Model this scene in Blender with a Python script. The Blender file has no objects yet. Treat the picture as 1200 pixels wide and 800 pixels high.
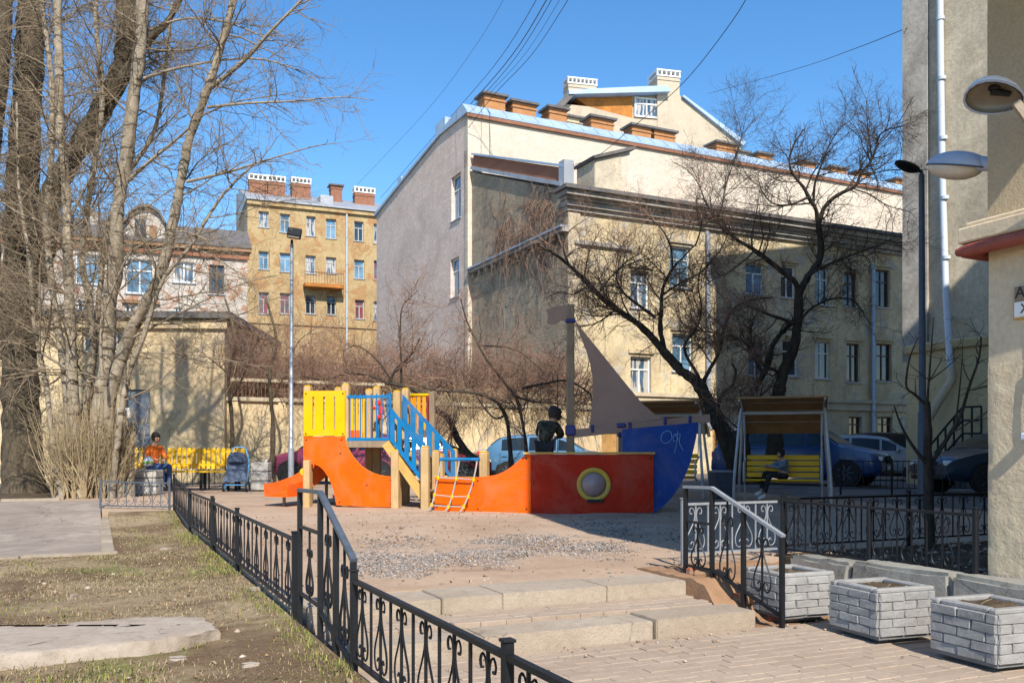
import bpy, bmesh, math, random
import numpy as np
from mathutils import Vector, Matrix, noise
rad = math.radians
SC = bpy.context.scene
COL = SC.collection
rnd = random.Random(7)
rng = np.random.default_rng(11)

# ---------------------------------------------------------------- camera, world, sun
cam_d = bpy.data.cameras.new('camera')
cam_d.sensor_width = 36.0
cam_d.lens = 31.5
cam_d.shift_y = 0.1083
cam_d.clip_end = 2000
cam = bpy.data.objects.new('camera', cam_d)
cam.location = (0, 0, 1.5)
cam.rotation_euler = (rad(90), 0, 0)
COL.objects.link(cam)
SC.camera = cam

SUN_EL = 42.0
SUN_H = Vector((0.215, -0.976, 0)).normalized()          # towards the sun, on the ground
SUN_DIR = SUN_H * math.cos(rad(SUN_EL)) + Vector((0, 0, math.sin(rad(SUN_EL))))
world = bpy.data.worlds.new('World')
SC.world = world
world.use_nodes = True
wn = world.node_tree
wn.nodes.clear()
w_out = wn.nodes.new('ShaderNodeOutputWorld')
w_bg = wn.nodes.new('ShaderNodeBackground')
w_sky = wn.nodes.new('ShaderNodeTexSky')
w_sky.sky_type = 'NISHITA'
w_sky.sun_disc = False
w_sky.sun_elevation = rad(SUN_EL)
w_sky.sun_rotation = math.atan2(SUN_H.x, SUN_H.y)
w_sky.altitude = 0
w_sky.air_density = 1.0
w_sky.dust_density = 0.15
w_sky.ozone_density = 2.2
w_hs = wn.nodes.new('ShaderNodeHueSaturation')
w_hs.inputs['Saturation'].default_value = 1.28
wn.links.new(w_sky.outputs[0], w_hs.inputs['Color'])
wn.links.new(w_hs.outputs[0], w_bg.inputs['Color'])
w_bg.inputs['Strength'].default_value = 0.15
wn.links.new(w_bg.outputs[0], w_out.inputs[0])

sun_d = bpy.data.lights.new('sun', 'SUN')
sun_d.energy = 5.0
sun_d.angle = rad(0.5)
sun_d.color = (1.0, 0.93, 0.82)
sun = bpy.data.objects.new('sun', sun_d)
sun.rotation_euler = (-SUN_DIR).to_track_quat('-Z', 'Y').to_euler()
sun.location = (10, -30, 40)
COL.objects.link(sun)
vs = SC.view_settings
vs.view_transform = 'Standard'
vs.look = 'None'
vs.exposure = 0.52
vs.gamma = 1.0

# ---------------------------------------------------------------- frames
F = 1050.0
TH = rad(25.0)
U = Vector((math.cos(TH), math.sin(TH), 0))             # along the steps
V = Vector((-math.sin(TH), math.cos(TH), 0))            # up the steps, into the yard
Z = Vector((0, 0, 1))

def ab(a, b, z=0.0):
    p = U * a + V * b
    return Vector((p.x, p.y, z))

def to_ab(p):
    return p.x * U.x + p.y * U.y, p.x * V.x + p.y * V.y

def at(x, y, D):
    """the point seen at (x, y) of the photograph, D metres away"""
    return Vector(((x - 600) / F * D, D, 1.5 + (530 - y) / F * D))

def interp(x, xs, ys):
    return float(np.interp(x, xs, ys))

def gz(x, y):
    """height of the ground"""
    a, b = x * U.x + y * U.y, x * V.x + y * V.y
    zp = interp(b, [6.2, 13.5, 20, 60], [.42, .52, .58, .58])
    zl = interp(y, [0, 6, 12, 17, 21, 60], [.27, .29, .31, .42, .57, .58])
    if a < 1.29:
        t = min(1, max(0, (b - 15.0) / 3.0))
        zl += .045 * max(0, 1 - (1.29 - a) / .7) * (1 if b < 13 else 0)
        return zl * (1 - t) + zp * t
    if a > 5.95 and b < 7:
        return .5
    if b < 13: zp -= .075 * max(0, 1 - (a - 1.29) / .7)
    return zp

# ---------------------------------------------------------------- mesh builder
class MB:
    def __init__(s):
        s.v = []; s.f = []; s.m = []; s.M = None
    def add(s, vs_, fs, mi=0):
        n = len(s.v)
        for p in vs_:
            p = Vector(p)
            s.v.append(s.M @ p if s.M is not None else p)
        for f in fs:
            s.f.append(tuple(i + n for i in f)); s.m.append(mi)
        return s
    def box(s, c, d, rz=0.0, bev=0.0, mi=0, R=None):
        hx, hy, hz = d[0] / 2, d[1] / 2, d[2] / 2
        if R is None:
            R = Matrix.Rotation(rz, 3, 'Z')
        c = Vector(c)
        if bev <= 0:
            P = [(x, y, z) for z in (-hz, hz) for y in (-hy, hy) for x in (-hx, hx)]
            Fs = [(0, 2, 3, 1), (4, 5, 7, 6), (0, 1, 5, 4), (2, 6, 7, 3), (0, 4, 6, 2), (1, 3, 7, 5)]
        else:
            b = min(bev, hx * .9, hy * .9, hz * .9)
            P = []
            for sz in (-1, 1):
                for sy in (-1, 1):
                    for sx in (-1, 1):
                        P += [(sx * hx, sy * (hy - b), sz * (hz - b)), (sx * (hx - b), sy * hy, sz * (hz - b)), (sx * (hx - b), sy * (hy - b), sz * hz)]
            k = lambda x, y, z, w: ((z * 2 + y) * 2 + x) * 3 + w
            Fs = []
            for q in (0, 1):
                Fs.append((k(q, 0, 0, 0), k(q, 1, 0, 0), k(q, 1, 1, 0), k(q, 0, 1, 0)))
                Fs.append((k(0, q, 0, 1), k(1, q, 0, 1), k(1, q, 1, 1), k(0, q, 1, 1)))
                Fs.append((k(0, 0, q, 2), k(1, 0, q, 2), k(1, 1, q, 2), k(0, 1, q, 2)))
                for r in (0, 1):
                    Fs.append((k(0, q, r, 1), k(1, q, r, 1), k(1, q, r, 2), k(0, q, r, 2)))
                    Fs.append((k(q, 0, r, 0), k(q, 1, r, 0), k(q, 1, r, 2), k(q, 0, r, 2)))
                    Fs.append((k(q, r, 0, 0), k(q, r, 1, 0), k(q, r, 1, 1), k(q, r, 0, 1)))
                    for t in (0, 1):
                        Fs.append((k(q, r, t, 0), k(q, r, t, 1), k(q, r, t, 2)))
        s.add([c + R @ Vector(p) for p in P], Fs, mi)
        return s
    def bar(s, p, q, w, h=None, mi=0, up=Z):
        """square bar from p to q"""
        h = h or w
        p, q = Vector(p), Vector(q)
        t = (q - p).normalized()
        if abs(t.dot(up)) > .98: up = U
        sd = t.cross(up).normalized() * (w / 2)
        u2 = sd.cross(t).normalized() * (h / 2)
        P = [p - sd - u2, p + sd - u2, p + sd + u2, p - sd + u2, q - sd - u2, q + sd - u2, q + sd + u2, q - sd + u2]
        s.add(P, [(3, 2, 1, 0), (4, 5, 6, 7), (0, 1, 5, 4), (1, 2, 6, 5), (2, 3, 7, 6), (3, 0, 4, 7)], mi)
        return s
    def tube(s, pts, r, n=6, mi=0, cap=True, closed=False):
        pts = [Vector(p) for p in pts]
        m = len(pts)
        rs = r if isinstance(r, (list, tuple)) else [r] * m
        vs_, fs = [], []
        N = None
        for i in range(m):
            if closed:
                t = pts[(i + 1) % m] - pts[i - 1]
            else:
                t = pts[min(i + 1, m - 1)] - pts[max(i - 1, 0)]
            t = t.normalized() if t.length > 1e-9 else Z
            if N is None:
                N = t.orthogonal().normalized()
            else:
                N = (N - t * N.dot(t))
                N = N.normalized() if N.length > 1e-6 else t.orthogonal().normalized()
            B = t.cross(N)
            for k in range(n):
                a = 2 * math.pi * k / n
                vs_.append(pts[i] + (N * math.cos(a) + B * math.sin(a)) * rs[i])
        for i in range(m if closed else m - 1):
            j = (i + 1) % m
            for k in range(n):
                l = (k + 1) % n
                fs.append((i * n + k, i * n + l, j * n + l, j * n + k))
        if cap and not closed:
            fs.append(tuple(range(n - 1, -1, -1)))
            fs.append(tuple((m - 1) * n + k for k in range(n)))
        s.add(vs_, fs, mi)
        return s
    def prism(s, poly, o, ud, vd, depth, mi=0, mside=None):
        """polygon in the plane (o, ud, vd), pushed by the vector depth"""
        o, ud, vd, depth = Vector(o), Vector(ud), Vector(vd), Vector(depth)
        n = len(poly)
        P = [o + ud * p[0] + vd * p[1] for p in poly]
        s.add(P + [p + depth for p in P], [tuple(range(n)), tuple(range(2 * n - 1, n - 1, -1))], mi)
        k = len(s.v) - 2 * n
        for i in range(n):
            j = (i + 1) % n
            s.f.append((k + i, k + j, k + n + j, k + n + i)); s.m.append(mi if mside is None else mside)
        return s
    def lathe(s, prof, c=(0, 0, 0), n=12, axis='Z', mi=0, cap=True):
        c = Vector(c)
        vs_, fs = [], []
        for r, h in prof:
            for k in range(n):
                a = 2 * math.pi * k / n
                x, y = r * math.cos(a), r * math.sin(a)
                p = {'Z': (x, y, h), 'X': (h, x, y), 'Y': (y, h, x)}[axis]
                vs_.append(c + Vector(p))
        m = len(prof)
        for i in range(m - 1):
            for k in range(n):
                l = (k + 1) % n
                fs.append((i * n + k, i * n + l, (i + 1) * n + l, (i + 1) * n + k))
        if cap:
            fs.append(tuple(range(n - 1, -1, -1))); fs.append(tuple((m - 1) * n + k for k in range(n)))
        s.add(vs_, fs, mi)
        return s
    def build(s, name, mat, parent=None, smooth=False, world=True, recalc=True, angle=40):
        me = bpy.data.meshes.new(name)
        inv = WORLD.get(parent.name) if (parent is not None and world) else None
        vv = [inv @ p for p in s.v] if inv is not None else s.v
        me.from_pydata([tuple(p) for p in vv], [], s.f)
        mats = mat if isinstance(mat, (list, tuple)) else [mat]
        for m in mats: me.materials.append(m)
        if len(mats) > 1:
            me.polygons.foreach_set('material_index', s.m)
        if recalc:
            bm = bmesh.new(); bm.from_mesh(me)
            bmesh.ops.recalc_face_normals(bm, faces=bm.faces)
            bm.to_mesh(me); bm.free()
        if smooth:
            me.polygons.foreach_set('use_smooth', [True] * len(me.polygons))
            me.set_sharp_from_angle(angle=rad(angle))
        me.update()
        return link(name, me, parent)

WORLD = {}      # inverse world matrix of every empty (and of the parts below it)

def link(name, me, parent=None):
    o = bpy.data.objects.new(name, me)
    COL.objects.link(o)
    if parent is not None:
        o.parent = parent
        if parent.name in WORLD: WORLD[o.name] = WORLD[parent.name]
    return o

def tag(o, label=None, cat=None, group=None, kind=None):
    if label: o['label'] = label
    if cat: o['category'] = cat
    if group: o['group'] = group
    if kind: o['kind'] = kind
    return o

def thing(name, label, cat, loc=(0, 0, 0), rz=0.0, group=None):
    o = bpy.data.objects.new(name, None)
    o.empty_display_size = .1
    COL.objects.link(o)
    o.location = loc; o.rotation_euler = (0, 0, rz)
    WORLD[o.name] = (Matrix.Translation(Vector(loc)) @ Matrix.Rotation(rz, 4, 'Z')).inverted()
    return tag(o, label, cat, group)

def local(o):
    """matrix of a thing, to build its parts in its own axes"""
    return WORLD[o.name].inverted()

def copy_tree(o, parent=None):
    c = o.copy(); COL.objects.link(c)
    if parent is not None: c.parent = parent
    for ch in list(o.children): copy_tree(ch, c)
    return c

def fast_mesh(name, Vv, Ff, mat, parent=None, smooth=False, mi=None):
    me = bpy.data.meshes.new(name)
    Vv = np.asarray(Vv, dtype=np.float32); Ff = np.asarray(Ff, dtype=np.int32)
    if parent is not None and parent.name in WORLD:
        M = np.array(WORLD[parent.name]); Vv = (Vv @ M[:3, :3].T + M[:3, 3]).astype(np.float32)
    n, k = Ff.shape
    me.vertices.add(len(Vv)); me.vertices.foreach_set('co', Vv.ravel())
    me.loops.add(n * k); me.loops.foreach_set('vertex_index', Ff.ravel())
    me.polygons.add(n); me.polygons.foreach_set('loop_start', np.arange(n, dtype=np.int32) * k)
    me.polygons.foreach_set('loop_total', np.full(n, k, dtype=np.int32))
    for m in (mat if isinstance(mat, (list, tuple)) else [mat]): me.materials.append(m)
    if mi is not None: me.polygons.foreach_set('material_index', np.asarray(mi, dtype=np.int32))
    if smooth: me.polygons.foreach_set('use_smooth', np.ones(n, dtype=bool))
    me.update(calc_edges=True); me.validate()
    return link(name, me, parent)

# ---------------------------------------------------------------- materials
def lin(c):
    return tuple(((x / 255) / 12.92 if x / 255 <= .04045 else ((x / 255 + .055) / 1.055) ** 2.4) for x in c)

class NT:
    def __init__(s, name):
        s.mat = bpy.data.materials.new(name); s.mat.use_nodes = True
        s.t = s.mat.node_tree; s.b = s.t.nodes['Principled BSDF']
        s.co = s.t.nodes.new('ShaderNodeNewGeometry').outputs['Position']
    def n(s, kind, **kw):
        x = s.t.nodes.new(kind)
        for k, v in kw.items(): setattr(x, k, v)
        return x
    def l(s, a, b): s.t.links.new(a, b)
    def noise(s, scale, detail=5, rough=.6, vec=None, dist=0.0, stretch=None):
        x = s.n('ShaderNodeTexNoise')
        x.inputs['Scale'].default_value = scale; x.inputs['Detail'].default_value = detail
        x.inputs['Roughness'].default_value = rough; x.inputs['Distortion'].default_value = dist
        v = vec or s.co
        if stretch:
            m = s.n('ShaderNodeMapping'); m.inputs['Scale'].default_value = stretch
            s.l(v, m.inputs['Vector']); v = m.outputs[0]
        s.l(v, x.inputs['Vector'])
        return x.outputs['Fac']
    def ramp(s, fac, lo, hi, c0=(0, 0, 0, 1), c1=(1, 1, 1, 1)):
        x = s.n('ShaderNodeValToRGB')
        x.color_ramp.elements[0].position = lo; x.color_ramp.elements[0].color = (*c0[:3], 1)
        x.color_ramp.elements[1].position = hi; x.color_ramp.elements[1].color = (*c1[:3], 1)
        s.l(fac, x.inputs['Fac'])
        return x.outputs['Color']
    def mix(s, fac, a, b, mode='MIX'):
        x = s.n('ShaderNodeMix', data_type='RGBA', blend_type=mode)
        for v, i in ((fac, 0), (a, 6), (b, 7)):
            if hasattr(v, 'node'): s.l(v, x.inputs[i])
            elif i == 0: x.inputs[0].default_value = v
            else: x.inputs[i].default_value = (*v[:3], 1)
        return x.outputs[2]
    def bump(s, h, strength=.4, dist=.02):
        x = s.n('ShaderNodeBump')
        x.inputs['Strength'].default_value = strength; x.inputs['Distance'].default_value = dist
        s.l(h, x.inputs['Height'])
        if s.b.inputs['Normal'].is_linked:
            s.l(s.b.inputs['Normal'].links[0].from_socket, x.inputs['Normal'])
        s.l(x.outputs[0], s.b.inputs['Normal'])
    def done(s, col, rough=.8, metal=0.0, spec=.3):
        if hasattr(col, 'node'): s.l(col, s.b.inputs['Base Color'])
        else: s.b.inputs['Base Color'].default_value = (*col[:3], 1)
        s.b.inputs['Roughness'].default_value = rough
        s.b.inputs['Metallic'].default_value = metal
        s.b.inputs['Specular IOR Level'].default_value = spec
        return s.mat

def mul(c, k): return tuple(x * k for x in c[:3])

def paint(name, c, rough=.45, wear=.15, scale=6, metal=0.0, chips=None, bump=.0, spec=.4, dust=0.0):
    t = NT(name)
    f = t.noise(scale, 6, .7)
    col = t.mix(t.ramp(f, .3, .75), mul(c, 1 - wear), mul(c, 1 + wear * .6))
    if chips:
        g = t.noise(scale * 5, 8, .75)
        col = t.mix(t.ramp(g, .64, .70), col, chips)
    if dust:
        g = t.noise(1.3, 8, .75, dist=.8)
        col = t.mix(t.ramp(g, .46, .78), col, t.mix(dust, col, (.36, .29, .22)))
        s_ = t.noise(9, 6, .8, stretch=(.25, .25, 3.0), dist=.5)
        col = t.mix(t.ramp(s_, .66, .72), col, t.mix(dust * 1.3, col, (.5, .42, .34)))
        s2 = t.noise(26, 6, .8)
        col = t.mix(t.ramp(s2, .69, .74), col, t.mix(.55, col, (.22, .15, .1)))
        t.bump(s_, .06, .01)
    if bump: t.bump(t.noise(scale * 8, 4, .6), bump, .01)
    return t.done(col, rough, metal, spec)

def plaster(name, c, stain, patch=None, scale=.6, bump=.3, fine=18, stain_amt=.6, streak=True, rough=.92, bdist=.02, crack=.35):
    """weathered plaster: large stains, rain streaks, missing patches, fine grain"""
    t = NT(name)
    big = t.noise(scale, 8, .65, dist=.4)
    col = t.mix(t.ramp(big, .42, .72), c, t.mix(stain_amt, c, stain))
    if streak:
        st = t.noise(1.0, 6, .7, stretch=(3.0, 3.0, .22))
        col = t.mix(t.ramp(st, .52, .8), col, t.mix(stain_amt * .8, c, stain))
    if patch:
        pn = t.noise(scale * 1.7, 9, .72, dist=.6)
        col = t.mix(t.ramp(pn, .54, .57), col, patch)
    md = t.noise(scale * 6, 9, .78, dist=1.2)
    col = t.mix(t.ramp(md, .5, .72), col, t.mix(stain_amt * .75, col, stain))
    lt = t.noise(scale * 3.1, 8, .75, dist=.8)
    col = t.mix(t.ramp(lt, .56, .68), col, t.mix(.4, col, tuple(min(.85, x * 1.35) for x in c)))
    if crack:
        vv = t.n('ShaderNodeTexVoronoi', feature='DISTANCE_TO_EDGE'); vv.inputs['Scale'].default_value = crack
        wv = t.n('ShaderNodeVectorMath', operation='ADD'); nz = t.n('ShaderNodeTexNoise'); nz.inputs['Scale'].default_value = 2.2; nz.inputs['Detail'].default_value = 6
        t.l(t.co, nz.inputs['Vector']); t.l(t.co, wv.inputs[0]); t.l(nz.outputs['Color'], wv.inputs[1]); t.l(wv.outputs[0], vv.inputs['Vector'])
        ck = t.ramp(vv.outputs['Distance'], .0, .012)
        msk = t.ramp(t.noise(.6, 4, .6), .5, .6)
        col = t.mix(t.mix(msk, (1, 1, 1), ck), t.mix(.32, col, (.05, .04, .03)), col)
    gr = t.noise(fine, 5, .7)
    col = t.mix(t.ramp(gr, .25, .8), t.mix(.3, col, (0, 0, 0)), col)
    t.bump(t.noise(fine, 6, .7), bump, bdist)
    t.bump(big, .35, .06)
    return t.done(col, rough, 0, .2)

def brickwork(name, c1, c2, mortar, scale=1.0, w=.27, h=.078, ms=.012, rot=0.0, bump=.6, dirt=None, dirt_amt=.5, rough=.9):
    """small far-off bricks: texture for walls whose bricks cannot be told apart"""
    t = NT(name)
    sep = t.n('ShaderNodeSeparateXYZ'); t.l(t.co, sep.inputs[0])
    dt = t.n('ShaderNodeVectorMath', operation='DOT_PRODUCT'); t.l(t.co, dt.inputs[0])
    dt.inputs[1].default_value = (math.cos(rot), math.sin(rot), 0)
    cb = t.n('ShaderNodeCombineXYZ'); t.l(dt.outputs['Value'], cb.inputs[0]); t.l(sep.outputs[2], cb.inputs[1])
    b = t.n('ShaderNodeTexBrick')
    b.inputs['Color1'].default_value = (*c1, 1); b.inputs['Color2'].default_value = (*c2, 1)
    b.inputs['Mortar'].default_value = (*mortar, 1); b.inputs['Scale'].default_value = scale
    b.inputs['Brick Width'].default_value = w; b.inputs['Row Height'].default_value = h
    b.inputs['Mortar Size'].default_value = ms; b.inputs['Bias'].default_value = 0
    t.l(cb.outputs[0], b.inputs['Vector'])
    col = b.outputs['Color']
    n1 = t.noise(.5, 8, .7, dist=.5)
    if dirt: col = t.mix(t.ramp(n1, .42, .75), col, t.mix(dirt_amt, col, dirt))
    n2 = t.noise(5, 6, .75)
    col = t.mix(t.ramp(n2, .3, .75), t.mix(.25, col, (0, 0, 0)), col)
    t.bump(b.outputs['Fac'], -bump, .02)
    t.bump(n2, .5, .03)
    return t.done(col, rough, 0, .2)

M = {}
M['iron'] = paint('black_iron', (.010, .011, .014), .5, .35, 14, chips=(.02, .014, .01), bump=.15, spec=.3)
M['iron_grey'] = paint('grey_painted_iron', (.075, .09, .115), .45, .3, 14, chips=(.07, .05, .035), bump=.15)
M['silver'] = paint('silver_and_sunlit_iron', (.25, .265, .285), .4, .2, 12, chips=(.12, .11, .11), bump=.12)  # silver grey of the handrail; also puts sunlight into one fence panel
M['zinc'] = paint('galvanised_steel', (.34, .37, .42), .45, .25, 10, metal=.35)
M['orange'] = paint('orange_panel', (.80, .105, .0), .5, .16, 2.5, bump=.03, spec=.15, dust=.26)
M['red'] = paint('red_panel', (.42, .018, .003), .5, .22, 2.5, bump=.03, spec=.15, dust=.24)
M['yellow'] = paint('yellow_panel', (.74, .42, .0), .5, .14, 3, bump=.03, spec=.15, dust=.24)
M['blue'] = paint('blue_panel', (.001, .15, .37), .5, .2, 3, bump=.03, spec=.2, dust=.22)
M['deepblue'] = paint('deep_blue_panel', (.004, .05, .27), .5, .2, 2.5, bump=.03, spec=.2, dust=.2)
M['navy'] = paint('navy_plastic', (.01, .02, .16), .4, .1)
M['maroon'] = paint('brown_panel', (.33, .215, .17), .6, .14, 2.5, bump=.03, spec=.2, dust=.3)
M['black_plastic'] = paint('black_plastic', (.015, .015, .016), .5, .2)
M['rubber'] = paint('rubber', (.018, .018, .019), .75, .3, 20)
M['white_paint'] = paint('white_paint', (.72, .72, .70), .5, .12, 8)
M['white_plastic'] = paint('white_plastic', (.52, .58, .65), .35, .06)
M['rope'] = paint('grey_rope', (.36, .34, .30), .85, .25, 60, bump=.5)
M['red_plastic'] = paint('red_plastic', (.60, .03, .03), .4, .1)
M['amber'] = paint('amber_panel', (.75, .28, .006), .4, .1)

def wood(name, c, dark, grain=(20, 20, 1.2), rough=.65):
    t = NT(name)
    f = t.noise(1.5, 6, .7, dist=1.2, stretch=grain)
    col = t.mix(t.ramp(f, .3, .75), dark, c)
    g = t.noise(3, 5, .6)
    col = t.mix(t.ramp(g, .35, .7), t.mix(.25, col, (0, 0, 0)), col)
    t.bump(f, .25, .01)
    return t.done(col, rough, 0, .3)
M['post'] = wood('pale_pine_post', (.62, .44, .22), (.45, .29, .13))
M['darkpost'] = wood('weathered_post', (.36, .265, .175), (.21, .15, .10))
M['worn_yellow'] = paint('worn_yellow_paint', (.52, .37, .05), .6, .25, 7, chips=(.34, .27, .15), bump=.2, dust=.4)
M['stringer'] = wood('yellow_pine', (.66, .43, .13), (.5, .3, .08), (3, 3, 6))
M['roofwood'] = wood('roof_boards', (.50, .27, .11), (.32, .16, .06), (2, 20, 20))
M['slat'] = paint('yellow_slat', (.80, .46, .006), .5, .15, 6, chips=(.45, .33, .12), bump=.1)
M['plywood'] = wood('plywood', (.52, .30, .11), (.36, .2, .07), (3, 3, 3))

def glass(name, c=(.02, .035, .05), rough=.06, curtain=None):
    t = NT(name)
    f = t.noise(.9, 3, .5)
    col = t.mix(t.ramp(f, .35, .65), mul(c, .6), mul(c, 1.5))
    if curtain:
        f2 = t.noise(1.6, 3, .5, stretch=(3, 3, .5))
        col = t.mix(t.ramp(f2, .45, .52), col, curtain)
    t.bump(t.noise(2.0, 2, .4), .04, .05)
    return t.done(col, rough, 0, .8)
M['glass'] = glass('window_glass')
M['glass_blue'] = glass('sky_lit_glass', (.10, .2, .30), .08)  # blue of the reflected sky put into the base colour
M['glass_curtain'] = glass('curtained_glass', (.06, .10, .15), .15, (.42, .40, .36))
M['glass_red'] = glass('red_curtained_glass', (.08, .08, .10), .2, (.22, .05, .05))
M['carglass'] = glass('car_glass', (.012, .02, .025), .14)
M['carglass'].node_tree.nodes['Principled BSDF'].inputs['Specular IOR Level'].default_value = .45
M['tube'] = paint('pale_painted_tube', (.50, .51, .52), .45, .12, 9)

# ground materials
def soil():
    t = NT('packed_dirt')
    a = t.noise(.45, 8, .62, dist=.6); b = t.noise(3.5, 8, .7); c = t.noise(40, 5, .7)
    col = t.mix(t.ramp(a, .34, .68), (.385, .265, .18), (.50, .375, .275))
    damp = t.noise(.8, 6, .7, stretch=(.55, 1.5, 1))
    col = t.mix(t.ramp(damp, .58, .72), col, (.26, .16, .11))
    col = t.mix(t.ramp(b, .3, .75), t.mix(.28, col, (.08, .06, .045)), col)
    col = t.mix(t.ramp(c, .58, .72), col, (.42, .35, .28))
    t.bump(b, .5, .04); t.bump(c, .5, .012)
    return t.done(col, .95, 0, .15)
M['soil'] = soil()
def lawn():
    t = NT('thin_lawn_soil')
    a = t.noise(.9, 8, .65, dist=.6); b = t.noise(7, 8, .75); c = t.noise(60, 4, .7)
    col = t.mix(t.ramp(a, .42, .6), (.19, .125, .075), (.42, .32, .20))
    g = t.noise(.7, 6, .7)
    col = t.mix(t.ramp(g, .54, .66), col, (.19, .205, .06))
    col = t.mix(t.ramp(b, .3, .7), t.mix(.45, col, (.05, .035, .02)), col)
    col = t.mix(t.ramp(c, .6, .75), col, (.4, .33, .22))
    t.bump(b, .7, .05); t.bump(c, .6, .015)
    return t.done(col, .95, 0, .12)
M['lawn'] = lawn()
def darksoil():
    t = NT('dark_bed_soil')
    a = t.noise(2.5, 8, .7); c = t.noise(30, 5, .7)
    col = t.mix(t.ramp(a, .35, .7), (.05, .037, .026), (.13, .095, .06))
    col = t.mix(t.ramp(c, .58, .75), col, (.22, .17, .11))
    t.bump(a, .6, .06); t.bump(c, .6, .02)
    return t.done(col, .95, 0, .1)
M['bed'] = darksoil()
def asphalt(name, c, spot):
    t = NT(name)
    a = t.noise(.5, 8, .65, dist=.5); b = t.noise(5, 6, .7); c2 = t.noise(90, 3, .6)
    col = t.mix(t.ramp(a, .35, .7), c, spot)
    col = t.mix(t.ramp(b, .3, .75), t.mix(.25, col, (0, 0, 0)), col)
    col = t.mix(t.ramp(c2, .55, .75), col, t.mix(.5, col, (.5, .47, .43)))
    big = t.noise(.9, 9, .75, dist=1.0)
    col = t.mix(t.ramp(big, .52, .6), col, t.mix(.45, col, (.40, .34, .28)))
    col = t.mix(t.ramp(t.noise(1.7, 8, .75), .58, .68), col, t.mix(.5, col, (.05, .042, .036)))
    vv = t.n('ShaderNodeTexVoronoi', feature='DISTANCE_TO_EDGE'); vv.inputs['Scale'].default_value = .55
    wv = t.n('ShaderNodeVectorMath', operation='ADD'); nz = t.n('ShaderNodeTexNoise'); nz.inputs['Scale'].default_value = 1.6; nz.inputs['Detail'].default_value = 7
    t.l(t.co, nz.inputs['Vector']); t.l(t.co, wv.inputs[0]); t.l(nz.outputs['Color'], wv.inputs[1]); t.l(wv.outputs[0], vv.inputs['Vector'])
    col = t.mix(t.ramp(vv.outputs['Distance'], .0, .012), t.mix(.55, col, (.05, .042, .035)), col)
    t.bump(c2, .5, .008); t.bump(b, .3, .02)
    return t.done(col, .93, 0, .2)
M['asphalt'] = asphalt('worn_asphalt', (.25, .205, .17), (.36, .295, .24))
M['yard'] = asphalt('yard_asphalt', (.12, .11, .105), (.2, .175, .155))
def concrete(name, c, stain, moss=None, sc=1.6, crack=.5):
    t = NT(name)
    a = t.noise(sc, 9, .68, dist=.5); b = t.noise(14, 7, .75); c2 = t.noise(70, 4, .7)
    col = t.mix(t.ramp(a, .36, .7), stain, c)
    col = t.mix(t.ramp(b, .28, .7), t.mix(.3, col, (.1, .08, .06)), col)
    st = t.noise(4.5, 9, .8, dist=1.0)
    col = t.mix(t.ramp(st, .54, .66), col, t.mix(.45, col, mul(stain, .55)))
    pit = t.noise(38, 5, .75)
    col = t.mix(t.ramp(pit, .62, .68), col, t.mix(.55, col, (.09, .07, .05)))
    vv = t.n('ShaderNodeTexVoronoi', feature='DISTANCE_TO_EDGE'); vv.inputs['Scale'].default_value = .8
    wv = t.n('ShaderNodeVectorMath', operation='ADD'); nz = t.n('ShaderNodeTexNoise'); nz.inputs['Scale'].default_value = 2.6; nz.inputs['Detail'].default_value = 7
    t.l(t.co, nz.inputs['Vector']); t.l(t.co, wv.inputs[0]); t.l(nz.outputs['Color'], wv.inputs[1]); t.l(wv.outputs[0], vv.inputs['Vector'])
    ck = t.mix(t.ramp(t.noise(1.1, 4, .6), .48, .56), (1, 1, 1), t.ramp(vv.outputs['Distance'], .0, .012))
    col = t.mix(ck, t.mix(crack, col, (.07, .055, .042)), col)
    oi = t.n('ShaderNodeObjectInfo')
    col = t.mix(t.ramp(oi.outputs['Random'], 0, 1, (.0, .0, .0), (.3, .3, .3)), col, mul(stain, .8))
    t.bump(pit, .6, .008)
    if moss: col = t.mix(t.ramp(t.noise(3, 7, .7), .6, .72), col, moss)
    t.bump(b, .5, .02); t.bump(c2, .5, .006)
    return t.done(col, .92, 0, .2)
M['kerb'] = concrete('old_kerb_concrete', (.47, .41, .33), (.33, .265, .20))
M['step'] = concrete('step_concrete', (.46, .39, .315), (.36, .29, .22), sc=.9)
M['slab'] = concrete('pale_slab_concrete', (.50, .43, .36), (.36, .29, .23), crack=.0)
M['planter'] = concrete('whitewashed_block', (.40, .40, .395), (.27, .265, .26), sc=3, crack=.0)
M['planter_joint'] = concrete('grey_joint', (.25, .25, .25), (.17, .17, .17), sc=3)
M['pale_block'] = concrete('pale_block', (.58, .56, .53), (.44, .42, .39), sc=3, crack=.1)
M['wallbase'] = concrete('retaining_concrete', (.42, .41, .37), (.24, .23, .2), (.12, .14, .09))
M['rubble'] = concrete('brick_rubble_face', (.42, .25, .14), (.28, .16, .09))
def paver(name, c, d):
    t = NT(name)
    oi = t.n('ShaderNodeObjectInfo')
    a = t.noise(.8, 7, .65); b = t.noise(25, 6, .7)
    col = t.mix(oi.outputs['Random'], c, d)
    col = t.mix(t.ramp(a, .35, .7), t.mix(.35, col, (.24, .17, .12)), col)
    col = t.mix(t.ramp(b, .3, .7), t.mix(.25, col, (.1, .08, .06)), col)
    t.bump(b, .5, .006)
    return t.done(col, .92, 0, .2)
M['paver'] = paver('paver', (.42, .335, .262), (.37, .29, .225))
M['paver_sand'] = concrete('joint_sand', (.37, .285, .215), (.29, .215, .16), sc=4)
M['gravel'] = paver('gravel_stone', (.50, .45, .40), (.34, .31, .29))
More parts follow.
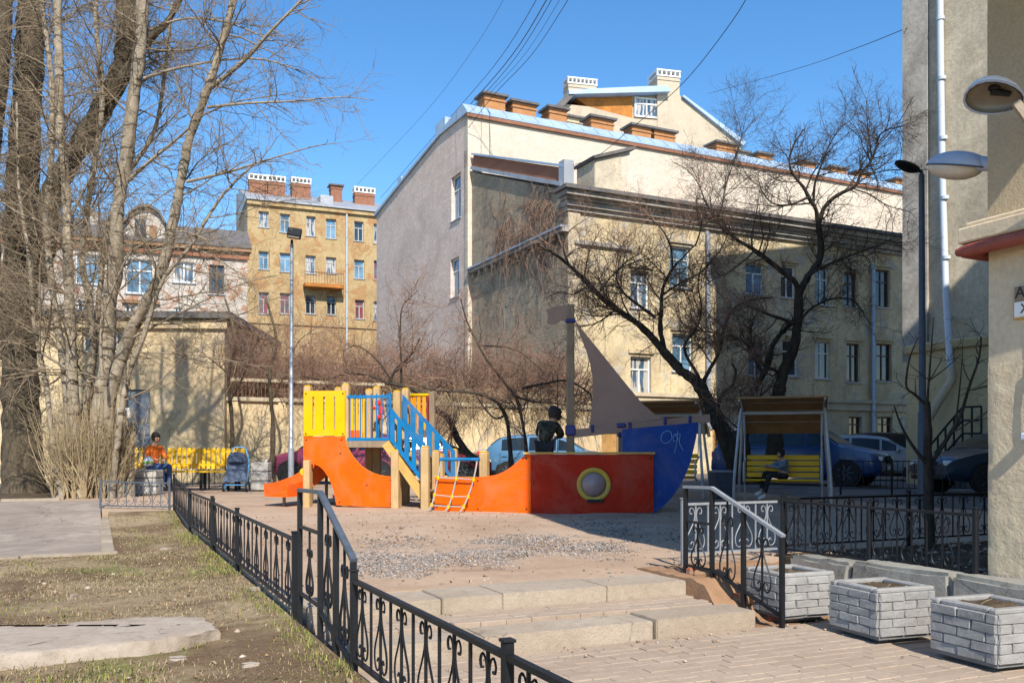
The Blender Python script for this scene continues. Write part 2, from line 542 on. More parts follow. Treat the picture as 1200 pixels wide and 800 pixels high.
def vcol(name, rough=.9, spec=.15):
    """colour per stone or blade from an attribute: the real colour of each piece"""
    t = NT(name)
    at_ = t.n('ShaderNodeAttribute'); at_.attribute_name = 'tint'
    return t.done(at_.outputs['Color'], rough, 0, spec)
M['tinted'] = vcol('tinted_pieces')

# bark
def bark(name, c, dark, sc=6, stretch=(1, 1, .35), lent=None, bump=.8):
    t = NT(name)
    a = t.noise(sc, 7, .7, dist=.8, stretch=stretch)
    col = t.mix(t.ramp(a, .35, .65), dark, c)
    if lent:
        l2 = t.noise(4.5, 4, .6, stretch=(.6, .6, 2.2), dist=.6)
        col = t.mix(t.ramp(l2, .55, .60), col, lent)
    b = t.noise(1.2, 5, .6)
    col = t.mix(t.ramp(b, .35, .7), t.mix(.3, col, (.08, .07, .05)), col)
    t.bump(a, bump, .03)
    return t.done(col, .92, 0, .15)
M['bark_pale'] = bark('pale_poplar_bark', (.42, .355, .27), (.24, .195, .14), 7, lent=(.09, .07, .05))
M['bark_brown'] = bark('furrowed_brown_bark', (.16, .125, .085), (.05, .038, .026), 9)
M['bark_dark'] = bark('dark_elm_bark', (.07, .058, .048), (.022, .018, .015), 10)
M['twig_pale'] = bark('pale_twigs', (.33, .26, .18), (.20, .15, .10), 8, bump=.2)
M['twig_brown'] = bark('brown_twigs', (.40, .25, .18), (.22, .135, .095), 8, bump=.2)
M['twig_dark'] = bark('dark_twigs', (.13, .098, .078), (.065, .05, .04), 8, bump=.2)
M['straw'] = bark('dry_stalks', (.46, .36, .22), (.30, .22, .13), 8, bump=.2)

# walls
M['ochre'] = plaster('ochre_plaster', (.50, .375, .20), (.34, .21, .09), (.42, .24, .11), .45, .5, 4, stain_amt=.85)
M['ochre_pale'] = plaster('pale_yellow_plaster', (.72, .585, .365), (.36, .28, .18), (.50, .45, .37), .7, .5, 9, stain_amt=.85)
M['cream_wall'] = plaster('cream_plaster', (.58, .49, .37), (.38, .31, .22), None, .5, .3)
M['garage'] = plaster('garage_plaster', (.76, .60, .36), (.46, .33, .2), (.58, .47, .33), .9, .6, 9, .75)
M['white_plaster'] = plaster('dirty_white_plaster', (.60, .55, .49), (.36, .30, .25), (.42, .24, .16), .6, .4)
M['near_wall'] = plaster('sand_rendered_wall', (.70, .565, .385), (.58, .46, .31), None, 1.2, .45, 9, .4, bdist=.04)
M['near_rough'] = plaster('rough_sand_render', (.68, .545, .36), (.54, .42, .265), None, 1.2, 1.0, 42, .4, bdist=.03)
M['near_smooth'] = plaster('smooth_cream_paint', (.70, .57, .395), (.60, .48, .33), None, .8, .1, 20, .4)
M['grey_wall'] = plaster('stained_grey_plaster', (.66, .575, .43), (.34, .295, .225), None, .7, .6, 9, .9)
M['bay_wall'] = plaster('yellow_bay_plaster', (.60, .49, .28), (.45, .36, .2), None, .8, .2, 20, .5)
M['white_brick'] = brickwork('whitewashed_brick', (.78, .69, .56), (.70, .61, .50), (.56, .47, .38), rot=rad(26), dirt=(.56, .45, .34), dirt_amt=.6)
M['pink_brick'] = brickwork('pinkish_old_brick', (.82, .665, .565), (.70, .56, .48), (.66, .535, .46), w=.5, h=.15, ms=.028, rot=rad(116), bump=1.2, dirt=(.36, .28, .24), dirt_amt=.6)
M['dark_brick'] = brickwork('sooty_brick', (.47, .375, .255), (.34, .27, .19), (.46, .375, .27), w=.5, h=.15, ms=.028, rot=rad(116), bump=1.0, dirt=(.12, .098, .075), dirt_amt=.8)
M['red_brick'] = brickwork('chimney_brick', (.40, .15, .075), (.30, .10, .055), (.28, .2, .15), rot=rad(26), dirt=(.12, .06, .04), dirt_amt=.4)
M['orange_brick'] = brickwork('orange_chimney_brick', (.58, .24, .075), (.48, .18, .06), (.40, .26, .15), rot=rad(26), dirt=(.3, .13, .05), dirt_amt=.4)
M['roof_metal'] = paint('pale_metal_roof', (.36, .47, .60), .5, .22, .8, metal=.15, chips=(.33, .36, .40))
M['roof_grey'] = paint('grey_metal_roof', (.34, .36, .39), .5, .2, .8, metal=.2)
M['roof_slate'] = paint('old_slate_roof', (.14, .13, .125), .85, .4, 2.5, bump=.4)
M['rust'] = paint('rusty_sheet', (.45, .17, .03), .8, .5, 1.2, chips=(.25, .07, .02), bump=.3)
M['cornice_grey'] = plaster('weathered_cornice', (.50, .465, .41), (.20, .18, .16), None, 1.0, .5, 9, .85)
M['cornice_warm'] = plaster('warm_cornice', (.62, .52, .37), (.38, .31, .22), None, .8, .2)  # warm tan plaster of mouldings and copings
M['door_blue'] = paint('blue_grey_door', (.15, .19, .24), .6, .3, 4, chips=(.25, .25, .25))
M['pipe_red'] = paint('rust_red_pipe', (.30, .075, .05), .6, .35, 9, chips=(.14, .08, .06), bump=.3)
M['frame_white'] = paint('white_window_frame', (.68, .68, .66), .5, .12, 5)
M['frame_far'] = paint('weathered_white_frame', (.42, .41, .39), .6, .2, 5)
M['frame_brown'] = paint('brown_window_frame', (.14, .075, .05), .6, .3, 5)
M['wire'] = paint('black_cable', (.02, .022, .03), .6, .1)
M['opal'] = paint('cloudy_lamp_glass', (.60, .54, .45), .25, .2, 5, spec=.6)
M['lamp_grey'] = paint('grey_lamp_shell', (.38, .42, .52), .4, .1, 5)
M['lamp_white'] = paint('white_lamp_shell', (.78, .76, .72), .35, .06, 5)
M['lamp_inside'] = paint('dull_lamp_reflector', (.22, .19, .15), .4, .2, 9, metal=.3)
# ================================================================ ground and pavements
def rng_steps(lo, hi, st):
    n = max(1, int(round((hi - lo) / st)))
    return [lo + (hi - lo) * i / n for i in range(n + 1)]

def patch(name, mat, rects, amp=.02, step=.16, dz=0.0, kind='structure', zf=None):
    """sheet of ground over rectangles (a0, a1, b0, b1), with a skirt down to the earth"""
    mb = MB()
    for (a0, a1, b0, b1) in rects:
        st_a = step if a1 - a0 < 16 else step * 2.5
        st_b = step if b1 - b0 < 16 else step * 2.5
        A, B = rng_steps(a0, a1, st_a), rng_steps(b0, b1, st_b)
        na, nb = len(A), len(B)
        vs_ = []
        for b in B:
            for a in A:
                p = ab(a, b)
                z = (zf(a, b) if zf else gz(p.x, p.y)) + dz
                edge = min(a - a0, a1 - a, b - b0, b1 - b)
                k = min(1.0, edge / .3)
                z += amp * k * (noise.noise((p.x * .9, p.y * .9, 3.1)) + .6 * noise.noise((p.x * 2.7, p.y * 2.7, 7.7)) + .4 * noise.noise((p.x * 7, p.y * 7, 1.7)))
                vs_.append((p.x, p.y, z))
        fs = [(j * na + i, j * na + i + 1, (j + 1) * na + i + 1, (j + 1) * na + i) for j in range(nb - 1) for i in range(na - 1)]
        ring = [i for i in range(na)] + [j * na + na - 1 for j in range(1, nb)] + [(nb - 1) * na + i for i in range(na - 2, -1, -1)] + [j * na for j in range(nb - 2, 0, -1)]
        n0 = len(vs_)
        for i in ring: vs_.append((vs_[i][0], vs_[i][1], -.1))
        m = len(ring)
        fs += [(ring[i], n0 + i, n0 + (i + 1) % m, ring[(i + 1) % m]) for i in range(m)]
        mb.add(vs_, fs)
    o = mb.build(name, mat, smooth=True, recalc=False)
    return tag(o, kind=kind)

gb = MB(); gb.add([(-400, -60, .02), (400, -60, .02), (400, 500, .02), (-400, 500, .02)], [(0, 1, 2, 3)])
tag(gb.build('ground', M['yard']), kind='structure')
patch('lawn', M['lawn'], [(-14, 1.27, -3, 11.58), (.22, 1.27, 11.58, 16.8)], .022, .14)
patch('asphalt_path', M['asphalt'], [(-24, .1, 11.7, 19.4)], .012, .2)
patch('tree_bed', M['bed'], [(-24, -.62, 19.5, 27)], .05, .2)
patch('playground_soil', M['soil'], [(1.3, 5.95, 6.68, 21), (5.95, 14, 6.95, 21), (.12, 1.3, 16.85, 27), (-.6, .12, 19.4, 27), (1.3, 9, 21, 27)], .018, .16)
patch('planted_bed', M['bed'], [(6.06, 14, 3.9, 6.9)], .03, .12)
patch('yard', M['yard'], [(9.0, 60, 21, 60), (14, 60, 6.95, 21), (-24, 9.0, 27, 60)], .01, 1.0)

# bank of brick rubble and earth beside the steps
mb = MB()
A, B = rng_steps(4.5, 5.9, .05), rng_steps(5.3, 6.95, .05)
vs_ = []
na, nb2 = len(A), len(B)
for b in B:
    for a in A:
        t = min(1, max(0, (b - 5.55 - max(0, a - 4.9) * .35) / .55))
        z = .165 + (.285 * t * t * (3 - 2 * t)) + .05 * (noise.noise((a * 6, b * 6, 0)) + .7 * noise.noise((a * 15, b * 15, 4))) * (1 if .02 < t < .98 else .35)
        p = ab(a, b, z); vs_.append(p)
fs = [(j * na + i, j * na + i + 1, (j + 1) * na + i + 1, (j + 1) * na + i) for j in range(nb2 - 1) for i in range(na - 1)]
ring = [i for i in range(na)] + [j * na + na - 1 for j in range(1, nb2)] + [(nb2 - 1) * na + i for i in range(na - 2, -1, -1)] + [j * na for j in range(nb2 - 2, 0, -1)]
n0 = len(vs_)
for i in ring: vs_.append(Vector((vs_[i].x, vs_[i].y, 0)))
m = len(ring); fs += [(ring[i], n0 + i, n0 + (i + 1) % m, ring[(i + 1) % m]) for i in range(m)]
mb.add(vs_, fs)
bank = tag(mb.build('earth_bank', M['rubble'], smooth=True, recalc=False), kind='structure')
for k in range(16):
    a, b = rnd.uniform(4.68, 5.5), rnd.uniform(5.6, 6.5)
    t = min(1, max(0, (b - 5.55 - max(0, a - 4.9) * .35) / .55)); z = .165 + .285 * t * t * (3 - 2 * t)
    mb = MB(); mb.box(ab(a, b, z + .01), (rnd.uniform(.1, .22), rnd.uniform(.08, .12), .075), R=Matrix.Rotation(rnd.uniform(0, 3), 3, 'Z') @ Matrix.Rotation(rnd.uniform(-.35, .35), 3, 'X') @ Matrix.Rotation(rnd.uniform(-.3, .3), 3, 'Y'), bev=.014)
    mb.build('broken_brick', M['red_brick'] if k % 3 == 0 else M['rubble'], bank)

# steps: each stone a part
steps = thing('steps', None, None, ab(1.35, 5.35, 0), TH)
steps['kind'] = 'structure'
def stone(parent, name, a0, a1, b0, b1, z0, z1, mat, bev=.007, seed=0, rough=.004):
    bm = bmesh.new()
    bmesh.ops.create_cube(bm, size=1)
    bmesh.ops.scale(bm, vec=(a1 - a0, b1 - b0, z1 - z0), verts=bm.verts)
    bmesh.ops.bevel(bm, geom=bm.edges[:], offset=bev, segments=2, affect='EDGES')
    bmesh.ops.subdivide_edges(bm, edges=[e for e in bm.edges if e.calc_length() > .2], cuts=5, use_grid_fill=True)
    for v in bm.verts:
        n = noise.noise_vector((v.co * 6 + Vector((seed * 3.7, seed, 0))))
        v.co += n * rough
        if rough > .004: v.co += noise.noise_vector(v.co * 22 + Vector((seed, 2, 5))) * rough * .45
    me = bpy.data.meshes.new(name)
    bm.to_mesh(me); bm.free()
    me.materials.append(mat)
    me.polygons.foreach_set('use_smooth', [True] * len(me.polygons)); me.set_sharp_from_angle(angle=rad(50))
    o = link(name, me, parent)
    c = ab((a0 + a1) / 2, (b0 + b1) / 2, (z0 + z1) / 2)
    if parent is not None:
        o.location = WORLD[parent.name] @ c
    else:
        o.location = c; o.rotation_euler = (0, 0, TH)
    return o
for i, (a0, a1, dz) in enumerate([(1.34, 2.325, -.008), (2.329, 2.81, 0), (2.814, 3.73, .003), (3.736, 4.62, .0)]):
    stone(steps, 'step_stone', a0, a1, 6.2 + (.03 if i == 0 else 0), 6.72, .05, .425 + dz, M['step'], seed=i)
for i, (a0, a1) in enumerate([(1.34, 2.292), (2.296, 3.604), (3.612, 4.5)]):
    stone(steps, 'step_stone', a0, a1, 5.35 - (.03 if i == 2 else 0), 5.68, .0, .303 + (.012 if i == 2 else 0), M['step'], seed=i + 9)

# kerbs on the left
kerb = tag(thing('path_kerb', None, None, ab(.1, 11.6, 0), TH), kind='structure')
for i in range(9):
    a1 = .25 - i * 1.02
    stone(kerb, 'kerb_stone', a1 - 1.0, a1, 11.5, 11.66, .0, .335 - (i % 3) * .012, M['kerb'], seed=20 + i)
for i in range(5):
    b0 = 11.68 + i * 1.02
    stone(kerb, 'kerb_stone', .08, .22, b0, b0 + 1.0, .0, .345 + .015 * i, M['kerb'], seed=40 + i)
kerb2 = tag(thing('bed_kerb', None, None, ab(-.6, 19.5, 0), TH), kind='structure')
for i in range(8):
    a1 = -.6 - i * 1.02
    stone(kerb2, 'kerb_stone', a1 - 1.0, a1, 19.36, 19.52, .1, .62 + .01 * (i % 3), M['kerb'], seed=50 + i)
for i in range(6):
    b0 = 19.54 + i * 1.02
    stone(kerb2, 'kerb_stone', -.68, -.54, b0, b0 + 1.0, .1, .64, M['kerb'], seed=60 + i)

# broken concrete slab in the grass
def blob_slab(name, poly, z0, z1, mat, seed, parent=None, rag=.02):
    mb = MB(); n = len(poly)
    h = z1 - z0
    rings = [(0, z0), (0, z0 + h * .35), (.006, z0 + h * .75), (.016, z1 - h * .06), (.04, z1), (.10, z1), (.2, z1), (.34, z1)]
    cx = sum(p[0] for p in poly) / n; cy = sum(p[1] for p in poly) / n
    size = max(max(abs(p[0] - cx), abs(p[1] - cy)) for p in poly)
    vs_ = []
    for ri, (ins, z) in enumerate(rings):
        for k, p in enumerate(poly):
            q = poly[(k + 1) % n]; o = poly[k - 1]
            t = Vector((q[0] - o[0], q[1] - o[1], 0)); t = t.normalized() if t.length > 1e-6 else Vector((1, 0, 0))
            nn = Vector((-t.y, t.x, 0))
            if nn.dot(Vector((cx - p[0], cy - p[1], 0))) < 0: nn = -nn
            w = nn * min(ins, size * .5) * (1 if size > .4 else size * 1.5)
            g = noise.noise_vector((p[0] * 5, p[1] * 5, seed + ri * .4)) * rag + noise.noise_vector((p[0] * 19, p[1] * 19, seed + ri)) * rag * .6
            zz = z + (noise.noise((p[0] * 3 + ins * 9, p[1] * 3, seed)) * .3 + noise.noise((p[0] * 14, p[1] * 14 + ins * 30, seed)) * .22) * min(rag, h * .4) * (1 if ri > 1 else 0)
            vs_.append((p[0] + w.x + g.x, p[1] + w.y + g.y, zz))
    fs = []
    for r in range(len(rings) - 1):
        for i in range(n):
            j = (i + 1) % n
            fs.append((r * n + i, r * n + j, (r + 1) * n + j, (r + 1) * n + i))
    m = (len(rings) - 1) * n
    fs.append(tuple(m + i for i in range(n)))
    mb.add(vs_, fs)
    return mb.build(name, mat, parent, smooth=True, angle=38)
def dens(poly, m=20):
    out = []
    for i, p in enumerate(poly):
        q = poly[(i + 1) % len(poly)]
        out += [(p[0] + (q[0] - p[0]) * k / m, p[1] + (q[1] - p[1]) * k / m) for k in range(m)]
    return out
pp = [at(x, y, 1.13 * F / (y - 530)) for x, y in ((-90, 776), (60, 762), (180, 752), (258, 737), (240, 723), (170, 722), (60, 731), (-90, 738))]
tag(blob_slab('concrete_slab', dens([(p.x, p.y) for p in pp]), .22, .375, M['slab'], 3, None, .035), 'long broken pale concrete slab lying in the thin grass at lower left', 'concrete slab')

# pavers: brick-sized stones of the pavement and of the lower tread
sb = MB()
P4 = [ab(1.3, -1, .166), ab(6.0, -1, .166), ab(6.0, 5.4, .166), ab(1.3, 5.4, .166)]
sb.add(P4, [(0, 1, 2, 3)])
P4 = [ab(1.3, 5.6, .262), ab(4.62, 5.6, .262), ab(4.62, 6.3, .262), ab(1.3, 6.3, .262)]
sb.add(P4, [(0, 1, 2, 3)])
pavement = tag(sb.build('pavement', M['paver_sand'], recalc=False), kind='structure')
def seen(p, m=20):
    d = p.y
    if d < .5: return False
    X = 600 + p.x / d * F; Y = 530 - (p.z - 1.5) / d * F
    return -m < X < 1200 + m and -m < Y < 800 + m
mb = MB(); mb.box((0, 0, 0), (.197, .097, .06), bev=.003)
pv = mb.build('paver', M['paver'], world=False)
paver_me = pv.data
bpy.data.objects.remove(pv)
cands = []
for (a0, a1, b0, b1, z) in ((1.33, 5.92, 1.0, 5.32, .152), (1.36, 4.55, 5.70, 6.19, .277)):
    nb = int((b1 - b0) / .1)
    for j in range(nb):
        b = b1 - .05 - j * .1
        a = a0 + .1 + (.1 if j % 2 else 0)
        while a < a1 - .08:
            cands.append((a, b, z)); a += .2
vis = []
for (a, b, z) in cands:
    p = ab(a, b, z)
    pn = noise.noise((a * 1.1, b * 1.1, 5)) * .008
    q = (p + Vector((0, 0, pn + rnd.uniform(-.003, .003))), TH + rnd.uniform(-.012, .012))
    vis.append((0 if seen(p, -4) else 1, p.y, q))
vis.sort(key=lambda t: (t[0], t[1]))
rest = MB()
for i, (hid, d, (p, r)) in enumerate(vis):
    if i < 300:
        o = bpy.data.objects.new('paver', paver_me); COL.objects.link(o); o.parent = pavement
        o.location = p; o.rotation_euler = (rnd.uniform(-.012, .012), rnd.uniform(-.008, .008), r)
    else:
        rest.M = Matrix.Translation(p) @ Matrix.Rotation(r, 4, 'Z')
        rest.box((0, 0, 0), (.196, .096, .06), bev=.005)
tag(rest.build('pavers_beyond', M['paver'], pavement, recalc=False), kind='stuff')

# ================================================================ scattered small ground cover
def tint_attr(me, cols):
    at_ = me.color_attributes.new('tint', 'FLOAT_COLOR', 'POINT')
    arr = np.ones((len(me.vertices), 4), dtype=np.float32); arr[:, :3] = cols
    at_.data.foreach_set('color', arr.ravel())

def pebbles(name, spots, cols, flat=.6, parent=None):
    """spots: (x, y, z, size); little irregular eight-sided stones"""
    ico = np.array([(0, 0, 1), (.94, 0, .33), (-.47, .82, .33), (-.47, -.82, .33), (.47, .82, -.33), (-.94, 0, -.33), (.47, -.82, -.33), (0, 0, -1)])
    fc = np.array([(0, 1, 4), (0, 4, 2), (0, 2, 5), (0, 5, 3), (0, 3, 6), (0, 6, 1), (1, 6, 7), (1, 7, 4), (4, 7, 2), (2, 7, 5), (5, 7, 3), (3, 7, 6)])
    S = np.asarray(spots); n = len(S)
    jit = rng.uniform(.65, 1.3, (n, 8, 3))
    ang = rng.uniform(0, 6.28, n); ca, sa = np.cos(ang), np.sin(ang)
    P = ico[None] * jit
    X = P[..., 0] * ca[:, None] - P[..., 1] * sa[:, None]; Y = P[..., 0] * sa[:, None] + P[..., 1] * ca[:, None]
    P = np.stack([X, Y, P[..., 2] * flat], -1) * S[:, None, 3:4] + S[:, None, :3]
    Fc = fc[None] + (np.arange(n) * 8)[:, None, None]
    o = fast_mesh(name, P.reshape(-1, 3), Fc.reshape(-1, 3), M['tinted'], parent)
    c = np.asarray(cols)[rng.integers(0, len(cols), n)] * rng.uniform(.75, 1.15, (n, 1))
    tint_attr(o.data, np.repeat(c, 8, 0))
    return tag(o, kind='stuff')

def gnoise(x, y, s, k): return noise.noise((x * s, y * s, k))
spots = []
GX = [(430, 650), (470, 630), (560, 622), (640, 608), (700, 622), (690, 645), (600, 655), (500, 668), (430, 672)]
while len(spots) < 10000:
    X, Y = rnd.uniform(415, 800), rnd.uniform(612, 672)
    d = 1.02 * F / (Y - 530)
    p = at(X, Y, d)
    cy = 655 - (X - 430) * .085
    w = 13 + 14 * gnoise(X, 0, .012, 2)
    dens_ = math.exp(-((Y - cy) / w) ** 2) * (.55 + .9 * gnoise(p.x, p.y, 1.6, 6))
    if X > 640: dens_ *= max(.12, 1 - (X - 640) / 130)
    if rnd.random() < dens_:
        spots.append((p.x, p.y, gz(p.x, p.y) + .004, rnd.choice((.006, .008, .010, .012, .016, .022))))
pebbles('gravel', spots, [(.29, .25, .22), (.22, .19, .17), (.34, .30, .27), (.16, .145, .135), (.30, .22, .17)])
spots = []
for i in range(900):
    a, b = rnd.uniform(1.3, 6.5), rnd.uniform(6.7, 15)
    p = ab(a, b); spots.append((p.x, p.y, gz(p.x, p.y), rnd.choice((.006, .008, .012, .018))))
for i in range(330):
    a, b = rnd.uniform(-6, 1.2), rnd.uniform(1, 11.4)
    p = ab(a, b); spots.append((p.x, p.y, gz(p.x, p.y) + .004, rnd.choice((.008, .012, .016, .03))))
for i in range(120):
    a, b = rnd.uniform(1.6, 5.6), rnd.choice((rnd.uniform(5.0, 5.34), rnd.uniform(3, 5.3), rnd.uniform(5.15, 5.33)))
    p = ab(a, b); spots.append((p.x, p.y, .19, rnd.choice((.006, .01, .016))))
for i in range(500):
    a, b = rnd.uniform(6.1, 10), rnd.uniform(4.6, 6.8)
    p = ab(a, b); spots.append((p.x, p.y, .51, rnd.choice((.008, .014, .02, .035))))
pebbles('loose_stones', spots, [(.38, .30, .23), (.42, .36, .30), (.28, .21, .15), (.20, .15, .11), (.34, .23, .16)])
# a few bigger lumps in the grass
for i, (X, Y, s, lab) in enumerate(((523, 0, 0, 0),)): pass
for X, Y, s, sy, lab in ((207, 771, .06, .035, 'flat grey stone chip lying on bare soil near the bottom edge'),
                         (293, 781, .05, .03, 'small pale stone chip lying nearest the low iron fence'),
                         (195, 645, .07, .05, 'white stone chip on the grass by the iron panel'),
                         (300, 696, .05, .04, 'brown lump of stone in the grass beside the fence foot'),
                         (86, 699, .035, .03, 'small whitish pebble on bare soil above the concrete slab')):
    D = 1.2 * F / (Y - 530); p = at(X, Y, D)
    poly = [(p.x + math.cos(k * 6.283 / 9) * s * rnd.uniform(.7, 1.2), p.y + math.sin(k * 6.283 / 9) * sy * rnd.uniform(.7, 1.2)) for k in range(9)]
    g = gz(p.x, p.y)
    tag(blob_slab('stone_chip', poly, g - .02, g + .022, M['slab'], X, None, .008), lab, 'stone', 'stone chips in the grass')

# grass: dry straw everywhere, green tufts in patches and along the fence
def blades(name, spots, cols, hmin, hmax, w=.004, lean=.7):
    S = np.asarray(spots); n = len(S)
    h = rng.uniform(hmin, hmax, n); ang = rng.uniform(0, 6.283, n)
    ln = rng.uniform(.1, lean, n) * h
    dx, dy = np.cos(ang), np.sin(ang)
    base = S[:, :3]
    side = np.stack([-dy, dx, np.zeros(n)], -1) * w * rng.uniform(.6, 1.4, (n, 1))
    mid = base + np.stack([dx * ln * .35, dy * ln * .35, h * .6], -1)
    tip = base + np.stack([dx * ln, dy * ln, np.where(ln > h * .8, h * .5, h)], -1)
    P = np.stack([base - side, base + side, mid + side * .7, mid - side * .7, tip], 1)
    k = (np.arange(n) * 5)[:, None]
    Ft = np.concatenate([k + np.array([[0, 1, 2]]), k + np.array([[0, 2, 3]]), k + np.array([[3, 2, 4]])], 0)
    o = fast_mesh(name, P.reshape(-1, 3), Ft, M['tinted'])
    c = np.asarray(cols)[rng.integers(0, len(cols), n)] * rng.uniform(.7, 1.2, (n, 1))
    tint_attr(o.data, np.repeat(c, 5, 0))
    return tag(o, kind='stuff')
slab_xy = [(p.x, p.y) for p in pp]
def inpoly(x, y, poly):
    c = False; n = len(poly)
    for i in range(n):
        x1, y1 = poly[i]; x2, y2 = poly[(i + 1) % n]
        if (y1 > y) != (y2 > y) and x < (x2 - x1) * (y - y1) / (y2 - y1) + x1: c = not c
    return c
dry, green = [], []
for i in range(330000):
    a, b = rnd.uniform(-7, 1.25), rnd.uniform(.8, 16.6)
    if b > 11.5 and a < .3: continue
    p = ab(a, b)
    if p.y < 3.6 or inpoly(p.x, p.y, slab_xy) or not seen(Vector((p.x, p.y, .3)), 60): continue
    n1 = gnoise(p.x, p.y, .8, 9) + .5 * gnoise(p.x, p.y, 2.6, 2)
    if rnd.random() < .62 + n1 * .9: dry.append((p.x, p.y, gz(p.x, p.y) - .004))
    n2 = gnoise(p.x, p.y, .7, 31) + .6 * gnoise(p.x, p.y, 2.2, 12)
    fr = max(0, 1 - (1.27 - a) / .5)
    if rnd.random() < (max(0, n2 - .16) * .7 + fr * fr * .9 * (.5 + n2)): green.append((p.x, p.y, gz(p.x, p.y) - .004))
for i in range(2600):       # thicker tufts
    k = rnd.random()
    if k < .6:
        a, b = 1.25 - abs(rnd.gauss(0, .13)), rnd.uniform(3.0, 11)
        if gnoise(b, 0, .9, 4) < -.1: continue
    else:
        p = at(rnd.uniform(20, 240), 0, 5.75); a, b = to_ab(p); b += rnd.gauss(0, .12) - .1
    p = ab(a, b)
    if inpoly(p.x, p.y, slab_xy): continue
    green.append((p.x, p.y, gz(p.x, p.y) - .004))
for (X, Y, z, n) in ((520, 723, .30, 60), (605, 750, .18, 40), (843, 697, .30, 40)):
    D = (1.5 - z) * F / (Y - 530)
    for i in range(n):
        p = at(X + rnd.gauss(0, 7), Y + rnd.gauss(0, 1.2), D); green.append((p.x, p.y, z - .02))
blades('dry_grass', dry, [(.36, .27, .15), (.29, .21, .12), (.40, .32, .19), (.22, .155, .09), (.33, .26, .16)], .010, .036, .0024, 3.0)
leaf = []
for i in range(2600):
    a, b = (rnd.uniform(-6, 1.25), rnd.uniform(1, 11.4)) if i % 3 else (rnd.uniform(1.4, 9), rnd.uniform(6.8, 14))
    p = ab(a, b)
    if not inpoly(p.x, p.y, slab_xy): leaf.append((p.x, p.y, gz(p.x, p.y) + .006))
blades('leaf_litter', leaf, [(.20, .12, .06), (.28, .19, .10), (.14, .09, .05), (.36, .28, .18)], .008, .03, .009, 3.0)
blades('green_grass', green, [(.16, .19, .04), (.22, .24, .06), (.12, .15, .035), (.27, .25, .08)], .02, .062, .003, 1.1)

# ================================================================ iron fences
def catmull(pts, m=3):
    out = []
    n = len(pts)
    for i in range(n - 1):
        p0, p1, p2, p3 = pts[max(i - 1, 0)], pts[i], pts[i + 1], pts[min(i + 2, n - 1)]
        for k in range(m):
            t = k / m
            out.append(tuple(.5 * ((2 * b) + (-a + c) * t + (2 * a - 5 * b + 4 * c - d) * t * t + (-a + 3 * b - 3 * c + d) * t ** 3) for a, b, c, d in zip(p0, p1, p2, p3)))
    out.append(tuple(pts[-1]))
    return out
HALF = [(.20, .86), (.29, .85), (.33, .92), (.25, .99), (.12, .96), (.05, .85), (.08, .70), (.26, .50), (.43, .34), (.49, .20), (.43, .07), (.27, .01), (.11, .06), (.10, .16), (.20, .19), (.26, .14)]
_pm = {}
def scroll_mesh(h, w, mat, r=.0055):
    k = ('s', round(h, 3), round(w, 3), mat.name)
    if k not in _pm:
        mb = MB()
        for sg in (-1, 1):
            mb.tube([(sg * x * w, 0, z * h) for x, z in catmull(HALF, 2)], r, 4)
        o = mb.build('scroll', mat, world=False, smooth=True); _pm[k] = o.data; bpy.data.objects.remove(o)
    return _pm[k]
def bar_mesh(h, t, mat):
    k = ('b', round(h, 3), t, mat.name)
    if k not in _pm:
        mb = MB(); mb.box((0, 0, h / 2), (t, t, h)); o = mb.build('baluster', mat, world=False); _pm[k] = o.data; bpy.data.objects.remove(o)
    return _pm[k]
def inst(name, me, parent, p, rz=0.0, sc=None):
    o = link(name, me, parent)
    W = WORLD[parent.name]
    o.location = W @ Vector(p)
    o.rotation_euler = (0, 0, rz - W.inverted().to_euler().z)
    if sc: o.scale = sc
    return o

def post(par, p, h, t=.038, mat=None, cap=True):
    mb = MB(); mb.box(p + Vector((0, 0, h / 2 - .03)), (t, t, h + .06), rz=TH, bev=.005)
    if cap: mb.box(p + Vector((0, 0, h + .004)), (t * 1.25, t * 1.25, .012), rz=TH, bev=.003)
    return mb.build('post', mat, par)

def fence(name, label, P, hb, ht, mat, pitch=.135, group=None, scroll_w=.21, post_h=None, cat='fence', first=1, posts=None):
    """P: feet of the posts; every post, rail, bar and scroll is a part"""
    f = thing(name, label, cat, P[0], math.atan2(P[-1].y - P[0].y, P[-1].x - P[0].x), group)
    for i, p in enumerate(P):
        if posts is None or i in posts: post(f, p, (post_h or ht + .05), mat=mat)
    for p, q in zip(P[:-1], P[1:]):
        L = (q - p).length; ang = math.atan2(q.y - p.y, q.x - p.x)
        e = (q - p) / L * .022
        for h, hh in ((ht, .022), (hb, .018)):
            mb = MB(); mb.bar(p + e + Z * h, q - e + Z * h, .028, hh); mb.build('rail', mat, f)
        n = max(1, int(round(L / pitch)) - 1)
        for i in range(1, n + 1):
            c = p.lerp(q, i / (n + 1))
            inst('baluster', bar_mesh(ht - hb - .02, .012, mat), f, c + Z * (hb + .01), ang)
            if i % 2 == first % 2 and scroll_w:
                inst('scroll', scroll_mesh((ht - hb) * .86, scroll_w, mat), f, c + Z * (hb + (ht - hb) * .07), ang)
    return f

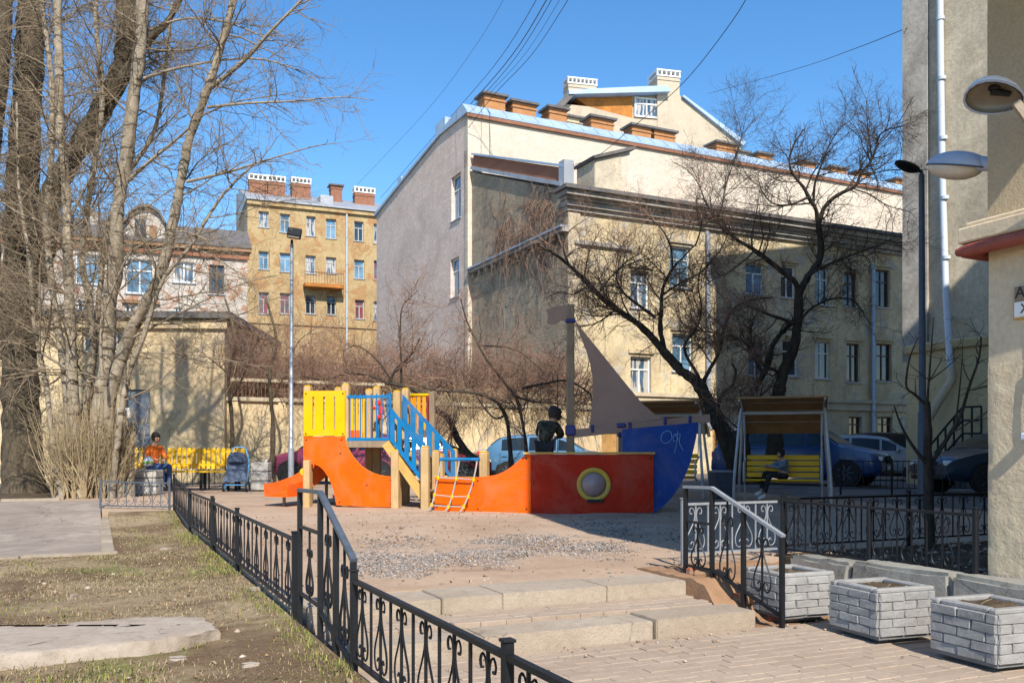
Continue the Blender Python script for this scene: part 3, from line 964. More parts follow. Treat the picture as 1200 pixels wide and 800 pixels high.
def on_a(a, b, dz=0.0):
    p = ab(a, b); return Vector((p.x, p.y, gz(ab(a - .05, b).x, ab(a - .05, b).y) + dz))
fl = [on_a(1.27, b) for b in (6.32, 9.1, 11.05)]
fence('iron_fence', 'low black iron fence with scrolls running along the grass up to the stair rail', fl, .09, .56, M['iron'], .23, group='low scrolled iron fences')
fl = [on_a(1.27, b) for b in (11.14, 13.9, 16.75)]
fence('iron_fence', 'far run of low iron fence between dry grass and playground, near the bench', fl, .1, .58, M['iron'], .26, group='low scrolled iron fences')
p0 = ab(1.2, 16.85); p1 = ab(.1, 17.35)
fl = [Vector((p.x, p.y, gz(p.x, p.y) - .03)) for p in (p0, p1)]
fence('iron_fence', 'single grey iron panel with scrolls across the end of the grass', fl, .08, .5, M['iron_grey'], .16, group='low scrolled iron fences', scroll_w=.26)
fl = [ab(1.27, b, .29) for b in (4.74, 2.76, .8)]
fence('iron_fence', 'nearest low black iron fence with scrolls leading to the bottom edge', fl, .10, .52, M['iron'], .165, group='low scrolled iron fences')
fl = [ab(4.95, 6.86, .46), ab(6.08, 6.86, .46)]
fence('iron_fence', 'black iron panel with scrolls behind the stair rail, its sunlight put in as silver colour', fl, .10, .56, M['silver'], .135, group='low scrolled iron fences', posts=(0,))  # same black iron as its neighbours; full sun put into the silver colour
fl = [ab(6.12, b, .5) for b in (6.84, 5.76, 4.72)]
fence('iron_fence', 'black iron fence standing on the retaining wall behind the planters', fl, .06, .52, M['iron'], .15, group='low scrolled iron fences')
fl = [ab(a, 6.9, .5) for a in (6.2, 7.9, 9.6, 11.3)]
fence('iron_fence', 'black iron fence behind the bare sapling, running to the house corner', fl, .08, .54, M['iron'], .17, group='low scrolled iron fences')
fl = [at(X, 590, 20.5) for X in (985, 1045, 1105, 1165)]
fl = [Vector((p.x, p.y, .58)) for p in fl]
fence('iron_fence', 'plain dark iron fence in front of the parked cars at right', fl, .10, .72, M['iron'], .13, group='low plain iron fences', scroll_w=0)
fl = [Vector((at(X, 0, 22.6).x, 22.6, .58)) for X in (200, 245, 290, 350)]
fence('iron_fence', 'dark iron fence behind the yellow bench', fl, .08, .55, M['iron'], .13, group='low plain iron fences', scroll_w=.2)
fl = [Vector((at(X, 0, 20.2).x, 20.2, .56)) for X in (84, 140)]
fence('iron_fence', 'short iron panel at the foot of the many-stemmed tree', fl, .08, .62, M['iron'], .13, group='low plain iron fences', scroll_w=0)

def stair_rail(label, a, bs, tops, bots, low, mats, scrolls):
    f = thing('stair_rail', label, 'handrail', ab(a, bs[0], bots[0]), TH + rad(90), 'sloping iron stair rails')
    P = [ab(a, b) for b in bs]
    for p, zt, zb in zip(P, tops, bots):
        mb = MB(); mb.bar(p + Z * (zb - .05), p + Z * zt, .032, .032, up=V); mb.build('post', mats[0], f)
    mb = MB(); mb.bar(P[0] + Z * tops[0] - V * -.02, P[1] + Z * tops[1], .036, .024); mb.build('handrail', mats[1], f)
    d = (P[-1] + Z * tops[-1]) - (P[1] + Z * tops[1])
    mb = MB(); mb.bar(P[1] + Z * tops[1], P[-1] + Z * tops[-1] + d.normalized() * .02, .036, .024); mb.build('handrail', mats[1], f)
    for h in low[0]:
        mb = MB(); mb.bar(P[0] + Z * h, P[1] + Z * h, .02); mb.build('rail', mats[0], f)
    mb = MB(); mb.bar(P[1] + Z * low[1], P[-1] + Z * low[2], .024); mb.build('rail', mats[0], f)
    for (b, z0, z1, sz0, sz1) in scrolls:
        c = ab(a, b)
        inst('baluster', bar_mesh(z1 - z0, .013, mats[0]), f, c + Z * z0, TH + rad(90))
        inst('scroll', scroll_mesh(sz1 - sz0, .2, mats[0], .008), f, c + Z * sz0, TH + rad(90))
    return f
stair_rail('grey iron stair rail sloping down on the left of the steps', 1.29, (6.24, 5.62, 5.22, 4.83), (1.24, 1.25, 1.06, .915), (.30, .29, .29, .29),
           ((.99, .53), .50, .33), (M['iron'], M['iron_grey']),
           ((5.93, .53, .99, .56, .86), (5.42, .46, 1.15, .56, 1.0), (5.02, .40, .98, .42, .86)))
stair_rail('silver and dark iron stair rail sloping down on the right of the steps', 4.68, (6.45, 6.08, 5.68, 5.24), (1.20, 1.205, 1.05, .88), (.42, .30, .2, .17),
           ((.90, .52), .52, .27), (M['iron'], M['silver']),
           ((6.27, .52, .90, .53, .86), (5.88, .45, 1.12, .46, .98), (5.46, .34, .96, .42, .84)))

# retaining wall behind the planters
rw = tag(thing('retaining_wall', 'low weathered concrete retaining wall behind the three planters', 'wall', ab(5.9, 4, 0), TH), None)
for i, (b0, b1) in enumerate(((3.2, 4.75), (4.76, 5.75), (5.76, 6.5))):
    stone(rw, 'wall_block', 5.88, 6.16, b0, b1, .0, .575 - (.03 if i == 2 else 0), M['wallbase'], bev=.03, seed=70 + i, rough=.02)

# ================================================================ block planters
def brick_mesh(l):
    k = ('br', round(l, 3), rnd.randrange(5))
    if k not in _pm:
        mb = MB(); mb.box((0, 0, 0), (l - .006, .02, .0725), bev=.006)
        mb.v = [v + Vector((rnd.gauss(0, .0022), rnd.gauss(0, .0022), rnd.gauss(0, .0022))) for v in mb.v]
        o = mb.build('brick', M['planter'], world=False); _pm[k] = o.data; bpy.data.objects.remove(o)
    return _pm[k]
def planter(a, b, rz, label, w=.50, d=.52, h=.385):
    z0 = .18
    c = ab(a, b) + U * (w / 2) + V * (d / 2)
    t = thing('planter', label, 'planter', (c.x, c.y, z0), TH + rz, 'square block planters along the wall')
    Lm = local(t)
    mb = MB(); mb.M = Lm
    iw = .058
    x, y = w / 2 - .012, d / 2 - .012
    zt, zb = h - .03, .05
    # walls of the box (joint coloured), foot
    for (cx, cy, sx, sy) in ((0, -y + iw / 2, 2 * x, iw), (0, y - iw / 2, 2 * x, iw), (-x + iw / 2, 0, iw, 2 * y - 2 * iw), (x - iw / 2, 0, iw, 2 * y - 2 * iw)):
        mb.box((cx, cy, (zt + zb) / 2), (sx, sy, zt - zb))
    mb.box((0, 0, .06), (2 * x - .002, 2 * y - .002, .05))
    mb.build('body', M['planter_joint'], t)
    mb = MB(); mb.M = Lm; mb.box((0, 0, .03), (w - .14, d - .14, .07), bev=.02); mb.build('foot', M['planter_joint'], t)
    # soil
    mb = MB(); mb.M = Lm
    n = 9; vs_ = []
    for j in range(n):
        for i in range(n):
            X = (-1 + 2 * i / (n - 1)) * (x - iw); Y = (-1 + 2 * j / (n - 1)) * (y - iw)
            vs_.append((X, Y, h - .032 + .022 * noise.noise((X * 9 + a, Y * 9 + b, 1)) + rnd.uniform(0, .006)))
    mb.add(vs_, [(j * n + i, j * n + i + 1, (j + 1) * n + i + 1, (j + 1) * n + i) for j in range(n - 1) for i in range(n - 1)])
    mb.build('soil', M['bed'], t, smooth=True)
    for k in range(5):
        q = Vector((rnd.uniform(-.12, .12), rnd.uniform(-.12, .12), h - .045)); d_ = Vector((rnd.uniform(-.05, .05), rnd.uniform(-.05, .05), rnd.uniform(.01, .05)))
        mb = MB(); mb.M = Lm; mb.tube([q, q + d_ * .6, q + d_ + Vector((.01, 0, -.005))], [.003, .0025, .0015], 4); mb.build('dead_stem', M['straw'], t)
    # rim slabs
    for (cx, cy, sx, sy) in ((0, -y + iw / 2, 2 * x + .02, iw + .004), (0, y - iw / 2, 2 * x + .02, iw + .004), (-x + iw / 2, 0, iw, 2 * y - 2 * iw - .012), (x - iw / 2, 0, iw, 2 * y - 2 * iw - .012)):
        mb = MB(); mb.M = Lm; mb.box((cx, cy, h - .018), (sx, sy, .036), bev=.01); mb.build('rim', M['planter'], t)
    # bricks
    for side in range(4):
        L = (w if side % 2 == 0 else d) - .022
        for r in range(5):
            z = .055 + .031 + r * .0595
            pieces = (.21, .21, L - .42) if r % 2 == 0 else (.105, .21, L - .315 if L - .315 < .26 else .21)
            if r % 2 and L - .315 >= .26: pieces = (.105, .21, .21, L - .525)
            s0 = -L / 2
            for pl in pieces:
                if pl < .03: s0 += pl; continue
                cx = s0 + pl / 2; s0 += pl
                off = (d if side % 2 == 0 else w) / 2 - .006
                q = {0: (cx, -off, 0), 2: (-cx, off, math.pi), 1: (off, cx, math.pi / 2), 3: (-off, -cx, -math.pi / 2)}[side]
                o = link('brick', brick_mesh(pl), t)
                o.location = (q[0], q[1], z); o.rotation_euler = (rnd.uniform(-.02, .02), 0, q[2] + rnd.uniform(-.012, .012)); o.scale = (1, 1, .79)
    return t
planter(4.82, 5.34, -.07, 'pale block planter with soil, right behind the stair rail end post')
planter(4.88, 4.46, -.10, 'pale block planter with soil standing between two other planters')
planter(4.88, 3.58, -.08, 'nearest pale block planter, its right side cut by the photo edge')

# ================================================================ near house on the right
nb_ = thing('near_house', 'sand coloured rendered house corner filling the right edge', 'building', ab(6.15, 4.65, 0), TH)
def fbox(par, name, a0, a1, b0, b1, z0, z1, mat, bev=0.0, sm=False):
    mb = MB(); mb.box(ab((a0 + a1) / 2, (b0 + b1) / 2, (z0 + z1) / 2), (a1 - a0, b1 - b0, z1 - z0), rz=TH, bev=bev)
    return mb.build(name, mat, par, smooth=sm)
def rough_wall(par, name, a, b0, b1, z0, z1, mat, amp, step=.09, thick=9.0):
    """left wall of the house with real bumps in its render"""
    mb = MB()
    B, ZZ = rng_steps(b0, b1, step), rng_steps(z0, z1, step)
    n = len(B); vs_ = []
    for z in ZZ:
        for b in B:
            e = 0 if b in (B[0],) else amp * (noise.noise((b * 3, z * 3, 1)) + .8 * noise.noise((b * 8, z * 8, 5)) + .6 * noise.noise((b * 19, z * 19, 9)))
            p = ab(a + e - (.0 if b != B[-1] else -.01), b, z); vs_.append(p)
    m = len(ZZ)
    fs = [(j * n + i, j * n + i + 1, (j + 1) * n + i + 1, (j + 1) * n + i) for j in range(m - 1) for i in range(n - 1)]
    # return round the corner
    k = len(vs_)
    for z in ZZ: vs_.append(ab(a + thick, b1, z))
    fs += [(j * n + n - 1, k + j, k + j + 1, (j + 1) * n + n - 1) for j in range(m - 1)]
    mb.add(vs_, fs)
    return mb.build(name, mat, par, smooth=True, recalc=False, angle=60)
rough_wall(nb_, 'lower_wall', 6.156, 1.2, 4.65, .2, 2.18, M['near_wall'], .006, .05)
rough_wall(nb_, 'smooth_wall', 6.157, 1.2, 4.645, 2.0, 3.12, M['near_smooth'], .002, .25)
rough_wall(nb_, 'upper_wall', 6.15, 1.2, 4.65, 3.1, 6.0, M['near_rough'], .004, .15)
fbox(nb_, 'main_wall', 6.2, 30, -8, 4.6, 0, 18, M['near_wall'])
fbox(nb_, 'main_wall', 6.15, 6.35, -8, 1.19, 0, 18, M['near_wall'])
fbox(nb_, 'main_wall', 6.152, 6.35, 1.2, 4.6, 6.01, 18, M['near_wall'])
fbox(nb_, 'bay', 4.5, 6.15, 2.5, 4.62, 5.3, 17.6, M['near_rough'], .02)  # bay above the view, added to throw shade over the yard
fbox(nb_, 'roof', 4.25, 30.2, -8.2, 4.9, 18.0, 18.3, M['roof_grey'])
for z in (7, 10.5, 14):
    fbox(nb_, 'window', 4.47, 4.52, 3.0, 4.1, z, z + 1.8, M['glass'])  # panes on the added bay
fbox(nb_, 'cornice', 5.99, 6.3, 1.0, 4.78, 3.09, 3.21, M['near_smooth'], .012)
fbox(nb_, 'cornice', 6.03, 6.3, 1.0, 4.74, 3.21, 3.25, M['near_smooth'], .012)
mb = MB(); mb.tube([ab(6.02, b, 3.035 + .006 * math.sin(b * 2)) for b in (1.0, 2.2, 3.4, 4.4, 4.72, 4.8)] , [.05, .05, .05, .052, .05, .03], 12)
mb.tube([ab(6.02, 4.74, 3.03), ab(6.16, 4.75, 3.03), ab(6.5, 4.75, 3.03)], .046, 10)
mb.build('pipe', M['pipe_red'], nb_, smooth=True)
mb = MB(); mb.tube([ab(6.145, 4.28 + .004 * math.sin(z * 7), z) for z in rng_steps(2.0, 3.0, .1)], .007, 5)
mb.build('dark_cable', M['wire'], nb_, smooth=True)
mb = MB(); mb.tube([ab(6.135, 4.30 + .012 * math.sin(z * 8), z) for z in rng_steps(1.64, 2.12, .06)], .008, 5)
mb.build('white_cable', M['white_plastic'], nb_, smooth=True)
mb = MB(); mb.box(ab(6.115, 4.28, 1.615), (.07, .10, .055), rz=TH, bev=.01); mb.build('junction_box', M['white_plastic'], nb_)

def text_mesh(s, size, mat, name, parent, p, rz, ext=.002, tilt=90):
    cu = bpy.data.curves.new(name, 'FONT'); cu.body = s; cu.size = size; cu.extrude = ext; cu.align_x = 'CENTER'; cu.align_y = 'CENTER'
    to = bpy.data.objects.new(name, cu); COL.objects.link(to)
    bpy.context.view_layer.update()
    me = bpy.data.meshes.new_from_object(to.evaluated_get(bpy.context.evaluated_depsgraph_get()))
    bpy.data.objects.remove(to)
    me.materials.clear(); me.materials.append(mat)
    o = link(name, me, parent)
    Wm = WORLD[parent.name] @ (Matrix.Translation(Vector(p)) @ Matrix.Rotation(rz, 4, 'Z') @ Matrix.Rotation(rad(tilt), 4, 'X'))
    o.matrix_basis = Wm
    return o
sg = thing('wall_sign', 'small white wall sign with a black letter beside the photo edge', 'sign', ab(6.13, 4.28, 2.61), TH)
fbox(sg, 'backing', 6.134, 6.15, 4.08, 4.42, 2.475, 2.725, M['stringer'], .003)
fbox(sg, 'plate', 6.128, 6.136, 4.09, 4.41, 2.49, 2.72, M['lamp_white'], .002)
fbox(sg, 'grey_band', 6.125, 6.130, 4.26, 4.405, 2.60, 2.715, M['darkpost'])
text_mesh('A', .12, M['wire'], 'letter', sg, ab(6.123, 4.36, 2.665), TH - rad(90))
text_mesh('X', .10, M['wire'], 'letter', sg, ab(6.126, 4.325, 2.545), TH - rad(90))

# wall lamps
def lamp_shell(par, name, c, ax, up, L, W, H, mat, n=14, m=10, half=True, lo=0.0):
    ax = ax.normalized(); sd = ax.cross(up).normalized(); up = sd.cross(ax).normalized()
    vs_, fs = [], []
    for j in range(m + 1):
        ph = lo + (math.pi / 2 - lo) * j / m
        for i in range(n):
            a_ = 2 * math.pi * i / n
            k = math.cos(ph)
            e = 1.0 - .25 * math.cos(a_) * .6
            vs_.append(c + ax * (math.cos(a_) * k * L) + sd * (math.sin(a_) * k * W * e) + up * (math.sin(ph) * H))
    for j in range(m):
        for i in range(n):
            l = (i + 1) % n
            fs.append((j * n + i, j * n + l, (j + 1) * n + l, (j + 1) * n + i))
    mb = MB(); mb.add(vs_, fs)
    return mb, fs, vs_
c = at(1165, 115, 6.15)
wl = thing('wall_lamp', 'white open wall lamp on a raised arm at the top right corner', 'lamp', c, TH, 'street lamps on the near house')
nrm = Vector((-.28, -.44, -.85)).normalized()
axl = Vector((.86, -.2, -.22)).normalized()
mb, _, _ = lamp_shell(wl, 'shell', c, axl, -nrm, .19, .135, .15, None)
o = mb.build('shell', M['lamp_white'], wl, smooth=True, recalc=False, angle=80)
mb, _, _ = lamp_shell(wl, 'reflector', c - nrm * -.004, axl, -nrm, .178, .124, .085, None)
mb.build('reflector', M['lamp_inside'], wl, smooth=True, recalc=False)
mb = MB(); up_ = -nrm; ax2 = (axl - up_ * axl.dot(up_)).normalized(); sd_ = ax2.cross(up_).normalized()
mb.tube([c + ax2 * (math.cos(k * .3491) * .19) + sd_ * (math.sin(k * .3491) * .135 * (1 - .15 * math.cos(k * .3491))) for k in range(18)], .008, 5, closed=True)
mb.build('rim', M['lamp_grey'], wl, smooth=True)
mb = MB(); q = c - nrm * .06; mb.tube([q + ax2 * .1, q + ax2 * -.02], [.02, .026], 8); mb.lathe([(.012, 0), (.04, .02), (.045, .05), (.02, .08)], q, 10); mb.build('bulb_socket', M['rubber'], wl, smooth=True)
arm_end = ab(6.18, 3.62, 2.75)
mb = MB(); mb.bar(c + ax2 * .14 - nrm * -.02, arm_end, .05, .05); mb.build('arm', M['kerb'], wl)
c = ab(6.27, 5.0, 3.79)
LX = (V + Z * .33).normalized()
wl2 = thing('wall_lamp', 'blue grey closed wall lamp with cloudy bowl, sticking out past the house corner', 'lamp', c, TH, 'street lamps on the near house')
mb, _, _ = lamp_shell(wl2, 's', c, LX, Z, .29, .14, .12, None, 18)
mb.build('shell', M['lamp_grey'], wl2, smooth=True, recalc=False)
mb, _, _ = lamp_shell(wl2, 's', c + LX * .03 - Z * .005, LX, -Z, .25, .128, .10, None, 18)
mb.build('bowl', M['opal'], wl2, smooth=True, recalc=False)
mb = MB(); mb.tube([c - LX * .2 + Z * .03, c - LX * .38 + Z * .03], [.06, .05], 10); mb.build('neck', M['lamp_grey'], wl2, smooth=True)
mb = MB(); mb.tube([c + U * .0 + LX * .29 * math.cos(k * .349) + U * .14 * math.sin(k * .349) * (1 - .15 * math.cos(k * .349)) for k in range(18)], .007, 5, closed=True); mb.build('seam', M['iron_grey'], wl2, smooth=True)
# ================================================================ houses
class Fr:
    """a facade: t runs along it, z up, n outwards"""
    def __init__(s, x, D, ang, side=1, X0=None):
        s.o = Vector(((x - 600) / F * D, D, 0)) if X0 is None else Vector(X0)
        s.u = Vector((math.cos(rad(ang)), math.sin(rad(ang)), 0))
        s.n = Vector((s.u.y, -s.u.x, 0)) * side
        s.ang = rad(ang)
    def pt(s, t, z, n=0.0): return s.o + s.u * t + s.n * n + Z * z
    def hit(s, x, y, n=0.0):
        k = (x - 600) / F
        o = s.o + s.n * n
        t = (k * o.y - o.x) / (s.u.x - k * s.u.y)
        D = o.y + t * s.u.y
        return t, 1.5 + (530 - y) / F * D
    def rect(s, r, n=0.0):
        """photo rectangle (x0, y0, x1, y1) -> (t0, t1, z0, z1) on the facade"""
        t0, z1 = s.hit(r[0], r[1], n); t1, z0 = s.hit(r[2], r[3], n)
        tm = (t0 + t1) / 2
        return min(t0, t1), max(t0, t1), z0, z1
def fb(mb, fr, t0, t1, z0, z1, n0, n1, mi=0):
    P = [fr.pt(t, z, n) for z in (z0, z1) for n in (n0, n1) for t in (t0, t1)]
    mb.add(P, [(0, 2, 3, 1), (4, 5, 7, 6), (0, 1, 5, 4), (2, 6, 7, 3), (0, 4, 6, 2), (1, 3, 7, 5)], mi)
def part_box(par, name, fr, t0, t1, z0, z1, n0, n1, mat):
    mb = MB(); fb(mb, fr, t0, t1, z0, z1, n0, n1); return mb.build(name, mat, par)
def holes_wall(par, fr, t0, t1, z0, z1, holes, mat, depth=.22, name='wall', reveal=None):
    mb = MB()
    T = sorted({t0, t1, *[h[0] for h in holes], *[h[1] for h in holes]})
    ZZ = sorted({z0, z1, *[h[2] for h in holes], *[h[3] for h in holes]})
    T = [t for t in T if t0 <= t <= t1]; ZZ = [z for z in ZZ if z0 <= z <= z1]
    for i in range(len(T) - 1):
        run = None
        for j in range(len(ZZ) - 1):
            tm, zm = (T[i] + T[i + 1]) / 2, (ZZ[j] + ZZ[j + 1]) / 2
            inh = any(h[0] < tm < h[1] and h[2] < zm < h[3] for h in holes)
            if not inh:
                mb.add([fr.pt(T[i], ZZ[j]), fr.pt(T[i + 1], ZZ[j]), fr.pt(T[i + 1], ZZ[j + 1]), fr.pt(T[i], ZZ[j + 1])], [(0, 1, 2, 3)])
    for h in holes:
        a, b, c, d = h[:4]
        q = [(a, c), (b, c), (b, d), (a, d)]
        for k in range(4):
            (ta, za), (tb, zb) = q[k], q[(k + 1) % 4]
            mb.add([fr.pt(ta, za), fr.pt(tb, zb), fr.pt(tb, zb, -depth), fr.pt(ta, za, -depth)], [(0, 1, 2, 3)], 1 if reveal else 0)
    return mb.build(name, [mat, reveal] if reveal else mat, par, recalc=False)
def window(par, fr, h, depth=.2, frame='frame_white', pane='glass_blue', style='T', fw=.07, sill=True, name='window'):
    t0, t1, z0, z1 = h[:4]
    n1, n0 = -depth + .06, -depth
    mb = MB()
    fb(mb, fr, t0, t0 + fw, z0, z1, n0, n1); fb(mb, fr, t1 - fw, t1, z0, z1, n0, n1)
    fb(mb, fr, t0 + fw, t1 - fw, z0, z0 + fw, n0, n1); fb(mb, fr, t0 + fw, t1 - fw, z1 - fw, z1, n0, n1)
    w = t1 - t0
    zt = z0 + (z1 - z0) * .68
    if style in ('T', '+', 'TT'):
        fb(mb, fr, t0 + fw, t1 - fw, zt - fw * .45, zt + fw * .45, n0, n1 - .005)
    if style == 'T':
        fb(mb, fr, t0 + w * .5 - fw * .45, t0 + w * .5 + fw * .45, z0 + fw, zt - fw * .45, n0, n1 - .008)
    if style in ('+', '|'):
        fb(mb, fr, t0 + w * .5 - fw * .45, t0 + w * .5 + fw * .45, z0 + fw, z1 - fw, n0, n1 - .008)
    if style == 'side':
        fb(mb, fr, t0 + w * .34 - fw * .45, t0 + w * .34 + fw * .45, z0 + fw, z1 - fw, n0, n1 - .008)
        fb(mb, fr, t0 + w * .34, t1 - fw, zt + .1 - fw * .4, zt + .1 + fw * .4, n0, n1 - .01)
    o = mb.build(name, M[frame], par)
    mb = MB(); mb.add([fr.pt(t0 + .01, z0 + .01, n0 + .012), fr.pt(t1 - .01, z0 + .01, n0 + .012), fr.pt(t1 - .01, z1 - .01, n0 + .012), fr.pt(t0 + .01, z1 - .01, n0 + .012)], [(0, 1, 2, 3)])
    mb.build('pane', M[pane], o, recalc=False)
    if sill:
        mb = MB(); fb(mb, fr, t0 - .06, t1 + .06, z0 - .06, z0 - .004, n1, .07); mb.build('sill', M['roof_grey'], o)
    return o
def poly_part(par, name, fr, pts, n0, n1, mat, mside=None):
    """pts in (t, z)"""
    mb = MB(); mb.prism(pts, fr.o + fr.n * n0, fr.u, Z, fr.n * (n1 - n0), 0, 1 if mside else None)
    return mb.build(name, [mat, mside] if mside else mat, par)
def chimney(par, fr, t0, t1, z0, z1, n0, n1, mat, cap='slab', roof=None):
    mb = MB(); fb(mb, fr, t0, t1, z0, z1, n0, n1)
    fb(mb, fr, t0 - .05, t1 + .05, z1 - .28, z1 - .2, n0 - .05, n1 + .05)
    c = mb.build('chimney', mat, par)
    mb = MB()
    if cap == 'slab':
        fb(mb, fr, t0 - .16, t1 + .16, z1 + .002, z1 + .12, n0 - .16, n1 + .16); m = M['roof_slate']
    else:
        k = max(2, int((t1 - t0) / .32))
        fb(mb, fr, t0 - .06, t1 + .06, z1 + .002, z1 + .10, n0 - .06, n1 + .06)
        for i in range(k + 1):
            tc = t0 + (t1 - t0) * i / k
            fb(mb, fr, tc - .05, tc + .05, z1 + .101, z1 + .40, n1 - .12, n1 + .04)
            fb(mb, fr, tc - .05, tc + .05, z1 + .101, z1 + .40, n0 - .04, n0 + .12)
        fb(mb, fr, t0 - .08, t1 + .08, z1 + .401, z1 + .50, n0 - .08, n1 + .08); m = M['white_paint']
    mb.build('cap', m, c)
    return c
def downpipe(par, fr, t, z0, z1, mat, r=.075, n=.12, kick=True):
    mb = MB()
    pts = [fr.pt(t, z1, n - .1), fr.pt(t, z1 - .25, n), fr.pt(t, z0 + .3, n), fr.pt(t + .05, z0, n + .2)]
    mb.tube(pts, r, 8)
    k = int((z1 - z0) / 2)
    for i in range(1, k):
        z = z0 + (z1 - z0) * i / k
        mb.tube([fr.pt(t, z, n), fr.pt(t, z + .06, n)], r * 1.2, 8)
    return mb.build('downpipe', mat, par, smooth=True)

# ---------------------------------------------------------------- yellow house in the middle
mid = thing('yellow_house', 'weathered pale yellow house with heavy cornice and dark sooty side wall, behind the ship mast', 'building', (2.23, 36, 0), rad(26))
fm = Fr(0, 0, 26, X0=(2.23, 36, 0)); fms = Fr(0, 0, 116, -1, X0=(2.23, 36, 0))
UP = [(739, 316, 761, 362), (785, 287, 809, 338), (874, 307, 896, 346), (915, 310, 933, 350), (955, 312, 972, 358), (989, 318, 1005, 360), (1026, 315, 1043, 361)]
LO = [(739, 417, 763, 465), (788, 390, 812, 436), (877, 398, 898, 441), (917, 397, 936, 441), (955, 399, 973, 444), (992, 402, 1008, 448), (1027, 402, 1045, 447)]
GR = [(995, 488, 1010, 516), (1029, 488, 1046, 516), (884, 490, 898, 516), (940, 490, 953, 516)]
DR = [(692, 506, 724, 545), (835, 500, 855, 545)]
hs = [fm.rect(r) for r in UP + LO + GR + DR]
hs = [h if h[2] > .3 else (h[0], h[1], .3, h[3]) for h in hs]
holes_wall(mid, fm, 0, 26, 0, 11.4, hs, M['ochre_pale'])
sty = ['T', 'T', 'T', 'T', '+', '+', '+'] * 2 + ['+', '+', '|', '|']
for i, h in enumerate(hs[:18]):
    sh = i in (4, 5, 6, 11, 12, 13) or i >= 14
    window(mid, fm, h, frame='frame_brown' if (i in (5, 6, 12, 13) or i >= 14) else 'frame_white', pane=['glass_curtain', 'glass_blue', 'glass_blue', 'glass', 'glass', 'glass', 'glass'][i % 7] if i < 14 else 'glass', style=sty[i])
for h in hs[18:]:
    mb = MB(); fb(mb, fm, h[0] + .02, h[1] - .02, h[2], h[3] - .02, -.16, -.08); mb.build('door', M['plywood'], mid)
# moulded window heads and the panel below the windows
for h in hs[:14]:
    part_box(mid, 'lintel', fm, h[0] - .12, h[1] + .12, h[3] + .12, h[3] + .26, .001, .09, M['ochre_pale'])
for h in hs[7:14]:
    part_box(mid, 'apron_panel', fm, h[0] - .1, h[1] + .1, h[2] - .95, h[2] - .2, .001, .04, M['ochre_pale'])
z = 3.85
part_box(mid, 'string_course', fm, -.05, 26, z, z + .16, .002, .18, M['cornice_warm'])
part_box(mid, 'string_course', fm, -.03, 26, z - .34, z - .02, .003, .09, M['cornice_warm'])
part_box(mid, 'plinth', fm, -.03, hs[18][0] - .1, 0, 1.0, .003, .08, M['cornice_grey'])
for i, (z0, z1, n) in enumerate(((11.2, 11.36, .14), (11.37, 11.58, .28), (11.59, 11.70, .42), (11.71, 11.9, .62))):
    part_box(mid, 'cornice', fm, -n * .6, 26, z0, z1, -.2, n, M['cornice_grey'])
part_box(mid, 'cornice', fm, -.5, 26, 11.905, 12.06, -.3, .78, M['roof_slate'])
t0, zz = fm.hit(672, 283); t1, _ = fm.hit(740, 283)
part_box(mid, 'ledge', fm, t0, t1, zz - .1, zz + .06, .002, .14, M['cornice_grey'])
part_box(mid, 'pilaster', fm, .0, .55, 4.05, 11.18, .002, .07, M['cornice_warm'])
downpipe(mid, fm, fm.hit(828, 300)[0], 2.5, 11.1, M['zinc'], .1)
downpipe(mid, fm, fm.hit(1021, 300)[0], 1.6, 10.6, M['zinc'], .1)
# roof leaning back against the tall house
mb = MB(); mb.prism([(.2, 12.07), (-9.6, 15.5), (-9.6, 11.8), (.2, 11.9)], fm.pt(.25, 0), fm.n, Z, fm.u * 25.5); mb.build('roof', M['roof_slate'], mid)
# sooty side wall
mb = MB(); S_ = [(0, 0), (9.62, 0), (9.62, 15.45), (.25, 12.1), (0, 11.4)]
mb.add([fms.pt(t, z, .0) for t, z in S_], [(0, 1, 2, 3, 4)]); mb.build('side_wall', M['dark_brick'], mid, recalc=False)
mb = MB(); mb.bar(fms.pt(.3, 12.35, -.1), fms.pt(9.5, 15.62, -.1), .5, .16); mb.build('coping', M['roof_grey'], mid)
mb = MB(); mb.bar(fms.pt(.3, 12.72, -.14), fms.pt(9.5, 15.98, -.14), .3, .55); mb.build('parapet', M['red_brick'], mid)
mb = MB(); mb.bar(fms.pt(.2, 13.06, -.14), fms.pt(9.5, 16.32, -.14), .5, .09); mb.build('coping', M['roof_metal'], mid)
part_box(mid, 'parapet_pier', fms, .1, .55, 12.2, 13.3, -.35, .1, M['roof_grey'])
part_box(mid, 'ledge', fms, -.1, 9.55, 10.35, 10.5, .002, .28, M['cornice_grey'])
part_box(mid, 'ledge', fms, -.1, 9.55, 10.51, 10.6, .002, .38, M['zinc'])
for i in range(12):
    part_box(mid, 'bracket', fms, .3 + i * .8, .42 + i * .8, 10.12, 10.34, .002, .2, M['cornice_grey'])
# lift housing on the roof
fh = Fr(0, 0, 26, X0=fm.pt(0, 0, -4.0))
a0, _, _, _ = fh.rect((697, 180, 728, 222)); a1 = fh.hit(738, 200)[0]
zt0 = fh.hit(697, 187)[1]; zt1 = fh.hit(738, 177)[1]
fhs = fh
poly_part(mid, 'roof_housing', fh, [(a0, 12.0), (a1, 12.0), (a1, zt1), (a0, zt0)], -1.6, 0, M['white_brick'])
mb = MB(); mb.add([fh.pt(a0 - .02, 11.5, .03), fh.pt(a0 - .02, 11.5, -1.6), fh.pt(a0 - .02, zt0, -1.6), fh.pt(a0 - .02, zt0, .03)], [(0, 1, 2, 3)]); mb.build('housing_shaded_side', M['grey_wall'], mid, recalc=False)  # side of the housing, its shade put in as grey
mb = MB(); mb.bar(fh.pt(a0 - .15, zt0 + .05, -.75), fh.pt(a1 + .2, zt1 + .14, -.75), 1.9, .14); mb.build('housing_roof', M['roof_slate'], mid)
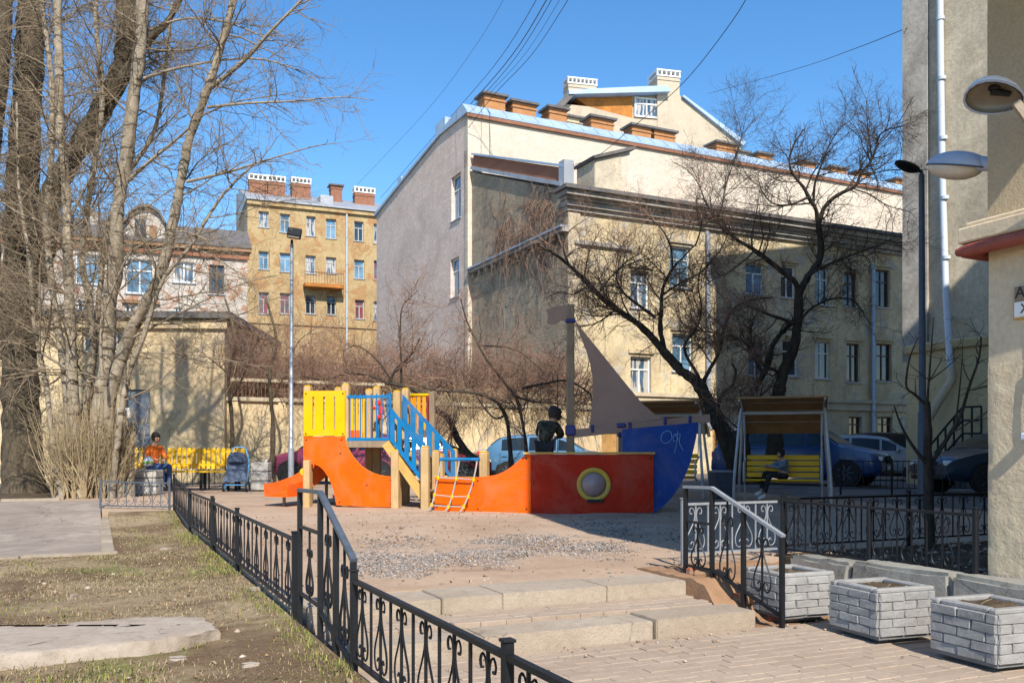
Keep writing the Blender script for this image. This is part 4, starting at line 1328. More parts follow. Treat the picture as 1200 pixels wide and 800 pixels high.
poly_part(mid, 'housing_shade_panel', fh, [(a0 + .03, 12.0), (a1 - .5, 12.0), (a1 - .5, zt1 - .3), (a0 + .03, zt0 - .02)], .0, .03, M['grey_wall'])  # grey sheet that paints in the shaded left of the housing

# ---------------------------------------------------------------- tall pinkish and whitewashed house
tall = thing('tall_house', 'tall blank house, whitewashed brick in front and pinkish brick end wall with two windows', 'building', (-2.2, 44.6, 0), rad(26))
ft = Fr(0, 0, 26, X0=(-2.2, 44.6, 0)); fts = Fr(0, 0, 116, -1, X0=(-2.2, 44.6, 0))
part_box(tall, 'front_wall', ft, 0, 42, 0, 18.35, -.5, 0, M['white_brick'])
wn_ = [fts.rect((529, 209, 540, 254)), fts.rect((528, 305, 538, 346))]
holes_wall(tall, fts, 0.01, 15, 0, 16.6, wn_, M['pink_brick'], name='end_wall')
mb = MB(); mb.add([fts.pt(t, z) for t, z in ((.01, 16.6), (15, 16.6), (15, 16.85), (12, 17.3), (3.7, 18.4), (.01, 18.5))], [(0, 1, 2, 3, 4, 5)]); mb.build('end_gable', M['pink_brick'], tall, recalc=False)
for h in wn_: window(tall, fts, h, frame='frame_white', pane='glass_blue', style='T')
mb = MB()
roofp = [(.16, 18.36), (.16, 18.46), (-.42, 18.98), (-3.7, 18.56), (-12, 17.46), (-15.2, 17.0), (-15.2, 16.8), (-12, 17.28), (-3.7, 18.42), (-.4, 18.36)]
mb.prism(roofp, ft.pt(-.12, 0), ft.n, Z, ft.u * 42); troof = mb.build('roof', M['roof_metal'], tall)
mb = MB()
for i in range(60): fb(mb, ft, .2 + i * .7, .24 + i * .7, 0, 1, 0, 1) if False else None
for i in range(46):
    t = .3 + i * .9
    mb.bar(ft.pt(t, 18.48, .16), ft.pt(t, 18.99, -.42), .035, .05)
mb.build('roof_seam', M['roof_metal'], troof, recalc=False)
tag(bpy.data.objects[troof.children[0].name], kind='stuff')
part_box(tall, 'eaves_line', ft, -.1, 42, 18.18, 18.34, .002, .14, M['red_brick'])
for r in ((568, 592, 110), (601, 628, 119), (644, 664, 126), (693, 719, 137), (741, 763, 147), (767, 791, 152), (840, 862, 167), (889, 905, 180), (940, 955, 190), (974, 992, 196), (1004, 1020, 202), (1050, 1064, 210)):
    n = -1.6
    t0, zt = ft.hit(r[0], r[2], n); t1, _ = ft.hit(r[1], r[2], n)
    chimney(troof, ft, t0, t1, 18.2, zt, n - .9, n, M['orange_brick'])
for r in ((665, 690, 137), (865, 877, 178)):
    n = -4.5
    t0, zt = ft.hit(r[0], r[2], n); t1, _ = ft.hit(r[1], r[2], n)
    chimney(troof, ft, t0, t1, 18.0, zt, n - 1.1, n, M['ochre_pale'])
part_box(tall, 'vent_box', fts, 3.2, 4.6, 18.2, 19.3, -.9, -.05, M['roof_metal'])
part_box(tall, 'vent_box', fts, 10.3, 11.0, 17.3, 18.1, -.7, -.05, M['roof_metal'])

# ---------------------------------------------------------------- house with attic behind
at_h = thing('attic_house', 'beige gabled house with rusty attic panel rising behind the whitewashed wall', 'building', at(640, 530, 64) - Z * 1.5, rad(14))
fa = Fr(640, 64, 14)
H = lambda *p: [fa.hit(x, y) for x, y in p]
poly_part(at_h, 'wall', fa, H((640, 300), (640, 142), (660, 122), (690, 125), (742, 139), (772, 141), (772, 112), (797, 112), (800, 117), (868, 169), (872, 300)), -8, 0, M['cream_wall'], M['cream_wall'])
poly_part(at_h, 'rust_panel', fa, H((676, 114), (742, 112), (742, 138), (690, 124)), -6, -.15, M['rust'])
fwn = fa.rect((744, 113, 772, 139)); 
window(at_h, fa, fwn, depth=.1, frame='frame_white', pane='glass_curtain', style='+', fw=.12, sill=False)
poly_part(at_h, 'wall', fa, H((742, 112), (772, 110), (772, 140), (742, 138)), -6, -.25, M['grey_wall'])
poly_part(at_h, 'roof', fa, H((664, 109), (775, 104), (782, 107), (782, 111), (664, 114)), -7, .6, M['roof_metal'])
poly_part(at_h, 'roof', fa, H((632, 144), (664, 111), (672, 113), (640, 147)), -7, .5, M['roof_slate'])
poly_part(at_h, 'roof', fa, H((798, 114), (800, 113), (872, 167), (870, 172)), -8.3, .25, M['roof_metal'])
t0, z0 = fa.hit(666, 108, -4); t1, z1 = fa.hit(699, 101, -4)
chimney(at_h, fa, t0, t1, z0 - 2, z1, -5.2, -4, M['cream_wall'], 'crown')
t0, z0 = fa.hit(770, 112, -.0); t1, z1 = fa.hit(796, 92, 0)
chimney(at_h, fa, t0, t1, z0 - 2.5, z1, -1.6, .06, M['cream_wall'], 'crown')

# ---------------------------------------------------------------- ochre house far left
och = thing('ochre_house', 'ochre house with three rows of windows, a balcony and brick chimneys on grey roof', 'building', at(290, 530, 72) - Z * 1.5, rad(22))
fo = Fr(290, 72, 22)
rows = [[(303, 247, 315, 267), (328, 250, 340, 273), (359, 253, 370, 277), (382, 256, 394, 280), (415, 259, 426, 283), (438, 262, 449, 286)],
        [(303, 294, 315, 316), (328, 296, 341, 319), (358, 299, 370, 321), (382, 301, 394, 321), (415, 304, 427, 327), (438, 305, 449, 328)],
        [(303, 342, 315, 368), (328, 343, 340, 368), (358, 346, 370, 368), (383, 347, 394, 369), (416, 351, 427, 374), (438, 353, 449, 376)]]
ho = [fo.rect(r) for rr in rows for r in rr]
ze = fo.hit(290, 234)[1]
holes_wall(och, fo, 0, 13, 0, ze, ho, M['ochre'], depth=.3)
for i, h in enumerate(ho):
    window(och, fo, h, depth=.26, frame='frame_far', pane=['glass_curtain', 'glass_blue', 'glass_curtain', 'glass_blue', 'glass', 'glass_curtain', 'glass_blue', 'glass_blue', 'glass_curtain', 'glass_curtain', 'glass_blue', 'glass_red', 'glass_red', 'glass_red', 'glass', 'glass', 'glass_red', 'glass_curtain'][i], style='T' if i not in (0, 11) else '|', fw=.075)
fos = Fr(0, 0, 112, -1, X0=fo.pt(0, 0))
mb = MB(); mb.add([fos.pt(0, 0), fos.pt(10, 0), fos.pt(10, ze + 3.2), fos.pt(.0, ze)], [(0, 1, 2, 3)]); mb.build('side_wall', M['dark_brick'], och, recalc=False)
mb = MB(); mb.prism([(.35, ze), (.35, ze + .12), (-6.5, ze + 2.6), (-7, ze + 2.6), (-7, ze + .0)], fo.pt(-.1, 0), fo.n, Z, fo.u * 13.3); oroof = mb.build('roof', M['roof_grey'], och)
part_box(och, 'eaves_line', fo, -.05, 13, ze - .35, ze - .02, .002, .22, M['ochre'])
part_box(och, 'string_course', fo, -.05, 13, fo.hit(290, 378)[1], fo.hit(290, 376)[1] + .1, .002, .12, M['ochre'])
for r, cap in (((292, 313, 210), 'crown'), ((314, 334, 212), 'crown'), ((342, 364, 214), 'crown'), ((388, 401, 217), 'slab'), ((416, 439, 225), 'crown')):
    n = -4.0
    t0, zt = fo.hit(r[0], r[2], n); t1, _ = fo.hit(r[1], r[2], n)
    chimney(oroof, fo, t0, t1, ze + .8, zt, n - .9, n, M['red_brick'], cap)
t0, z0 = fo.hit(376, 236, -1); t1, z1 = fo.hit(391, 229, -1)
part_box(och, 'dormer', fo, t0, t1, z0 - .6, z1, -2.6, -1.2, M['roof_grey'])
downpipe(och, fo, fo.hit(406, 250)[0], 6, ze - .2, M['zinc'], .09)
t0, z0 = fo.hit(355, 336); t1, z1 = fo.hit(400, 331)
part_box(och, 'balcony_slab', fo, t0, t1, z0 - .1, z0 + .18, .002, 1.1, M['rust'])
for k in range(15):
    tt = t0 + (t1 - t0) * k / 14
    part_box(och, 'balcony_bar', fo, tt - .015, tt + .015, z0 + .18, z0 + 1.05, 1.04, 1.07, M['frame_brown'])
part_box(och, 'balcony_rail', fo, t0, t1, z0 + 1.05, z0 + 1.1, 1.02, 1.09, M['frame_brown'])

# ---------------------------------------------------------------- dirty white house behind the trees
wh = thing('white_house', 'dirty white plastered house with slate roof and round gabled dormer, seen through the bare tree', 'building', at(290, 530, 48) - Z * 1.5, rad(20))
fw_ = Fr(290, 48, 20)
hw = [fw_.rect(r) for r in ((88, 297, 121, 334), (147, 303, 180, 345), (203, 306, 228, 332), (245, 310, 263, 345), (30, 290, 62, 328), (90, 352, 104, 368), (146, 356, 158, 372), (204, 360, 214, 374))]
zw = fw_.hit(290, 293)[1]
tl = fw_.hit(-60, 290)[0]
holes_wall(wh, fw_, tl, 0, 0, zw, hw, M['white_plaster'], depth=.2)
for i, h in enumerate(hw):
    window(wh, fw_, h, depth=.16, frame='frame_white' if i != 3 else 'frame_brown', pane=['glass_blue', 'glass_blue', 'glass_curtain', 'glass', 'glass_blue', 'glass', 'glass', 'glass'][i], style=['side', '+', '|', '|', 'side', '|', '|', '|'][i], fw=.08)
part_box(wh, 'cornice', fw_, tl, .1, zw - .55, zw - .3, .002, .15, M['red_brick'])
part_box(wh, 'cornice', fw_, tl, .2, zw - .18, zw, .002, .35, M['rubble'])
t0, z0 = fw_.hit(143, 352); t1, _ = fw_.hit(187, 352)
part_box(wh, 'ledge', fw_, t0, t1, z0 - .12, z0 + .05, .002, .18, M['rubble'])
mb = MB(); mb.prism([(.4, zw), (.4, zw + .1), (-3.2, zw + 1.75), (-7, zw + .2)], fw_.pt(tl, 0), fw_.n, Z, fw_.u * (-tl + .2)); mb.build('roof', M['roof_slate'], wh)
fd = Fr(0, 0, 20, X0=fw_.pt(0, 0, .05))
dp = [fd.hit(*p) for p in ((145, 288), (145, 262), (152, 250), (163, 244), (175, 243), (186, 250), (193, 262), (193, 290))]
d_ = poly_part(wh, 'dormer', fd, dp, -2.6, 0, M['white_plaster'])
dr_ = [fd.hit(*p) for p in ((143, 263), (151, 249), (163, 241), (175, 240), (187, 248), (195, 262), (193, 263), (186, 251), (175, 243.5), (163, 244.5), (152, 251), (145, 263))]
poly_part(wh, 'dormer_roof', fd, dr_, -2.7, .3, M['roof_slate'])
w0 = fd.rect((158, 256, 171, 283)); part_box(wh, 'dormer_opening', fd, *w0, .001, .03, M['glass'])
w0 = fd.rect((175, 264, 184, 282)); part_box(wh, 'dormer_opening', fd, *w0, .001, .03, M['rubble'])
t0, z0 = fd.hit(105, 262, -2); t1, z1 = fd.hit(115, 250, -2)
part_box(wh, 'chimney', fd, t0, t1, z0 - .8, z1, -3, -2, M['white_plaster'])

# ---------------------------------------------------------------- yellow outbuilding and garden wall
ga = thing('outbuilding', 'flat roofed yellow plastered outbuilding with a blue grey door behind the trees', 'building', at(0, 530, 27) - Z * 1.5, rad(3))
fg = Fr(0, 27, 3)
tg1, zg = fg.hit(263, 374); tg0 = fg.hit(-120, 374)[0]
dg = fg.rect((146, 456, 176, 560)); dg = (dg[0], dg[1], .5, dg[3])
wg = [fg.rect((96, 385, 112, 412)), fg.rect((120, 388, 150, 412))]
holes_wall(ga, fg, tg0, tg1, 0, zg, [dg] + wg, M['garage'], depth=.25)
for h in wg: window(ga, fg, h, depth=.2, pane='glass', style='|', fw=.05, sill=False)
mb = MB(); fb(mb, fg, dg[0], dg[1], dg[2], dg[3], -.14, -.08)
for k in range(6): fb(mb, fg, dg[0] + .02, dg[1] - .02, dg[2] + .1 + k * .36, dg[2] + .34 + k * .36, -.08, -.06)
o = mb.build('door', M['door_blue'], ga)
fgs = Fr(0, 0, 93, 1, X0=fg.pt(tg1, 0))
mb = MB(); mb.add([fgs.pt(0, 0), fgs.pt(7, 0), fgs.pt(7, zg), fgs.pt(0, zg)], [(0, 1, 2, 3)]); mb.build('side_wall', M['garage'], ga, recalc=False)
mb = MB(); mb.box(fg.pt((tg0 + tg1) / 2, zg + .1, -3.5), (tg1 - tg0 + .5, 7.5, .2), rz=fg.ang); mb.build('roof', M['roof_slate'], ga)
part_box(ga, 'cornice', fg, tg0, tg1 + .1, zg - .3, zg - .08, .002, .12, M['garage'])
sp = thing('wall_box', 'small pale air conditioner box on the wall by the blue grey door', 'air conditioner', at(150, 490, 26.6), rad(3))
mb = MB(); mb.box(at(147, 484, 26.62), (.38, .3, .3), bev=.02); mb.build('casing', M['lamp_white'], sp)
mb = MB(); mb.box(at(147, 484.5, 26.62) - Vector((0, .155, 0)), (.2, .02, .18), bev=.005); mb.build('grille', M['black_plastic'], sp)

gw = thing('garden_wall', 'long low yellow plastered garden wall with railing, behind the brushwood', 'wall', at(264, 530, 28) - Z * 1.5, 0)
p0, p1 = at(262, 530, 27.6), at(705, 530, 33.5)
fgw = Fr(0, 0, math.degrees(math.atan2(p1.y - p0.y, p1.x - p0.x)), X0=(p0.x, p0.y, 0))
Lw = (p1 - p0).length
tb = MB(); tb.add([fgw.pt(0, 3.12, -.5), fgw.pt(Lw, 3.12, -.5), fgw.pt(Lw - 1.5, 3.12, -5), fgw.pt(0, 3.12, -9), fgw.pt(0, 0, -9), fgw.pt(Lw - 1.5, 0, -5)], [(0, 1, 2, 3), (3, 2, 5, 4)])
tag(tb.build('terrace', M['bed'], recalc=False), kind='structure')
part_box(gw, 'wall', fgw, 0, Lw, 0, 3.1, -.5, 0, M['garage'])
part_box(gw, 'coping', fgw, -.1, Lw, 3.1, 3.22, -.6, .1, M['cornice_warm'])
part_box(gw, 'upper_rail', fgw, 0, 5.2, 3.72, 3.82, -.25, -.15, M['cornice_warm'])
bm_ = MB(); bm_.box((0, 0, .6), (.03, .03, 1.2)); o = bm_.build('railing_bar', M['frame_brown'], world=False); bar_me = o.data; bpy.data.objects.remove(o)
for k in range(44): inst('railing_bar', bar_me, gw, fgw.pt(.1 + k * .12, 3.22, -.2), fgw.ang)
for k in range(9):
    part_box(gw, 'pier', fgw, .2 + k * 1.45, .42 + k * 1.45, 0, 3.08, .002, .07, M['garage'])

# ---------------------------------------------------------------- grey house on the right with drainpipe
_sv = (U.copy(), V.copy(), TH)
_pc = ab(22, 19.3)
TH = TH + rad(12); U = Vector((math.cos(TH), math.sin(TH), 0)); V = Vector((-math.sin(TH), math.cos(TH), 0))
A0, B0 = _pc.x * U.x + _pc.y * U.y, _pc.x * V.x + _pc.y * V.y
gr = thing('grey_house', 'tall stained grey house with a white drainpipe and a rounded yellow bay at its foot', 'building', ab(A0, B0, 0), TH)
part_box_ab = fbox
fbox(gr, 'wall', A0, A0 + 18, B0 - 14, B0, 0, 21, M['grey_wall'])
fbox(gr, 'corner_strip', A0 - .1, A0, B0 - .7, B0 + .06, 4.2, 21, M['cornice_grey'])
fbox(gr, 'roof', A0 - .5, A0 + 18.4, B0 - 14, B0 + .4, 21, 21.3, M['roof_grey'])
mb = MB()
prof = []
for k in range(13):
    b = B0 - .05 - k * .45; e = .55 * math.sin(min(1, k / 4) * math.pi / 2)
    prof.append((A0 - .05 - e, b))
vs_ = []
for z in (0, 4.4): vs_ += [ab(a, b, z) for a, b in prof]
n = len(prof); mb.add(vs_, [(i, i + 1, n + i + 1, n + i) for i in range(n - 1)]); mb.build('bay', M['bay_wall'], gr, smooth=True, recalc=False)
mb = MB(); vs_ = []
for z, e in ((4.38, 0), (4.42, .14), (4.6, .2), (4.66, .1), (4.7, -.7)): vs_ += [ab(a - e, b, z) for a, b in prof]
mb.add(vs_, [(j * n + i, j * n + i + 1, (j + 1) * n + i + 1, (j + 1) * n + i) for j in range(4) for i in range(n - 1)]); mb.build('bay_cornice', M['bay_wall'], gr, smooth=True, recalc=False, angle=30)
def on_grey(X, Y, a=None):
    a = A0 - .15 if a is None else a
    k = (X - 600) / F; D = a / (U.x * k + U.y); p = at(X, Y, D); return p
mb = MB()
pts = [on_grey(1101, -80), on_grey(1102, 60), on_grey(1104, 200), on_grey(1108, 330), on_grey(1112, 400, A0 - 0.70), on_grey(1114, 436, A0 - 0.80)]
mb.tube(pts, .095, 10)
for q in (20, 90, 160, 230, 300, 370): mb.tube([on_grey(1101.5 + q * .025, q), on_grey(1101.6 + q * .025, q + 4)], .115, 10)
mb.build('drainpipe', M['white_plastic'], gr, smooth=True)
mb = MB(); mb.tube([on_grey(1114, 432, A0 - 0.80), on_grey(1115, 446, A0 - 1.00), on_grey(1105, 462, A0 - 1.10), on_grey(1088, 490, A0 - 1.30)], .12, 10); mb.build('pipe_elbow', M['cornice_warm'], gr, smooth=True)
st = thing('outside_stair', 'thin black stair railing climbing the yellow bay above the dark blue car', 'stair', ab(A0 - 1.5, B0 - 3, 0), TH)
pa = [on_grey(x, y, A0 - 1.6) for x, y in ((1090, 522), (1108, 500), (1128, 477), (1150, 476))]
for h in (0, -.35, -.7):
    mb = MB(); mb.tube([p + Z * h for p in pa], .03, 6); mb.build('rail', M['iron'], st)
for p in pa + [pa[0].lerp(pa[1], .5), pa[1].lerp(pa[2], .5), pa[2].lerp(pa[3], .5)]:
    mb = MB(); mb.bar(Vector((p.x, p.y, p.z - 1.0)), p, .04); mb.build('post', M['iron'], st)
mb = MB()
for i in range(6):
    q = pa[0].lerp(pa[2], i / 5)
    mb.box(Vector((q.x + .4, q.y + .2, (q.z - .9 + .55) / 2)), (.45, 1.0, q.z - .9 - .55), rz=TH)
mb.build('flight', M['step'], st)

U, V, TH = _sv
# ================================================================ bare trees and brushwood
def tubes_np(groups):
    """groups: list of (P (m,n,3), R (m,n), sides) -> vertices, faces"""
    VV, FF, off = [], [], 0
    ref = np.array([.31, .47, .83])
    for P, R, k in groups:
        if len(P) == 0: continue
        m, n, _ = P.shape
        T = np.gradient(P, axis=1)
        T /= np.linalg.norm(T, axis=2, keepdims=True) + 1e-9
        r_ = np.where((np.abs(T @ ref) > .97)[..., None], np.array([1., 0, 0]), ref)
        N = np.cross(T, r_); N /= np.linalg.norm(N, axis=2, keepdims=True) + 1e-9
        B = np.cross(T, N)
        a = np.arange(k) * 2 * np.pi / k
        ring = P[:, :, None] + R[:, :, None, None] * (np.cos(a)[None, None, :, None] * N[:, :, None] + np.sin(a)[None, None, :, None] * B[:, :, None])
        VV.append(ring.reshape(-1, 3))
        base = np.arange(m)[:, None, None] * n * k + np.arange(n - 1)[None, :, None] * k
        i0 = base + np.arange(k)[None, None]; i1 = base + (np.arange(k) + 1)[None, None] % k
        FF.append(np.stack([i0, i1, i1 + k, i0 + k], -1).reshape(-1, 4) + off)
        off += m * n * k
    return np.concatenate(VV), np.concatenate(FF)

def resample(P, n):
    P = np.asarray(P, float)
    d = np.concatenate([[0], np.cumsum(np.linalg.norm(np.diff(P, axis=0), axis=1))])
    s = np.linspace(0, d[-1], n)
    return np.stack([np.interp(s, d, P[:, i]) for i in range(P.shape[1])], 1)

def smooth_path(pts, n):
    return resample(np.array(catmull([tuple(p) for p in pts], 6)), n)

def spawn(parents, count, t0, t1, ang, length, npts, ratio, rmax, rtip, wig=.25, trop=(0, 0, .1), taper_len=True, rmin=.0015, g=None):
    """parents: list of (P (m,n,3), R (m,n)). children grown from random places on them"""
    pts, tan, rr, tt, par = [], [], [], [], []
    W, items = [], []
    for P, R in parents:
        L = np.linalg.norm(np.diff(P, axis=1), axis=2).sum(1)
        for i in range(len(P)): items.append((P[i], R[i])); W.append(L[i])
    W = np.array(W); W = W / W.sum()
    idx = rng.choice(len(items), count, p=W)
    t = t0 + (t1 - t0) * rng.random(count)
    O = np.empty((count, 3)); T = np.empty((count, 3)); Rr = np.empty(count)
    for j in range(count):
        P, R = items[idx[j]]; n = len(P)
        f = t[j] * (n - 1); i = min(int(f), n - 2); w = f - i
        O[j] = P[i] * (1 - w) + P[i + 1] * w; T[j] = P[i + 1] - P[i]; Rr[j] = R[i] * (1 - w) + R[i + 1] * w
    T /= np.linalg.norm(T, axis=1, keepdims=True) + 1e-9
    pr = rng.normal(size=(count, 3)); pr -= T * (pr * T).sum(1, keepdims=True); pr /= np.linalg.norm(pr, axis=1, keepdims=True)
    th = np.radians(rng.uniform(ang[0], ang[1], count))[:, None]
    d = np.cos(th) * T + np.sin(th) * pr
    L = rng.uniform(length[0], length[1], count)
    if taper_len: L *= (1 - .55 * (t - t0) / max(1e-6, t1 - t0))
    r0 = np.clip(Rr * ratio, rmin, rmax)
    P = np.empty((count, npts, 3)); P[:, 0] = O
    st = (L / (npts - 1))[:, None]
    trop = np.array(trop)
    for k in range(1, npts):
        d = d + rng.normal(size=(count, 3)) * wig + trop
        d /= np.linalg.norm(d, axis=1, keepdims=True)
        P[:, k] = P[:, k - 1] + d * st
    R = r0[:, None] * np.linspace(1, 0, npts)[None] + np.minimum(rtip, r0)[:, None] * np.linspace(0, 1, npts)[None]
    if g is not None: P[..., 2] = np.maximum(P[..., 2], g)
    return P, R

def limb(par, name, pts, r0, r1, mat, n=26, sides=9, lump=.12, power=.9, root=0.0):
    """a trunk or main branch through the given 3D points"""
    P = smooth_path(pts, n)
    s = np.linspace(0, 1, n)
    R = r0 + (r1 - r0) * s ** power
    R *= 1 + lump * np.array([noise.noise((float(p[0]) * 3, float(p[1]) * 3, float(p[2]) * 2.2)) for p in P])
    if root: R *= 1 + root * np.exp(-s * n / 1.6)
    V_, F_ = tubes_np([(P[None], R[None], sides)])
    # bumps in the bark
    if r0 > .05:
        nn = np.array([noise.noise_vector((float(v[0]) * 9, float(v[1]) * 9, float(v[2]) * 5)) for v in V_])
        V_ = V_ + nn * min(.035, r0 * .2)
        n2 = np.array([noise.noise((float(v[0]) * 26, float(v[1]) * 26, float(v[2]) * 9)) for v in V_])
        cen = np.repeat(P, sides, 0); V_ = V_ + (V_ - cen) * n2[:, None] * .16
    o = fast_mesh(name, V_, F_, mat, par, smooth=True)
    return P[None], R[None]

def path(pp, D0, D1=None):
    D1 = D0 if D1 is None else D1
    n = len(pp)
    return [tuple(at(x, y, D0 + (D1 - D0) * i / max(1, n - 1))) for i, (x, y) in enumerate(pp)]

def crown(par, groups, mat, name='crown'):
    V_, F_ = tubes_np(groups)
    o = fast_mesh(name, V_, F_, mat, par, smooth=False)
    o['kind'] = 'stuff'
    return o

# ---- pale tree with many stems at the left
base = at(112, 582, 18.2)
pt_ = thing('pale_tree', 'pale barked bare tree with many stems rising from one clump at left', 'tree', (base.x, base.y, .5), 0)
stems = [
    ([(98, 590), (88, 520), (84, 420), (81, 351), (79, 263), (76, 203), (71, 152), (69, 60), (66, -60)], 18.0, 18.8, .125, .07),
    ([(118, 590), (116, 486), (125, 419), (127, 361), (135, 317), (138, 250), (147, 190), (152, 152), (159, 95), (165, 50), (170, -60)], 18.3, 17.6, .165, .10),
    ([(124, 590), (126, 493), (132, 452), (152, 392), (169, 358), (189, 318), (203, 258), (213, 209), (223, 159), (241, 111), (257, 61), (274, 0), (284, -50)], 18.4, 16.8, .145, .06),
    ([(86, 590), (80, 480), (76, 436), (68, 385), (61, 334), (54, 262), (59, 203), (61, 160), (60, 90), (50, 10), (46, -50)], 18.2, 19.4, .095, .045),
    ([(104, 590), (104, 480), (112, 400), (118, 330), (126, 270), (150, 205), (182, 150), (196, 60), (206, -40)], 18.8, 19.6, .08, .03),
    ([(130, 588), (140, 500), (150, 440), (166, 400), (190, 330), (222, 290), (260, 230), (300, 190)], 18.0, 17.0, .07, .02),
    ([(92, 588), (100, 470), (108, 420), (106, 360), (96, 300), (106, 220), (120, 120), (112, 20), (116, -50)], 18.6, 19.2, .085, .04),
    ([(74, 588), (62, 520), (54, 450), (40, 380), (34, 300), (22, 220), (20, 120)], 18.0, 18.6, .06, .02),
]
big = []
for pp_, d0, d1, r0, r1 in stems:
    P, R = limb(pt_, 'stem', path(pp_, d0, d1), r0, r1, M['bark_pale'], 70, 14, root=.25)
    big.append((P, R))
# big side branches seen in the photograph
sides_ = [
    ([(219, 213), (262, 203), (305, 190), (366, 172), (396, 168)], 17.2, 16.5, .035, .006),
    ([(243, 126), (290, 121), (340, 119), (400, 114), (440, 118)], 16.9, 16.2, .032, .005),
    ([(169, 92), (200, 82), (257, 71), (310, 70), (360, 88), (392, 110)], 17.6, 17.0, .035, .005),
    ([(247, 103), (285, 72), (320, 34), (358, -4)], 17.0, 16.2, .05, .018),
    ([(150, 212), (172, 192), (206, 164), (222, 150)], 17.5, 16.8, .04, .02),
    ([(155, 396), (200, 372), (240, 352), (290, 330), (330, 322)], 18.0, 17.0, .03, .005),
    ([(160, 300), (200, 290), (240, 296), (290, 330), (310, 370)], 17.8, 17.2, .026, .005),
    ([(165, 40), (215, 22), (270, 28), (330, 52), (372, 60)], 17.8, 17.4, .03, .005),
    ([(75, 430), (40, 410), (0, 400), (-40, 420)], 18, 17.2, .03, .006),
    ([(120, 440), (118, 400), (124, 360), (150, 300), (170, 285), (206, 270), (246, 282)], 17.5, 16.8, .035, .008),
    ([(82, 300), (50, 262), (22, 250), (-20, 220)], 18.3, 17.4, .035, .008),
    ([(80, 260), (110, 200), (130, 160), (170, 130), (220, 100)], 18.5, 18, .03, .006),
]
sb_ = []
for pp_, d0, d1, r0, r1 in sides_:
    sb_.append(limb(pt_, 'branch', path(pp_, d0, d1), r0, r1, M['bark_pale'], 16, 6))
l1 = spawn(big, 170, .2, 1.0, (40, 85), (1.3, 3.6), 9, .45, .020, .006, .13, (.0, -.01, .015))
l2 = spawn(sb_ + [l1], 1700, .12, 1.0, (25, 75), (.6, 1.8), 7, .55, .012, .0042, .16, (0, 0, .0))
l3 = spawn([l2], 7500, .1, 1.0, (25, 70), (.25, .85), 5, .6, .0056, .0024, .2, (0, 0, -.02))
l4 = spawn([l3, l2], 9000, .2, 1.0, (25, 65), (.12, .4), 4, .7, .0032, .0018, .2, (0, 0, -.02))
crown(pt_, [(*l1, 5), (*l2, 4), (*l3, 3), (*l4, 3)], M['twig_pale'])
# suckers round the foot
seedP = np.array([[(base.x + dx, base.y + dy, .45), (base.x + dx * 1.15, base.y + dy * 1.1, 1.6)] for dx, dy in [(math.cos(k * .7) * (.2 + .5 * (k % 4) / 4) * 1.15 - .15, math.sin(k * .7) * .35) for k in range(36)]])
sd_ = spawn([(seedP, np.full((36, 2), .02))], 640, .0, .5, (2, 24), (.6, 2.7), 8, 1.0, .011, .003, .11, (0, 0, .05))
sd2 = spawn([sd_], 2600, .2, 1, (15, 60), (.2, .8), 5, .6, .005, .002, .12, (0, 0, .06))
crown(pt_, [(*sd_, 5), (*sd2, 3)], M['straw'], 'suckers')
# knotted foot of the clump
mb = MB()
for k in range(9):
    q = base + Vector((-.55 + k * .14, rnd.uniform(-.2, .25), 0))
    mb.tube([(q.x, q.y, .35), (q.x + rnd.uniform(-.05, .05), q.y, .9), (q.x + rnd.uniform(-.1, .1), q.y, 1.5 + rnd.uniform(0, .7))], [rnd.uniform(.12, .17), .11, .05], 8)
o = mb.build('burl', M['bark_pale'], pt_, smooth=True); o['kind'] = 'stuff'

# ---- big dark leaning tree behind it
b2 = at(20, 575, 20.5)
dt_ = thing('dark_tree', 'thick dark furrowed tree at the left edge, one limb leaning right', 'tree', (b2.x, b2.y, .55), 0)
bg = []
for pp_, d0, d1, r0, r1 in [
    ([(28, 590), (26, 500), (22, 400), (24, 300), (27, 200), (33, 100), (36, 20), (38, -60)], 20.5, 20.5, .44, .26),
    ([(44, 330), (58, 240), (78, 195), (98, 165), (118, 130), (140, 88), (148, 50), (146, -60)], 20.2, 19.2, .26, .19),
    ([(12, 420), (-8, 330), (-14, 220), (0, 100), (10, -60)], 20.4, 19.6, .22, .14),
    ([(20, 300), (10, 240), (-30, 200)], 20, 19, .12, .05),
    ([(142, 90), (172, 50), (200, 20), (222, -30)], 19.2, 18.8, .09, .05),
]:
    bg.append(limb(dt_, 'trunk' if r0 > .3 else 'limb', path(pp_, d0, d1), r0, r1, M['bark_brown'], 60, 18, .15, root=.2 if r0 > .3 else 0))
m1 = spawn(bg, 130, .05, 1, (45, 95), (.7, 3.0), 8, .35, .02, .005, .16, (0, 0, .02))
m2 = spawn([m1], 1700, .1, 1, (25, 75), (.4, 1.2), 6, .55, .009, .003, .2, (0, 0, -.01))
m3 = spawn([m2, m1], 8000, .1, 1, (25, 75), (.15, .6), 4, .6, .0045, .002, .25, (0, 0, -.02))
crown(dt_, [(*m1, 5), (*m2, 4), (*m3, 3)], M['twig_pale'])

